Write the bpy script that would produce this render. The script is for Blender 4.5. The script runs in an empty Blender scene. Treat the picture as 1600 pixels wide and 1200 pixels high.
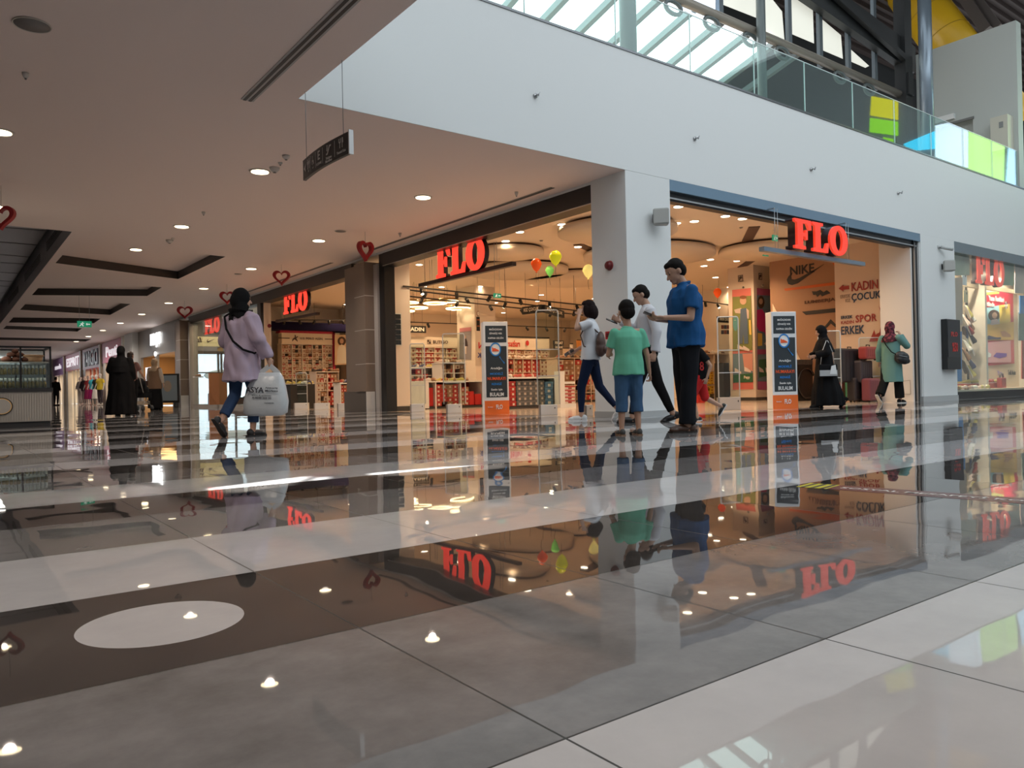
import bpy, bmesh, math, random
import numpy as np
from mathutils import Vector, Matrix, noise, Euler
random.seed(7)
PI = math.pi
sc = bpy.context.scene
COL = sc.collection
# ---------------------------------------------------------------- camera
YAW, PIT, ROL, FPX = 0.645141412, 0.00566317525, -0.0209686627, 1200.489
CAMZ = 0.45
def cam_axes():
    cy, sy = math.cos(YAW), math.sin(YAW)
    fwd = Vector((sy*math.cos(PIT), cy*math.cos(PIT), math.sin(PIT)))
    right = Vector((cy, -sy, 0)); up = right.cross(fwd)
    c, s = math.cos(ROL), math.sin(ROL)
    return c*right+s*up, -s*right+c*up, fwd
CR, CU, CF = cam_axes()
cam = bpy.data.cameras.new('camera'); camo = bpy.data.objects.new('camera', cam); COL.objects.link(camo)
cam.sensor_width = 36; cam.lens = 36*FPX/1600; cam.clip_start = 0.02; cam.clip_end = 300
m = Matrix.Identity(4)
for i in range(3):
    m[i][0] = CR[i]; m[i][1] = CU[i]; m[i][2] = -CF[i]
m.translation = (0, 0, CAMZ); camo.matrix_world = m
sc.camera = camo
# ---------------------------------------------------------------- world, exposure, daylight
W = bpy.data.worlds.new('world'); sc.world = W; W.use_nodes = True
bg = W.node_tree.nodes['Background']; bg.inputs[0].default_value = (0.88, 0.95, 1.0, 1); bg.inputs[1].default_value = 1.15
vs = sc.view_settings; vs.view_transform = 'Standard'; vs.look = 'None'; vs.gamma = 1; vs.exposure = 0.0; vs.use_curve_mapping = False
cy = sc.cycles; cy.use_denoising = True; cy.max_bounces = 7; cy.diffuse_bounces = 3; cy.glossy_bounces = 4; cy.transmission_bounces = 5; cy.transparent_max_bounces = 12
cy.sample_clamp_indirect = 6; cy.caustics_reflective = False; cy.caustics_refractive = False
def light(name, kind, loc, energy, color=(1, 1, 1), size=0.1, target=None, parent=None, **kw):
    l = bpy.data.lights.new(name, kind); l.energy = energy; l.color = color
    if kind == 'AREA':
        l.size = size
        if 'size_y' in kw: l.shape = 'RECTANGLE'; l.size_y = kw['size_y']
        if 'spread' in kw: l.spread = kw['spread']
    elif kind == 'SUN': l.angle = size
    else: l.shadow_soft_size = size
    if kind == 'SPOT': l.spot_size = kw.get('spot', 2.2); l.spot_blend = 0.7
    o = bpy.data.objects.new(name, l); COL.objects.link(o); o.location = loc
    if target is not None: o.rotation_euler = (Vector(target)-Vector(loc)).to_track_quat('-Z', 'Y').to_euler()
    if parent is not None:
        o.parent = parent; o.location = Vector(loc)-parent.location
    return o
# area lamp added over the atrium, standing in for daylight from above
light('atrium_daylight', 'AREA', (13.0, -1.0, 10.4), 640, (0.86, 0.955, 1.0), 15, (13.0, -1.0, 0), size_y=12)
light('far_daylight', 'AREA', (2.5, 68.0, 3.2), 120, (0.95, 0.97, 1.0), 6, (3.2, 50.0, 0.2), size_y=1.0)
# spot lamp standing in for the sun, masked by an added slotted sheet
SUNP = Vector((33.0, 4.6, 31.0))
light('sun_shaft', 'SPOT', SUNP, 1000000, (1, .97, .9), .06, (1.85, 3.75, 0), spot=math.radians(4.2))
# ---------------------------------------------------------------- pixel helpers: a point of the photo on a known plane
def ray(x, y): return CF + CR*((x-800)/FPX) - CU*((y-600)/FPX)
def onX(x, y, X): d = ray(x, y); return Vector((0, 0, CAMZ)) + d*(X/d.x)
def onY(x, y, Y): d = ray(x, y); return Vector((0, 0, CAMZ)) + d*(Y/d.y)
def onZ(x, y, Z=0.0): d = ray(x, y); return Vector((0, 0, CAMZ)) + d*((Z-CAMZ)/d.z)
# ---------------------------------------------------------------- materials
MATS = {}
def mat(name, col=(.8, .8, .8), rough=.5, metal=0.0, emit=0.0, ecol=None, noise_amt=0.0, nscale=8.0, bump=0.0, coat=0.0, alpha=1.0, spec=0.5):
    if name in MATS: return MATS[name]
    M = bpy.data.materials.new(name); M.use_nodes = True; nt = M.node_tree; b = nt.nodes['Principled BSDF']
    b.inputs['Base Color'].default_value = (*col, 1); b.inputs['Roughness'].default_value = rough; b.inputs['Metallic'].default_value = metal
    b.inputs['Specular IOR Level'].default_value = spec*.2 if rough >= .7 else spec
    if coat: b.inputs['Coat Weight'].default_value = coat
    if emit:
        b.inputs['Emission Color'].default_value = (*(ecol or col), 1); b.inputs['Emission Strength'].default_value = emit
    if alpha < 1: b.inputs['Alpha'].default_value = alpha
    if noise_amt or bump:
        tc = nt.nodes.new('ShaderNodeTexCoord'); n = nt.nodes.new('ShaderNodeTexNoise'); n.inputs['Scale'].default_value = nscale; n.inputs['Detail'].default_value = 4
        nt.links.new(tc.outputs['Object'], n.inputs['Vector'])
        if noise_amt:
            r = nt.nodes.new('ShaderNodeMix'); r.data_type = 'RGBA'
            r.inputs['A'].default_value = (*[max(0, c*(1-noise_amt)) for c in col], 1); r.inputs['B'].default_value = (*[min(1, c*(1+noise_amt)) for c in col], 1)
            nt.links.new(n.outputs['Fac'], r.inputs['Factor']); nt.links.new(r.outputs['Result'], b.inputs['Base Color'])
        if bump:
            bp = nt.nodes.new('ShaderNodeBump'); bp.inputs['Strength'].default_value = bump; bp.inputs['Distance'].default_value = .01
            nt.links.new(n.outputs['Fac'], bp.inputs['Height']); nt.links.new(bp.outputs['Normal'], b.inputs['Normal'])
    MATS[name] = M; return M
def glass_mat(name, tint=(.9, .96, .95), gl=.12):
    if name in MATS: return MATS[name]
    M = bpy.data.materials.new(name); M.use_nodes = True; nt = M.node_tree; nt.nodes.clear()
    o = nt.nodes.new('ShaderNodeOutputMaterial'); t = nt.nodes.new('ShaderNodeBsdfTransparent'); t.inputs[0].default_value = (*tint, 1)
    g = nt.nodes.new('ShaderNodeBsdfGlossy'); g.inputs['Roughness'].default_value = 0.01; g.inputs[0].default_value = (1, 1, 1, 1)
    lw = nt.nodes.new('ShaderNodeFresnel'); ge = nt.nodes.new('ShaderNodeNewGeometry'); io = nt.nodes.new('ShaderNodeMath'); io.operation = 'MULTIPLY_ADD'
    io.inputs[1].default_value = 1/1.5-1.5; io.inputs[2].default_value = 1.5; nt.links.new(ge.outputs['Backfacing'], io.inputs[0]); nt.links.new(io.outputs[0], lw.inputs[0])
    mu = nt.nodes.new('ShaderNodeMath'); mu.operation = 'MULTIPLY'; mu.inputs[1].default_value = 1.0; mu.use_clamp = True
    mx = nt.nodes.new('ShaderNodeMixShader'); nt.links.new(lw.outputs[0], mu.inputs[0]); nt.links.new(mu.outputs[0], mx.inputs[0])
    nt.links.new(t.outputs[0], mx.inputs[1]); nt.links.new(g.outputs[0], mx.inputs[2]); nt.links.new(mx.outputs[0], o.inputs[0])
    MATS[name] = M; return M
def floor_mat():
    M = bpy.data.materials.new('mall_floor_tiles'); M.use_nodes = True; nt = M.node_tree; N = nt.nodes; L = nt.links; b = N['Principled BSDF']
    geo = N.new('ShaderNodeNewGeometry'); sep = N.new('ShaderNodeSeparateXYZ'); L.new(geo.outputs['Position'], sep.inputs[0])
    def mth(op, a, b_=None, c=None):
        n = N.new('ShaderNodeMath'); n.operation = op
        for i, v in enumerate((a, b_, c)):
            if v is None: continue
            if isinstance(v, (int, float)): n.inputs[i].default_value = v
            else: L.new(v, n.inputs[i])
        return n.outputs[0]
    u = mth('DIVIDE', mth('SUBTRACT', sep.outputs['X'], .641-60), .6)
    v = mth('DIVIDE', mth('SUBTRACT', sep.outputs['Y'], .153-54), .6)
    ru = mth('FLOOR', u); rv = mth('FLOOR', v); md = mth('MODULO', rv, 3.0)
    nz = N.new('ShaderNodeTexNoise'); nz.inputs['Scale'].default_value = 5; nz.inputs['Detail'].default_value = 8; nz.inputs['Roughness'].default_value = .65
    L.new(geo.outputs['Position'], nz.inputs['Vector'])
    def ramp(c1, c2):
        r = N.new('ShaderNodeValToRGB'); r.color_ramp.elements[0].position = .3; r.color_ramp.elements[1].position = .7
        r.color_ramp.elements[0].color = (*c1, 1); r.color_ramp.elements[1].color = (*c2, 1); L.new(nz.outputs['Fac'], r.inputs[0]); return r.outputs[0]
    white = ramp((.44, .44, .455), (.50, .50, .515)); grey = ramp((.125, .122, .122), (.225, .22, .222)); dark = ramp((.030, .027, .026), (.058, .053, .050))
    def mix(f, a, b_):
        n = N.new('ShaderNodeMix'); n.data_type = 'RGBA'; L.new(f, n.inputs['Factor'])
        for k, q in (('A', a), ('B', b_)):
            if isinstance(q, tuple): n.inputs[k].default_value = (*q, 1)
            else: L.new(q, n.inputs[k])
        return n.outputs['Result']
    is1 = mth('GREATER_THAN', md, .5); is2 = mth('GREATER_THAN', md, 1.5)
    c = mix(is2, mix(is1, white, grey), dark)
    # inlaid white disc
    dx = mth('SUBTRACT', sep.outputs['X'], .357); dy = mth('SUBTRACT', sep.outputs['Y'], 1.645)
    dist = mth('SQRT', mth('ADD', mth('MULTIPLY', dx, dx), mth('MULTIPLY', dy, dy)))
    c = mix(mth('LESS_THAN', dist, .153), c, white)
    fu = mth('SUBTRACT', u, ru); fv = mth('SUBTRACT', v, rv)
    def near(f): return mth('GREATER_THAN', mth('ABSOLUTE', mth('SUBTRACT', f, .5)), .4968)
    gr = mth('MAXIMUM', near(fu), near(fv))
    c = mix(gr, c, (.03, .028, .027))
    L.new(c, b.inputs['Base Color'])
    L.new(mth('MULTIPLY_ADD', nz.outputs['Fac'], .03, mth('MULTIPLY_ADD', gr, .4, .004)), b.inputs['Roughness'])
    b.inputs['IOR'].default_value = 1.38
    # every tile lies a hair out of level, and its polish is slightly wavy
    cmb = N.new('ShaderNodeCombineXYZ'); L.new(ru, cmb.inputs[0]); L.new(rv, cmb.inputs[1])
    wn = N.new('ShaderNodeTexWhiteNoise'); wn.noise_dimensions = '2D'; L.new(cmb.outputs[0], wn.inputs['Vector'])
    n2 = N.new('ShaderNodeTexNoise'); n2.inputs['Scale'].default_value = 4.0; n2.inputs['Detail'].default_value = 1; L.new(geo.outputs['Position'], n2.inputs['Vector'])
    def vm(op, a, b_=None, s=None):
        n = N.new('ShaderNodeVectorMath'); n.operation = op
        for i, q in enumerate((a, b_)):
            if q is None: continue
            if isinstance(q, tuple): n.inputs[i].default_value = q
            else: L.new(q, n.inputs[i])
        if s is not None: n.inputs['Scale'].default_value = s
        return n.outputs[0]
    t1 = vm('SCALE', vm('SUBTRACT', wn.outputs['Color'], (.5, .5, .5)), s=.0048)
    t2 = vm('SCALE', vm('SUBTRACT', n2.outputs['Color'], (.5, .5, .5)), s=.012)
    nn = vm('NORMALIZE', vm('ADD', vm('ADD', t1, t2), (0, 0, 1)))
    L.new(nn, b.inputs['Normal'])
    return M
# ---------------------------------------------------------------- mesh builder
class MB:
    def __init__(s): s.v = []; s.f = []; s.m = []; s.sm = []
    def add(s, vs, fs, mi=0, smooth=False):
        o = len(s.v); s.v += [tuple(v) for v in vs]
        for f in fs: s.f.append([o+i for i in f]); s.m.append(mi); s.sm.append(smooth)
        return s
    def box(s, x0, x1, y0, y1, z0, z1, mi=0):
        if x0 > x1: x0, x1 = x1, x0
        if y0 > y1: y0, y1 = y1, y0
        if z0 > z1: z0, z1 = z1, z0
        return s.add([(x0,y0,z0),(x1,y0,z0),(x1,y1,z0),(x0,y1,z0),(x0,y0,z1),(x1,y0,z1),(x1,y1,z1),(x0,y1,z1)],
              [(0,3,2,1),(4,5,6,7),(0,1,5,4),(1,2,6,5),(2,3,7,6),(3,0,4,7)], mi)
    def quad(s, a, b, c, d, mi=0): return s.add([a,b,c,d], [(0,1,2,3)], mi)
    def hexa(s, p, mi=0):   # 8 points: bottom 4, top 4
        return s.add(p, [(0,3,2,1),(4,5,6,7),(0,1,5,4),(1,2,6,5),(2,3,7,6),(3,0,4,7)], mi)
    def beam(s, a, b, w, h, mi=0, up=(0,0,1)):
        a = Vector(a); b = Vector(b); d = (b-a).normalized(); u = Vector(up); x = d.cross(u)
        if x.length < 1e-4: x = d.cross(Vector((1,0,0)))
        x.normalize(); u = x.cross(d).normalized(); x = x*(w/2); u = u*(h/2)
        return s.hexa([a-x-u, a+x-u, b+x-u, b-x-u, a-x+u, a+x+u, b+x+u, b-x+u], mi)
    def tube(s, pts, r, n=10, mi=0, caps=True, closed=False):
        pts = [Vector(p) for p in pts]; k = len(pts); rr = r if isinstance(r, (list, tuple)) else [r]*k
        vs = []; prev = None
        for i, p in enumerate(pts):
            if closed: d = pts[(i+1) % k]-pts[i-1]
            else: d = pts[min(i+1, k-1)]-pts[max(i-1, 0)]
            d.normalize()
            if prev is None:
                a = Vector((0,0,1)) if abs(d.z) < .9 else Vector((1,0,0)); x = d.cross(a).normalized()
            else:
                x = (prev - d*prev.dot(d)).normalized()
            prev = x; y = d.cross(x)
            for j in range(n):
                t = 2*PI*j/n; vs.append(p + x*(rr[i]*math.cos(t)) + y*(rr[i]*math.sin(t)))
        fs = []
        for i in range(k if closed else k-1):
            i2 = (i+1) % k
            for j in range(n):
                j2 = (j+1) % n; fs.append((i*n+j, i*n+j2, i2*n+j2, i2*n+j))
        if caps and not closed:
            fs.append(tuple(range(n))[::-1]); fs.append(tuple((k-1)*n+j for j in range(n)))
        return s.add(vs, fs, mi, True)
    def cyl(s, c, r, h, n=20, mi=0, axis=2, r2=None):
        c = Vector(c); e = Vector([h if i == axis else 0 for i in range(3)])
        return s.tube([c, c+e], [r, r if r2 is None else r2], n, mi)
    def ell(s, c, r, mi=0, n=14, k=9, rot=None):
        c = Vector(c); vs = []; fs = []
        for i in range(k+1):
            a = PI*i/k
            for j in range(n):
                t = 2*PI*j/n; p = Vector((r[0]*math.sin(a)*math.cos(t), r[1]*math.sin(a)*math.sin(t), r[2]*math.cos(a)))
                if rot is not None: p = rot @ p
                vs.append(c+p)
        for i in range(k):
            for j in range(n):
                j2 = (j+1) % n; fs.append((i*n+j, (i+1)*n+j, (i+1)*n+j2, i*n+j2))
        return s.add(vs, fs, mi, True)
    def loft(s, rings, mi=0, cap=True, smooth=True):
        n = len(rings[0]); vs = [p for r in rings for p in r]; fs = []
        for i in range(len(rings)-1):
            for j in range(n):
                j2 = (j+1) % n; fs.append((i*n+j, i*n+j2, (i+1)*n+j2, (i+1)*n+j))
        if cap: fs.append(tuple(range(n))[::-1]); fs.append(tuple((len(rings)-1)*n+j for j in range(n)))
        return s.add(vs, fs, mi, smooth)
    def mesh(s, name, mats, M=None):
        me = bpy.data.meshes.new(name); vs = s.v if M is None else [M @ Vector(v) for v in s.v]
        me.from_pydata(vs, [], s.f)
        for q in (mats if isinstance(mats, (list, tuple)) else [mats]): me.materials.append(q)
        me.polygons.foreach_set('material_index', s.m); me.polygons.foreach_set('use_smooth', s.sm)
        bm = bmesh.new(); bm.from_mesh(me); bmesh.ops.remove_doubles(bm, verts=bm.verts, dist=1e-5); bmesh.ops.recalc_face_normals(bm, faces=bm.faces); bm.to_mesh(me); bm.free()
        me.update(); return me
def link(name, me, parent=None, label=None):
    o = bpy.data.objects.new(name, me); COL.objects.link(o)
    if parent is not None: o.parent = parent
    if label: o['label'] = label
    return o
def inv(parent):
    if parent is None: return None
    M = Matrix.LocRotScale(parent.location, parent.rotation_euler, None)
    return M.inverted()
def part(name, mb, mats, parent, world=True, label=None, bevel=0):
    """a part built in world coordinates (world=True) or in its thing's own coordinates"""
    P = parent; Mx = None
    if world:
        Mx = inv(P)
        if P is not None and P.parent is not None: Mx = Mx @ inv(P.parent)
    o = link(name, mb.mesh(name, mats, Mx), parent, label)
    if bevel:
        q = o.modifiers.new('b', 'BEVEL'); q.width = bevel; q.segments = 2; q.limit_method = 'ANGLE'
    return o
def tag(o, label, cat, group=None, kind=None):
    o['label'] = label; o['category'] = cat
    if group: o['group'] = group
    if kind: o['kind'] = kind
    return o
def thing(name, label, cat, loc=(0,0,0), rz=0, group=None):
    o = bpy.data.objects.new(name, None); COL.objects.link(o); o.location = loc; o.rotation_euler = (0,0,rz); o.empty_display_size = .1
    return tag(o, label, cat, group)
def single(name, mb, mats, label, cat, loc=(0,0,0), rz=0, group=None, world=True, bevel=0, kind=None):
    """a thing that is one mesh; its origin is put at loc"""
    Mx = Matrix.LocRotScale(Vector(loc), Euler((0,0,rz)), None).inverted() if world else None
    o = link(name, mb.mesh(name, mats, Mx)); o.location = loc; o.rotation_euler = (0,0,rz)
    if bevel:
        q = o.modifiers.new('b', 'BEVEL'); q.width = bevel; q.segments = 2; q.limit_method = 'ANGLE'
    return tag(o, label, cat, group, kind)
def struct(name, mb, mats, bevel=0):
    o = link(name, mb.mesh(name, mats)); o['kind'] = 'structure'
    return o
def dup(root, loc, rz=None, label=None, group=None):
    r = root.copy(); COL.objects.link(r); r.location = loc
    if rz is not None: r.rotation_euler = (0,0,rz)
    if label: r['label'] = label
    if group: r['group'] = group
    for ch in list(root.children):
        c = ch.copy(); COL.objects.link(c); c.parent = r
        for g in list(ch.children):
            d = g.copy(); COL.objects.link(d); d.parent = c
    return r
# extruded 2-D shapes and lettering through curve fill
def curve_mesh(splines, depth):
    cu = bpy.data.curves.new('c', 'CURVE'); cu.dimensions = '2D'; cu.fill_mode = 'BOTH'; cu.extrude = depth/2
    for pts in splines:
        sp = cu.splines.new('POLY'); sp.points.add(len(pts)-1); sp.use_cyclic_u = True
        for i, p in enumerate(pts): sp.points[i].co = (p[0], p[1], 0, 1)
    o = bpy.data.objects.new('c', cu); COL.objects.link(o); dg = bpy.context.evaluated_depsgraph_get()
    me = bpy.data.meshes.new_from_object(o.evaluated_get(dg)); bpy.data.objects.remove(o); return me
_T = {}
def text_mesh(s, depth=0.0, bold=False):
    k = (s, depth, bold)
    if k in _T: return _T[k].copy()
    cu = bpy.data.curves.new('t', 'FONT'); cu.body = s; cu.size = 1; cu.extrude = depth/2; cu.resolution_u = 2; cu.offset = .018 if bold else 0
    o = bpy.data.objects.new('t', cu); COL.objects.link(o); dg = bpy.context.evaluated_depsgraph_get()
    me = bpy.data.meshes.new_from_object(o.evaluated_get(dg)); bpy.data.objects.remove(o); _T[k] = me
    return me.copy()
def place_mesh(me, centre, xd, ud, parent, mats, name, w=None, h=None, label=None, world=True):
    """fit a flat mesh (x right, y up) into a box w by h centred at centre"""
    co = np.array([v.co[:] for v in me.vertices])
    if len(co) == 0: return None
    lo = co.min(0); hi = co.max(0); c = (lo+hi)/2; sx = (w/(hi[0]-lo[0])) if w else None; sy = (h/(hi[1]-lo[1])) if h else None
    if sx is None: sx = sy
    if sy is None: sy = sx
    xd = Vector(xd).normalized(); ud = Vector(ud).normalized(); nd = xd.cross(ud)
    Mx = inv(parent) if (parent is not None and world) else Matrix.Identity(4)
    if parent is not None and world and parent.parent is not None: Mx = Mx @ inv(parent.parent)
    for v in me.vertices:
        p = v.co; q = Vector(centre) + xd*((p.x-c[0])*sx) + ud*((p.y-c[1])*sy) + nd*p.z
        v.co = Mx @ q
    me.materials.clear()
    for q in (mats if isinstance(mats, (list, tuple)) else [mats]): me.materials.append(q)
    me.update()
    return link(name, me, parent, label)
def letters(s, centre, xd, ud, mt, parent, w=None, h=None, depth=.004, bold=True, name='lettering', world=True):
    sc_ = 1.0
    return place_mesh(text_mesh(s, depth, bold), centre, xd, ud, parent, mt, name, w, h, world=world)
def remeshed(mb, voxel, smooth=4, name='m', mats=None, nz=0.0, nsc=6.0, clampz=None):
    me = mb.mesh(name, mats or [mat('tmp')])
    o = bpy.data.objects.new('r', me); COL.objects.link(o)
    r = o.modifiers.new('r', 'REMESH'); r.mode = 'VOXEL'; r.voxel_size = voxel; r.use_smooth_shade = True
    if smooth:
        s = o.modifiers.new('s', 'SMOOTH'); s.iterations = smooth; s.factor = .5
    dg = bpy.context.evaluated_depsgraph_get(); out = bpy.data.meshes.new_from_object(o.evaluated_get(dg)); bpy.data.objects.remove(o)
    out.name = name
    if nz or clampz is not None:
        out.update(); nrm = [v.normal.copy() for v in out.vertices]
        for v, n in zip(out.vertices, nrm):
            if nz:
                p = v.co; q = noise.noise(Vector((p.x*nsc*1.6+3, p.y*nsc*1.6, p.z*nsc*.9+abs(p.x)*4)))
                v.co = p + n*(nz*q)
            if clampz is not None and v.co.z < clampz: v.co.z = clampz
        out.update()
    out.materials.clear()
    for q in (mats if isinstance(mats, (list, tuple)) else [mats]): out.materials.append(q)
    for p in out.polygons: p.material_index = 0
    out.polygons.foreach_set('use_smooth', [True]*len(out.polygons))
    return out
# ================================================================ THE SHELL
XC, YF, HC, ZT, AX = 7.81, 7.63, 3.49, 5.185, 3.05
white = mat('white_plaster', (.76, .78, .78), .55)
ceilm = mat('ceiling_paint', (.89, .76, .71), .62)
shopceil = mat('shop_ceiling_paint', (.80, .66, .52), .6)
shopwall = mat('shop_wall_paint', (.80, .70, .60), .55)
skirt = mat('skirting_stone', (.42, .43, .43), .25)
black = mat('black_metal', (.012, .012, .013), .35)
darkgrey = mat('dark_grey', (.055, .05, .047), .5)
steel = mat('brushed_steel', (.45, .46, .47), .3, 1)
bluemet = mat('blue_grey_header_metal', (.22, .33, .44), .22, .6)
clear = glass_mat('clear_glass')
gl_green = glass_mat('balustrade_glass', (.78, .93, .90), .25)
edgeg = mat('glass_edge', (.55, .75, .72), .1, emit=0)
brownclad = mat('brown_pilaster_cladding', (.20, .155, .125), .38, noise_amt=.1, nscale=3)
whitelam = mat('white_laminate', (.80, .78, .75), .35)
# floor of the mall and of the shop
F = MB()
F.quad((-6, -14, 0), (24, -14, 0), (24, YF+.05, 0), (-6, YF+.05, 0)); F.quad((-6, YF+.05, 0), (XC+.05, YF+.05, 0), (XC+.05, 76, 0), (-6, 76, 0))
struct('floor', F, floor_mat())
shopfloor = mat('shop_floor_tile', (.58, .46, .36), .12, noise_amt=.08, nscale=2)
F = MB(); F.box(XC+.05, 24, YF+.05, 34, -.06, .0); struct('floor_shop', F, shopfloor)
# ceiling of the mall with its coffers
holes = [[(2.23,17.0),(5.18,17.31),(5.14,21.25),(2.23,19.98)], [(2.34,22.7),(5.15,23.09),(5.22,25.29),(2.34,26.5)],
         [(2.39,27.4),(5.21,27.72),(5.27,31.72),(2.39,31.07)], [(2.41,33.2),(5.21,33.42),(5.30,35.54),(2.41,36.46)],
         [(2.44,38.1),(5.25,38.37),(5.33,40.31),(2.44,39.87)], [(2.3,45.4),(6.64,45.42),(6.65,47.39),(2.3,47.3)]]
bigh = [(-2.5,16.0),(2.06,16.05),(2.2,42.0),(-2.5,42.0)]
def filled(outer, hs, z):
    bm = bmesh.new()
    for lp in [outer]+hs:
        vs = [bm.verts.new((x, y, z)) for x, y in lp]
        for i in range(len(vs)): bm.edges.new((vs[i], vs[(i+1) % len(vs)]))
    bmesh.ops.triangle_fill(bm, use_beauty=True, use_dissolve=False, edges=bm.edges[:])
    return bm
outer = [(-6,-14),(AX,-14),(AX,YF),(XC+.02,YF),(XC+.02,76),(-6,76)]
bm = filled(outer, holes+[bigh], HC)
me = bpy.data.meshes.new('ceiling'); bm.to_mesh(me); bm.free(); me.materials.append(ceilm); o = link('ceiling', me); o['kind'] = 'structure'
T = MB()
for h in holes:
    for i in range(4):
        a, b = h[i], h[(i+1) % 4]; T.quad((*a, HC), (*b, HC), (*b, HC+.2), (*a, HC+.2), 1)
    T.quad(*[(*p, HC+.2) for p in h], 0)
struct('ceiling_coffers', T, [ceilm, darkgrey])  # coffer sides are a darker grey than the ceiling
alu = mat('satin_aluminium', (.55, .55, .57), .32, .35); slatm = mat('grey_ceiling_panel', (.34, .32, .33), .38, .2)
T = MB(); h = bigh
for i in range(4):
    a, b = h[i], h[(i+1) % 4]; T.quad((*a, HC), (*b, HC), (*b, HC+.75), (*a, HC+.75), 0)
for i in range(15):     # zigzag panels with open joints
    ya, yb = 16.25+i*1.7, 16.25+(i+1)*1.7-.12; s1 = .25*math.sin(i*2.1); s2 = .25*math.sin((i+1)*2.1)
    T.hexa([(-2.5,ya-s1,HC+.6),(2.0,ya+s1,HC+.6),(2.0,yb+s2,HC+.6),(-2.5,yb-s2,HC+.6),(-2.5,ya-s1,HC+.63),(2.0,ya+s1,HC+.63),(2.0,yb+s2,HC+.63),(-2.5,yb-s2,HC+.63)], 1)
T.quad((-2.5,16,HC+.75),(2.2,16,HC+.75),(2.2,42,HC+.75),(-2.5,42,HC+.75), 2)
struct('ceiling_slatted_bay', T, [alu, slatm, black])
# slot diffusers
def slot(label, p0, p1, w, z=HC, n=2):
    p0 = Vector((*p0, z)); p1 = Vector((*p1, z)); d = (p1-p0).normalized(); s = Vector((d.y, -d.x, 0))
    t = thing('slot_diffuser', label, 'air vent', (p0+p1)/2)
    b = MB(); b.beam(p0-Vector((0,0,.004)), p1-Vector((0,0,.004)), w, .006); part('frame', b, mat('diffuser_white', (.45,.43,.42), .5), t)
    for k in range(n):
        b = MB(); off = s*((k-(n-1)/2)*w*.42); b.beam(p0+off-Vector((0,0,.009)), p1+off-Vector((0,0,.009)), w*.22, .004); part('slot', b, black, t)
slot('long twin slot air diffuser in the ceiling above the hanging sign', (2.63, 7.95), (2.61, 2.0), .13)
slot('thin slot air diffuser in the ceiling above the wide shop entrance', (7.55, 8.9), (7.55, 14.9), .09)
slot('thin slot air diffuser in the ceiling above the second shop entrance', (7.5, 16.9), (7.5, 23.0), .09)
for k, (ya, yb) in enumerate(((16.6, 20.0), (21.5, 25.5), (28, 32))):
    t = thing('grille', ['nearest','middle','farthest'][k]+' ribbed air grille on the metal side of the ceiling bay', 'air vent', (2.08, (ya+yb)/2, 3.85), group='grilles of the metal ceiling bay')
    for j in range(5):
        b = MB(); b.box(2.055+ (ya-16)*.005, 2.065+(ya-16)*.005, ya, yb, 3.74+j*.045, 3.755+j*.045); part('blade', b, [black], t)
# fascia of the upper floor, round the atrium
f = MB(); f.box(AX, 24.0, YF, YF+.35, HC+.004, ZT); f.box(AX-.25, AX, -14, YF+.35, HC+.004, ZT); struct('wall_fascia', f, white)
f = MB(); f.box(AX-.27, 22.4, YF-.012, YF+.36, ZT, ZT+.03); struct('trim_1', f, mat('fascia_cap', (.16,.17,.18), .3, .8))
# corner column and right-hand facade
f = MB(); f.box(XC, 8.735, YF, 8.34, 0, HC); struct('wall_corner_column', f, white)
f = MB(); f.box(XC-.012, 8.745, YF-.012, 8.35, 0, .085); struct('baseboard_corner', f, skirt)
f = MB(); f.box(8.735, 16.47, YF+.001, YF+.3, 3.33, HC+.05); struct('wall_header_right', f, bluemet)
f = MB(); f.box(16.47, 18.03, YF, YF+.35, 0, HC+.003); f.box(16.44, 16.50, YF+.02, 8.0, 0, HC); struct('wall_right_pier', f, white)
f = MB(); f.box(16.42, 18.04, YF-.014, YF+.36, 0, .1); struct('baseboard_right', f, skirt)
f = MB(); f.box(18.03, 24, YF+.001, YF+.3, 3.26, HC+.06); struct('wall_header_window', f, mat('grey_header_metal', (.23,.28,.31), .25, .6))
f = MB(); f.box(18.03, 24, YF, YF+.2, 0, .16); struct('trim_2', f, black)
f = MB(); f.box(23.7, 24.0, YF-.02, YF+.4, 0, 3.5); struct('wall_right_end', f, mat('dark_green_cladding', (.10,.15,.13), .3))
f = MB(); f.box(8.735, 16.44, YF+.08, YF+.22, 3.20, 3.335, 0); f.box(8.735, 16.44, YF+.05, YF+.08, 3.225, 3.25, 1); f.box(16.28, 16.44, YF+.06, YF+.24, 0, 3.34, 0); f.box(16.28, 16.30, YF+.03, YF+.06, 0, 3.3, 1)
struct('door_1', f, [black, steel])     # portal frame of the right-hand entrance
# left-hand facade
f = MB(); f.box(XC+.03, XC+.35, 8.34, 15.0, 3.17, 3.45, 0); f.box(XC+.02, XC+.03, 8.34, 15.0, 3.165, 3.18, 1)
f.box(XC+.05, XC+.3, 14.98, 15.22, 0, 3.45, 0); struct('door_2', f, [black, steel])
f = MB(); f.box(XC+.04, XC+.35, 16.6, 31.0, 3.17, 3.45, 0); f.box(XC+.05, XC+.3, 22.9, 23.2, 0, 3.45, 0); struct('door_3', f, [mat('dark_bronze', (.05,.045,.042), .4), steel])
f = MB(); f.box(XC+.02, XC+.5, 8.34, 32.5, 3.45, 4.2); struct('wall_above_shops', f, white)
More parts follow.
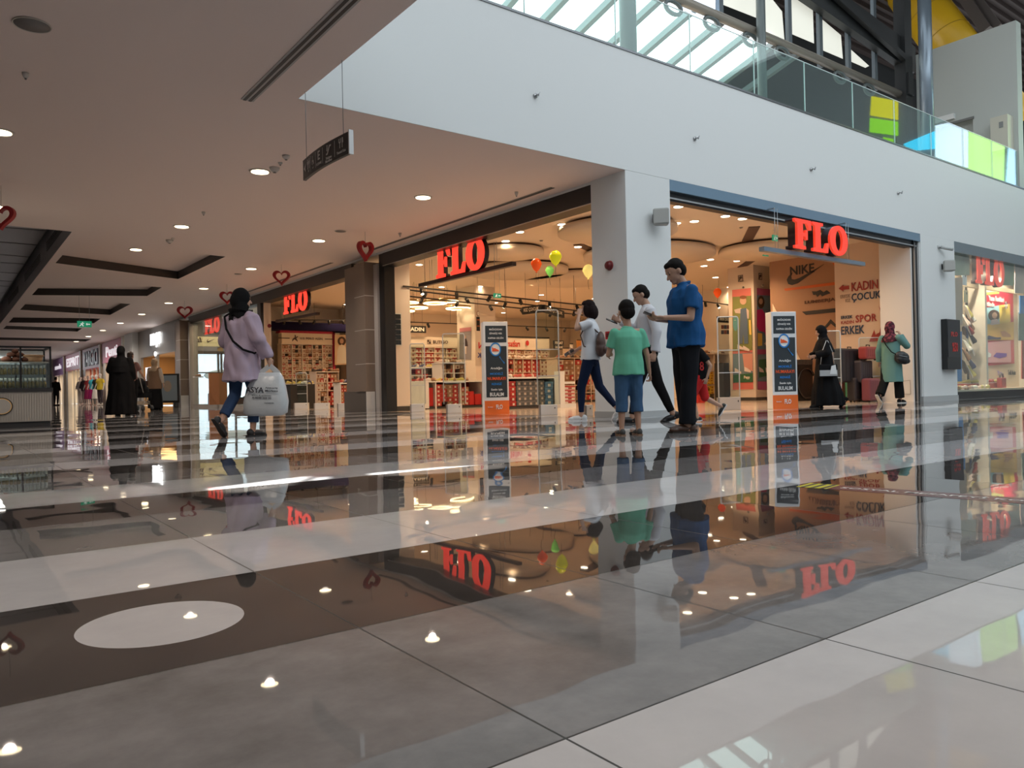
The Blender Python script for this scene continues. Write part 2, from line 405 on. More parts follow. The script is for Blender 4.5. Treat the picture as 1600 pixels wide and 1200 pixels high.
# clad pilasters between the shopfronts
def pilaster(y0, y1, label, px=.22):
    t = thing('pilaster', label, 'pillar', (XC, (y0+y1)/2, 0))
    w = (y1-y0); b = MB()
    b.box(XC-px, XC+.3, y0+.18, y0+w*.50, .45, 3.30); part('front_panel', b, brownclad, t)
    b = MB(); b.box(XC-px*.55, XC+.3, y0+w*.62, y1, .45, 3.30); part('side_panel', b, brownclad, t)
    b = MB(); b.box(XC-.02, XC+.3, y0+w*.50, y0+w*.62, .0, 3.30); part('shadow_gap', b, black, t)
    b = MB(); b.box(XC, XC+.3, y0, y0+.18, .0, 3.25); part('end_strip', b, mat('light_grey_panel', (.42,.40,.39), .4), t)
    b = MB(); b.box(XC-px+.02, XC+.3, y0+.2, y1-.02, 0, .449); part('plinth', b, mat('plinth_brown', (.115,.10,.088), .3), t)
    b = MB(); b.box(XC-px-.002, XC-.02, y0+.17, y0+.2, 0, .445); part('kick_plate', b, mat('pale_stone', (.6,.6,.6), .3), t)
    for z in (1.05, 1.8, 2.55):
        b = MB(); b.box(XC-px-.004, XC-.0, y0+.176, y0+.18, z, z+.018); b.box(XC-px-.004, XC-px, y0+.18, y0+w*.5, z, z+.012); part('joint_strip', b, mat('joint_metal', (.55,.52,.48), .3), t)
    return t
pilaster(15.22, 16.62, 'brown clad pilaster between the first and second shop entrance')
pilaster(30.75, 32.3, 'brown clad pilaster beside the grey fronted shop', .3)
# the shop room
rw = MB()
rw.box(XC+.31, 8.62, 15.22, 15.36, 0, 3.55)                      # return wall beside the first entrance
rw.hexa([(7.9,22.75,0),(8.12,22.75,0),(9.45,27,0),(9.25,27,0),(7.9,22.75,3.55),(8.12,22.75,3.55),(9.45,27,3.55),(9.25,27,3.55)])
rw.box(9.3, 24, 27, 27.2, 0, 3.55); struct('wall_shop_back', rw, shopwall)
f = MB(); f.box(8.0, 8.66, 15.19, 15.24, 0, .1); struct('baseboard_shop', f, darkgrey)
f = MB(); YJ = onX(1378,600,16.21).y; f.box(16.21, 16.235, 7.95, YJ, 0, 3.55); f.box(16.21, 16.275, YF+.09, YF+.25, 0, 3.2); f.box(16.21, 16.42, YF+.25, 7.95, 0, 3.55); struct('wall_shop_jamb', f, mat('shop_white', (.80,.76,.72), .5))
f = MB(); f.box(16.6, 16.8, 8.2, onX(1308,600,16.6).y, 0, 3.55); f.box(16.42, 16.8, 8.10, 8.2, 0, 3.55); struct('wall_shop_right', f, mat('peach_wall', (.74,.56,.43), .55))
f = MB(); f.box(19.1, 24, 20.0, 20.2, 0, 3.55); f.box(23.8, 24, 7.98, 27, 0, 3.55); f.box(20.5,20.6,8.0,20,0,3.55); struct('wall_shop_far', f, shopwall)
# shop ceiling: main soffit with round clouds and dark coves
f = MB(); f.box(XC+.35, 24, YF+.35, 34, 3.55, 3.7); struct('ceiling_shop', f, shopceil)
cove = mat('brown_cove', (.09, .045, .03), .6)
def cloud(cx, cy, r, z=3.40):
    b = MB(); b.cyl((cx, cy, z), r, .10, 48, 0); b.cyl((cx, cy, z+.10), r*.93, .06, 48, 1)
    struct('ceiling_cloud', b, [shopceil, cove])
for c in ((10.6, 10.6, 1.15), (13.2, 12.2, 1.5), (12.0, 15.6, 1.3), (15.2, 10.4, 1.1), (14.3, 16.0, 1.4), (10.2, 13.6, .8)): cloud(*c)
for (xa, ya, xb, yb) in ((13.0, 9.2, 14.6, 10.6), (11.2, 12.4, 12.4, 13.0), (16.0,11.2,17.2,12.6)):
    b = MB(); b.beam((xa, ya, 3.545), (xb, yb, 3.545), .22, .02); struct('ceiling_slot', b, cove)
# corridor: left side, end wall, wall behind the camera
f = MB(); f.box(-6.2, -6, -14, 76, 0, 12); struct('wall_left', f, mat('left_shopfronts', (.45,.42,.42), .4))
f = MB(); f.box(-6, 24, -14.2, -14, 0, 12); struct('wall_behind', f, mat('rear_wall', (.50,.52,.53), .5))
f = MB(); f.box(24, 24.2, -14, YF, 0, 12); struct('wall_right', f, mat('right_wall', (.58,.60,.62), .5))
f = MB(); f.box(-6, 12, 76, 76.2, 0, 4); struct('wall_end', f, mat('end_wall', (.8,.8,.8), .5))
# ---------------------------------------------------------------- atrium upper level
f = MB(); f.box(AX, 22.4, YF+.35, 10.2, ZT-.3, ZT-.02); struct('floor_upper', f, mat('upper_slab', (.4,.4,.4), .4))
uw = mat('upper_wall_paint', (.52, .55, .52), .6)
f = MB(); f.box(21.9, 22.2, YF+.05, 8.73, ZT, 9.46); f.box(21.9, 22.2, 9.67, 10.15, ZT, 9.46); f.box(21.9, 22.2, 8.73, 9.67, 7.33, 9.46); f.box(22.1, 22.2, 8.73, 9.67, ZT, 7.33); struct('wall_upper_right', f, uw)
f = MB(); f.box(21.86, 21.9, 8.70, 9.70, 7.27, 7.33); struct('door_4', f, mat('lintel', (.18,.18,.17), .5))
# balustrade: clamped glass panes
t = thing('glass_balustrade', 'frameless glass balustrade along the edge of the upper floor', 'balustrade', (12, YF+.1, ZT))
cuts = [AX] + [onY(x, y, YF).x for x, y in ((827,10),(970,50),(1086,60),(1186,100),(1265,130),(1340,160),(1405,190),(1462,215),(1512,235),(1557,250))] + [21.88]
for i in range(len(cuts)-1):
    b = MB(); b.box(cuts[i]+.012, cuts[i+1]-.012, YF+.09, YF+.105, ZT+.03, 6.16); p = part('pane', b, gl_green, t)
    b = MB(); b.box(cuts[i+1]-.012, cuts[i+1]-.002, YF+.088, YF+.107, ZT+.03, 6.16); b.box(cuts[i]+.012, cuts[i+1]-.012, YF+.089, YF+.106, 6.155, 6.165); part('pane_edge', b, mat('pane_edge', (.75,.85,.84), .15), t)
b = MB(); b.box(AX, 21.9, YF+.06, YF+.135, ZT+.03, ZT+.07); part('shoe_channel', b, mat('dark_channel', (.1,.11,.12), .3, .8), t)
# steel posts of the roof
def post(px_, y, r, z0, z1, label, m_, brace=None):
    c = onY(px_, 80, y); t = MB(); t.cyl((c.x, y, z0), r, z1-z0, 24); o = single('steel_post', t, m_, label, 'post', (c.x, y, z0)); return c
gpost = mat('grey_green_steel', (.17, .20, .20), .35, .2); bpost = mat('blue_grey_steel', (.26, .32, .38), .25, .5)
post(982, 10.0, .16, ZT, 11.3, 'thick grey green roof post standing behind the glass balustrade', gpost)
post(1190, 10.2, .10, ZT, 10.9, 'thinner grey green post crossed by the roof tube', gpost)
post(1446, 8.9, .155, ZT, 11.3, 'blue grey steel post in front of the yellow duct', bpost)
# sloping roof glazing, with the sky behind its panes
skyglow = mat('bright_sky_pane', (.9, .95, 1), .4, emit=3.2, ecol=(.93, .97, 1.0))
def on_tube(px_, py_): return onY(px_, py_, 10.4)
zt = on_tube(1230, 72).z
def gz(y): return zt+.2 + .276*(10.5-y)
b = MB(); ys = 17.0; yn = 10.55
b.quad((3, ys, gz(ys)), (16.0, ys, gz(ys)), (16.0, yn, gz(yn)), (3, yn, gz(yn))); struct('window_1', b, skyglow)
def on_slope(px_, py_):
    d = ray(px_, py_); k = (zt+.2+.276*10.5-CAMZ)/(d.z+.276*d.y); return Vector((0,0,CAMZ))+d*k
raf = [on_slope(893,46), on_slope(1029,87.5), on_slope(1090,109), on_slope(1136,129), on_slope(1225,160)]
xs = [p.x for p in raf]; step = .86
x0 = xs[2]
for k in range(-9, 3):
    x = x0 + k*step*1.12
    b = MB(); rl = 'grey sloping rafter crossing the bright roof glazing, %s from the gable' % ('first second third fourth fifth sixth seventh eighth ninth tenth eleventh twelfth'.split()[2-k]); b.beam((x, ys, gz(ys)-.08), (x, yn, gz(yn)-.08), .13, .14); single('rafter', b, gpost, rl, 'rafter', (x, yn, gz(yn)-.1), group='rafters of the roof glazing')
b = MB(); b.tube([(6, 10.4, zt), (on_tube(1408,150).x, 10.4, zt)], .10, 16); single('roof_tube', b, mat('beige_tube', (.36,.32,.27), .35, .2), 'long beige tube running along the foot of the roof windows', 'pipe', (12, 10.4, zt))
for ki, (px_, py_) in enumerate(((1052,12),(1112,38),(1172,62),(1222,84),(1312,124),(1358,142))):
    c = on_tube(px_, py_); pts = [Vector((c.x + .24*math.cos(a), 10.4, zt-.22+.13*math.sin(a))) for a in [2*PI*i/16 for i in range(16)]]
    b = MB(); b.tube(pts, .045, 8, closed=True); b.beam((c.x, 10.4, zt-.1), (c.x+.25, 10.6, zt+.05), .06, .06)
    single('loop_bracket', b, gpost, '%s steel loop bracket from the left, hanging below the beige roof tube' % 'first second third fourth fifth sixth'.split()[ki], 'bracket', (c.x, 10.4, zt), group='loop brackets under the roof tube')
# upright windows above the tube, in a dark gable
pane_m = mat('milky_pane', (.75,.74,.66), .4, emit=.75, ecol=(.80,.80,.70)); pane_b = mat('sky_pane', (.6,.75,1), .4, emit=1.6, ecol=(.72,.85,1))
Yg = 10.62
t = thing('gable_window', 'upright roof windows with dark frames stepping down under the gable', 'window', onY(1280, 60, Yg))
polys = [([(1036,-40),(1118,-40),(1118,22),(1090,28),(1036,-2)], 1), ([(1126,-40),(1180,-40),(1182,28),(1126,6)], 0), ([(1190,-40),(1192,-20),(1222,18),(1226,66),(1192,50)], 0), ([(1232,-8),(1270,12),(1272,68),(1234,52)], 0),
         ([(1282,28),(1314,55),(1317,92),(1284,78)], 0), ([(1328,76),(1358,103),(1352,106),(1329,96)], 0)]
for pl, k in polys:
    b = MB(); pts = [onY(x, y, Yg) for x, y in pl]; b.add(pts, [tuple(range(len(pts)))]); part('pane', b, pane_b if k else pane_m, t)
fr = MB()
for x in (1122, 1186, 1229, 1277, 1321, 1362):
    a = onY(x, 40, Yg); fr.box(a.x-.07, a.x+.07, Yg-.1, Yg-.01, zt-.05, 11.2)
part('mullion', fr, mat('frame_bluegrey', (.16,.19,.21), .35, .3), t)
drk = mat('dark_roof_steel', (.03,.032,.033), .5)
b = MB(); b.box(3, 20.5, 10.98, 11.05, zt-.3, 11.4); 
# dark gable beam sloping down to the right
a0 = onY(1215, -30, Yg-.2); a1 = onY(1425, 115, Yg-.2)
b2 = MB(); b2.beam(a0+Vector((0,0,.35)), a1+Vector((0,0,.35)), .2, .75, up=(0,0,1)); single('gable_beam', b2, drk, 'broad dark beam sloping down over the roof windows', 'beam', a0)
b = MB(); b.beam(onY(1290,-20,10.2), onY(1412,90,10.2), .12, .16); single('gable_strut', b, drk, 'narrow dark strut sloping beside the broad gable beam', 'beam', onY(1290,-20,10.2))
pa = onY(1412, 0, 10.3); b = MB(); b.box(pa.x-.2, pa.x+.2, 10.2, 10.5, ZT, 11.3); b.box(pa.x-.14,pa.x+.14,10.14,10.2,8.3,8.9,0); single('gable_column', b, drk, 'dark steel column closing the gable next to the blue grey post', 'post', (pa.x, 10.3, ZT))
# roof deck, dark, with ribs
deck = mat('dark_red_deck', (.055, .04, .036), .5); 
b = MB(); b.box(17.5, 40, 5.0, 15.3, 13.0, 13.1)
for i in range(34): b.box(17.5, 40, 5.0+i*.3, 5.07+i*.3, 12.84, 13.0)
struct('ceiling_atrium_deck', b, deck)
b = MB(); b.box(12.6, 17.5, 9.0, 10.6, 11.35, 11.4); b.box(16.1,17.5,10.6,17,10.9,11.0); b.box(40,40.2,5,15.5,5,13); struct('ceiling_atrium_gable', b, drk)
# back wall of upper level, seen between
b = MB(); b.box(16.1, 40, 15.3, 15.5, ZT, 13); struct('wall_upper_back', b, drk)
# yellow duct
A = onX(1384, -65, 25.5); B = onX(1527, 125, 25.5); t = thing('ventilation_duct', 'fat yellow ventilation duct slanting under the roof deck', 'duct', (A+B)/2)
b = MB(); b.tube([A+(A-B)*.6, B+(B-A)*.3], .70, 48); part('shell', b, mat('yellow_paint', (.80, .47, .02), .3, noise_amt=.12, nscale=.7), t)
for k in range(9):
    c = A.lerp(B, -.4+k*.18); d = (B-A).normalized(); b = MB(); b.tube([c, c+d*.03], .705, 48); part('seam', b, mat('yellow_seam', (.62,.36,.02), .4), t)
b = MB(); b.beam(onX(1503,-10,25.5), onX(1542,48,25.5), .22, .3); b.beam(onX(1522,-10,25.6), onX(1560,42,25.6), .10, .2); single('roof_beam', b, mat('brown_steel', (.12,.10,.09), .45), 'brown steel beam beside the yellow duct', 'beam', onX(1500,-10,24.5))
# coloured windows high in the side wall of the atrium (seen mirrored in the balustrade)
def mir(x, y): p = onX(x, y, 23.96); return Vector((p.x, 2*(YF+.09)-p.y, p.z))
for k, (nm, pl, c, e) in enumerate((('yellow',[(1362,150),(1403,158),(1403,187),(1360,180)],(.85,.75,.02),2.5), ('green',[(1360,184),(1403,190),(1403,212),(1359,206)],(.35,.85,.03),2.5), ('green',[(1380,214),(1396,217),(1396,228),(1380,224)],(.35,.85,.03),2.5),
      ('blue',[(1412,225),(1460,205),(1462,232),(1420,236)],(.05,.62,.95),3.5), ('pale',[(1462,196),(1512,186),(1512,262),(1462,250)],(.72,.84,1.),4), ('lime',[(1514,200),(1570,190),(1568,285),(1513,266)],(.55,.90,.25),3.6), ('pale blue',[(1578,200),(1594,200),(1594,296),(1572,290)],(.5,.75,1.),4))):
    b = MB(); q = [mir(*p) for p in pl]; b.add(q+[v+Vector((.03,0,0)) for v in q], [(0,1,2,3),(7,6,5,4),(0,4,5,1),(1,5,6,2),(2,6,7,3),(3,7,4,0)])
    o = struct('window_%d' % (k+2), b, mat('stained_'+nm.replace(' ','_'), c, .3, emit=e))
# objects on the upper wall
b = MB(); q = [onX(x,y,21.86) for x,y in ((1555,187),(1582,186),(1582,262),(1555,250))]; z0=6.2
b.box(21.55, 21.9, q[1].y, q[0].y, z0, 7.06); b.box(21.54,21.55,q[1].y+.1,q[0].y-.2,6.75,6.9,1); single('electrical_cabinet', b, [mat('cream_metal', (.62,.60,.50), .4), mat('grey_screen', (.25,.26,.25), .3)], 'cream metal cabinet fixed to the upper wall beside the doorway', 'cabinet', (21.7, q[0].y, z0))
a = onX(1478,185,21.86); b = MB(); b.box(21.8, 21.9, a.y-.22, a.y+.25, a.z-.07, a.z+.07); single('exit_light', b, mat('white_lamp_box', (.8,.82,.8), .4), 'small white emergency light above the upper doorway', 'light', (21.85, a.y, a.z))

# unseen sheet added overhead, its slots shape the sun spot into floor patches
patch = [[(328,763),(482,744),(455,758),(366,771)], [(490,750),(503,745),(512,746),(498,752)], [(575,740),(690,730),(790,725),(790,731),(700,739),(600,744)]]
hs = []
for pl in patch:
    h_ = []
    for x, y in pl:
        g_ = onZ(x, y); k = (g_.z-11.5)/(g_.z-SUNP.z); q = g_+(SUNP-g_)*k; h_.append((q.x, q.y))
    hs.append(h_)
cx_ = sum(p[0] for h_ in hs for p in h_)/sum(len(h_) for h_ in hs); cy_ = sum(p[1] for h_ in hs for p in h_)/sum(len(h_) for h_ in hs)
bm = filled([(cx_-3,cy_-2),(cx_+3,cy_-2),(cx_+3,cy_+2),(cx_-3,cy_+2)], hs, 11.5)
me = bpy.data.meshes.new('sun_gobo_sheet'); bm.to_mesh(me); bm.free(); me.materials.append(drk); o = link('sun_gobo_sheet', me); o['kind'] = 'structure'
# ================================================================ CEILING LAMPS, SIGNS, HEARTS
warmlamp = mat('warm_lamp', (1, .85, .6), .4, emit=9, ecol=(1.0, .80, .50)); ringm = mat('lamp_ring', (.62,.56,.5), .4)
def make_downlight(name, mts, lampm, r=.115):
    t = thing(name, 'x', 'ceiling light')
    b = MB(); b.tube([(0,0,0),(0,0,-.012)], [r*1.25, r*1.18], 28); part('trim_ring', b, mts, t, world=False)
    b = MB(); b.cyl((0,0,-.017), r, .008, 28); part('diffuser', b, lampm, t, world=False); return t
dl = make_downlight('downlight', ringm, warmlamp); n = 0
rows = [(3.60, [10.41, 14.56, 18.47, 23.2, 28.3], 'the row nearest the corridor middle'), (6.19, [10.45+4.1*k for k in range(10)], 'the row nearest the shopfronts')]
names = {}
def put_dl(x, y, lab, e=45):
    global n
    e = e*2.2 if e else e
    z = HC
    for h in holes:
        if h[0][0] < x < h[1][0] and h[0][1]+.1 < y < h[3][1]: z = HC+.2
    o = dl if n == 0 else dup(dl, (0,0,0)); n += 1
    o.location = (x, y, z); o['label'] = lab; o['group'] = 'round corridor downlights'
    if e: light('lamp_bulb', 'SPOT', (x, y, z-.03), e, (1,.85,.72), .06, (x, y, 0), parent=o, spot=2.7)
put_dl(.64, 10.42, 'round downlight nearest the left edge of the photo, above the first heart')
put_dl(.80, 14.5, 'round downlight hidden past the left edge beside the metal ceiling bay', 20)
ords = ['first','second','third','fourth','fifth','sixth','seventh','eighth','ninth','tenth']
for x, ys_, d in rows:
    for k, y in enumerate(ys_): put_dl(x, y, 'round warm downlight, %s from the viewer in %s' % (ords[k], d), 45 if k < 6 else 60)
for k, y in enumerate([6.3, 2.2, -1.9, -6.0]): put_dl(.64, y, 'round downlight overhead, %s towards the viewer' % ords[k], 45)
# small ceiling devices
def dev(px_, py_, r, h, lab, name='smoke_detector', cat='smoke detector'):
    p = onZ(px_, py_, HC); t = thing(name, lab, cat, p); b = MB(); b.tube([p, p-Vector((0,0,h*.5)), p-Vector((0,0,h))], [r, r*.9, r*.45], 18); part('body', b, mat('device_white', (.6,.57,.54), .5), t)
    b = MB(); b.cyl((p.x, p.y, p.z-h-.012), r*.3, .012, 10); part('sensor', b, mat('device_grey', (.25,.22,.2), .5), t)
dev(447, 243, .05, .05, 'small smoke detector up and right of the second downlight'); dev(429, 262, .07, .06, 'smoke detector just right of the second downlight')
dev(265, 375, .07, .06, 'smoke detector below the third downlight'); dev(270, 372, .03,.04, 'tiny sensor beside the smoke detector under the third downlight')
dev(318, 331, .03, .05, 'tiny sprinkler head left of the long blank ceiling', 'sprinkler', 'sprinkler'); dev(40, 114, .03, .05, 'tiny sprinkler head below the round ceiling speaker', 'sprinkler', 'sprinkler')
dev(807, 300, .03, .06, 'sprinkler head above the shop header near the corner column', 'sprinkler', 'sprinkler'); dev(625, 364, .03, .06, 'sprinkler head between the header and the heart', 'sprinkler', 'sprinkler')
dev(438, 254, .03, .03, 'tiny sensor between the two smoke detectors')
def disc(px_, py_, r, lab):
    p = onZ(px_, py_, HC); t = thing('ceiling_speaker', lab, 'speaker', p); b = MB(); b.cyl((p.x,p.y,p.z-.008), r, .008, 32); part('grille', b, mat('speaker_grille', (.26,.24,.23), .7), t)
    b = MB(); b.tube([(p.x+r*1.04*math.cos(a), p.y+r*1.04*math.sin(a), p.z-.006) for a in [2*PI*i/28 for i in range(28)]], .006, 6, closed=True); part('rim', b, ringm, t)
disc(50, 38, .13, 'large round ceiling speaker in the upper left corner'); disc(532, 361, .10, 'round ceiling speaker above the second shop entrance'); disc(372, 428, .09, 'small round ceiling speaker near the second shop, left of the hearts')
# sprinkler nozzles sticking out of the fascia
for px_, py_, w in ((836,150,'first'),(1085,217,'second'),(1267,265,'third'),(1403,302,'fourth')):
    p = onY(px_, py_, YF); t = thing('sprinkler', '%s sprinkler nozzle from the left on the white fascia' % w, 'sprinkler', p)
    b = MB(); b.cyl((p.x, p.y-.02, p.z), .03, .02, 16, axis=1); part('rosette', b, steel, t)
    b = MB(); b.cyl((p.x, p.y-.07, p.z), .011, .05, 10, axis=1); b.beam((p.x+.0, p.y-.075, p.z-.025), (p.x+.02, p.y-.08, p.z+.03), .02, .008); part('nozzle', b, steel, t)
# hearts
def heart_pts(s, n=40):
    out = []
    for i in range(n):
        t = 2*PI*i/n; out.append((s*16*math.sin(t)**3/32, s*(13*math.cos(t)-5*math.cos(2*t)-2*math.cos(3*t)-math.cos(4*t))/32))
    return out
redfoam = mat('red_foam', (.36, .012, .018), .6)
def heart(px_, py_, X, h, ang, w_, lab, P=None, thick=.14):
    c = P or onX(px_, py_, X); t = thing('heart_ornament', lab, 'ornament', c, group='red heart rings hanging along the corridor')
    o_ = heart_pts(1.0); n_ = len(o_); inn = [(x*.68, y*.68+.0) for x, y in o_]
    me = curve_mesh([o_, inn[::-1]], .09)
    d = Vector((math.cos(ang), math.sin(ang), 0)); q = place_mesh(me, c, d, (0,0,1), t, redfoam, 'ring', w=w_, h=h)
    b = MB(); zt_ = HC; b.tube([c+Vector((0,0,h*.25)), Vector((c.x, c.y, zt_))], .003, 6); part('thread', b, mat('thread_grey', (.3,.28,.26), .6), t)
cr2 = math.atan2(CR.y, CR.x)
heart(571, 393, 6.6, .38, cr2+.9, .36, 'red heart ring hanging in front of the pilaster between the two entrances')
heart(440, 435, 6.6, .36, cr2+.1, .40, 'red heart ring above the second shop entrance, between the two red signs')
heart(355, 466, 6.5, .36, cr2+.1, .40, 'red heart ring just left of the black headscarf')
heart(289, 489, 6.5, .42, cr2+.2, .48, 'red heart ring, farthest, beside the grey shopfront')
heart(2, 341, 0, .34, cr2+.2, .36, 'red heart ring cut by the left edge of the photo', P=onZ(2, 341, 3.02))
# wayfinding sign: bowed black panel on two wires
t = thing('hanging_sign', 'black bowed direction sign with white symbols hanging on two wires', 'sign', (3.0, 6.9, 2.7))
y0, y1 = 7.46, 6.38; zb, zt_ = 2.60, 2.80
b = MB(); N_ = 12; fr_ = []
def arc(s): return Vector((3.0 - .035*math.sin(PI*s)+.02, y0+(y1-y0)*s, 0))
for i in range(N_):
    p, q = arc(i/N_), arc((i+1)/N_); o_ = Vector((.03,0,0))
    b.hexa([p+Vector((0,0,zb)), q+Vector((0,0,zb)), q+o_+Vector((0,0,zb)), p+o_+Vector((0,0,zb)), p+Vector((0,0,zt_)), q+Vector((0,0,zt_)), q+o_+Vector((0,0,zt_)), p+o_+Vector((0,0,zt_))])
part('panel', b, mat('sign_black', (.02,.018,.017), .35), t)
b = MB(); b.box(3.012, 3.055, y1-.02, y1-.001, zb-.01, zt_+.01); part('end_cap', b, mat('sign_silver', (.7,.7,.7), .3, .5), t)
signw = mat('sign_white', (.62,.60,.58), .5)
def on_sign(s, dz, w=None, h=None, txt=None, splines=None, name='lettering'):
    p = arc(s); q = arc(s+.02); d = (q-p).normalized(); c = Vector((p.x-.006, p.y, zb+dz)) 
    if txt: letters(txt, c, d, (0,0,1), signw, t, w, h, .002, name=name)
    else: place_mesh(curve_mesh(splines, .002), c, d, (0,0,1), t, signw, name, w, h)
on_sign(.08, .10, .06, .09, splines=[[(0,.5),(1,0),(.72,.5),(1,1)]], name='arrow')
def figure(x): return [[(x,.0),(x+.3,0),(x+.3,.45),(x+.45,.45),(x+.45,.78),(x-.15,.78),(x-.15,.45),(x,.45)], [(x+.15+.12*math.cos(a), .9+.1*math.sin(a)) for a in [2*PI*i/10 for i in range(10)]]]
on_sign(.19, .115, .085, .10, splines=figure(0)+figure(.8), name='pictogram')
on_sign(.31, .115, .06, .09, splines=[[(.3+.3*math.cos(a), .3+.3*math.sin(a)) for a in [2*PI*i/16 for i in range(16)]], [(.3+.2*math.cos(a), .3+.2*math.sin(a)) for a in [-2*PI*i/16 for i in range(16)]], [(.3,.35),(.4,.35),(.42,.8),(.3,.8)], [(.38,.42),(.75,.42),(.85,.1),(.92,.12),(.8,.5),(.38,.5)], [(.35+.07*math.cos(a), .9+.07*math.sin(a)) for a in [2*PI*i/8 for i in range(8)]]], name='pictogram')
on_sign(.46, .125, None, .085, txt='E', name='lettering'); on_sign(.66, .125, .10, .09, splines=[[(0,0),(.3,0),(.75,.75),(1,.75),(1,.9),(.65,.9),(.2,.15),(0,.15)], [(.1,.4),(.25,.4),(.3,.8),(.15,.8)], [(.22+.08*math.cos(a), .92+.08*math.sin(a)) for a in [2*PI*i/8 for i in range(8)]]], name='pictogram')
on_sign(.88, .125, .08, .09, splines=[[(0,1),(0,.6),(.15,.5),(.15,0),(.25,0),(.25,.5),(.4,.6),(.4,1),(.3,1),(.3,.65),(.1,.65),(.1,1)], [(.6,0),(.7,0),(.7,.45),(.85,.5),(.8,1),(.6,1)]], name='pictogram')
for s_, tx, w_ in ((.19,'WC',.05),(.31,'WC',.04),(.46,'ECZANE',.12),(.66,'Yürüyen',.12),(.88,'Yemek Katı',.16)): on_sign(s_, .045, w_, None, txt=tx)
on_sign(.66, .02, .13, None, txt='Merdiven')
for s_ in (.25,.38,.54,.77): on_sign(s_, .10, .004, .15, splines=[[(0,0),(1,0),(1,1),(0,1)]], name='divider')
for s_ in (.06, .88):
    p = arc(s_); b = MB(); b.tube([(p.x+.02, p.y, zt_), (p.x+.02, p.y, HC)], .003, 6); part('wire', b, mat('wire', (.25,.25,.25), .4, .8), t)
# green exit sign deep in the corridor
def exit_sign(p, w, h, lab, xd=(1,0,0), wires=True, sym='←', hang=None):
    t = thing('exit_sign', lab, 'exit sign', p); xd = Vector(xd).normalized(); nd = xd.cross(Vector((0,0,1)))
    b = MB(); b.beam(p-xd*w/2, p+xd*w/2, .03, h); part('panel', b, mat('exit_green', (.01,.16,.09), .4, emit=.35, ecol=(.02,.5,.25)), t)
    wm = mat('exit_white', (.8,.9,.85), .4, emit=.5)
    place_mesh(curve_mesh([[(0,.5),(.3,1),(.3,.65),(1,.65),(1,.35),(.3,.35),(.3,0)]], .002), p+nd*.018+xd*w*.24, xd, (0,0,1), t, wm, 'arrow', w*.3, h*.5)
    place_mesh(curve_mesh([[(0,0),(.2,0),(.45,.35),(.6,0),(.8,0),(.62,.5),(.9,.6),(.85,.7),(.5,.72),(.2,.6),(.25,.5),(.42,.55)], [(.62+.1*math.cos(a), .88+.1*math.sin(a)) for a in [2*PI*i/10 for i in range(10)]]], .002), p+nd*.018-xd*w*.2, xd, (0,0,1), t, wm, 'pictogram', w*.36, h*.7)
    if wires:
        top = hang or HC
        for s_ in (-.35,.35):
            b = MB(); q = p+xd*w*s_; b.tube([q+Vector((0,0,h/2)), Vector((q.x,q.y,top))], .004, 6); part('rod', b, steel, t)
exit_sign(onY(132, 506.5, 26), .38, .18, 'green exit sign hanging deep in the corridor ceiling')
# wall loudspeakers, camera, alarm parts
def wspeaker(p, lab, sgn=1):
    t = thing('loudspeaker', lab, 'speaker', p); rot = Euler((0,0,-.7)).to_matrix()
    def q(x,y,z): return Vector(p)+Vector((0,-.14,0))+rot@Vector((x,y,z))
    b = MB(); b.hexa([q(-.10,.06,-.12),q(-.13,-.06,-.12),q(.10,-.09,-.12),q(.10,.08,-.12),q(-.10,.06,.12),q(-.13,-.06,.12),q(.10,-.09,.12),q(.10,.08,.12)]); part('cabinet', b, mat('speaker_grey', (.36,.36,.34), .5), t, bevel=.025)
    b = MB(); b.beam(q(-.115,-.062,0), q(.085,-.092,0), .004, .19, up=(0,0,1)); part('grille', b, mat('speaker_front', (.45,.45,.43), .7), t)
    b = MB(); b.beam(Vector(p), Vector(p)+Vector((0,-.12,0)), .03, .05); b.box(p[0]-.03,p[0]+.03,p[1]-.012,p[1],p[2]-.06,p[2]+.06); part('bracket', b, black, t)
wspeaker(onY(1022, 342, YF), 'pale grey loudspeaker on the corner column'); wspeaker(onY(1472, 417, YF), 'pale grey loudspeaker on the right pier, below the camera')
def bullet(p, lab, d=(.25,-.12,-.04), s=1.0, col=(.5,.52,.52)):
    t = thing('security_camera', lab, 'camera', p); m_ = mat('camera_grey%d' % int(col[0]*100), col, .35); P_ = Vector(p); D = Vector(d)
    b = MB(); b.cyl((P_.x, P_.y-.02*s, P_.z), .045*s, .02*s, 16, axis=1); b.tube([P_, P_+Vector((.0,-.05,0))*s], .02*s, 10); part('mount', b, m_, t)
    b = MB(); b.tube([P_+Vector((.02,-.05,-.01))*s, P_+Vector((.02,-.05,-.01))*s+D*s], .036*s, 16); part('housing', b, m_, t)
    e = P_+Vector((.02,-.05,-.01))*s+D*s; b = MB(); b.tube([e, e+D.normalized()*.004], .028*s, 14); part('lens', b, black, t)
bullet(onY(1466, 386, YF), 'bullet camera on the right pier beside the shop window header')
c = onX(953, 415, XC); t = thing('alarm_sounder', 'round dark red alarm on the shaded side of the corner column', 'alarm', c); b = MB(); b.tube([c, c-Vector((.05,0,0)), c-Vector((.075,0,0))], [.06,.06,.035], 20); part('body', b, mat('alarm_red', (.16,.012,.015), .35), t)
b = MB(); b.tube([c, c-Vector((.012,0,0))], .07, 20); part('base', b, mat('alarm_base', (.3,.03,.03), .4), t)
c = onX(953, 524, XC); t = thing('fire_call_point', 'small red fire call point on the shaded side of the corner column', 'fire alarm', c); b = MB(); b.box(c.x-.04, c.x, c.y-.055, c.y+.055, c.z-.055, c.z+.055); part('housing', b, mat('call_red', (.45,.02,.03), .35), t)
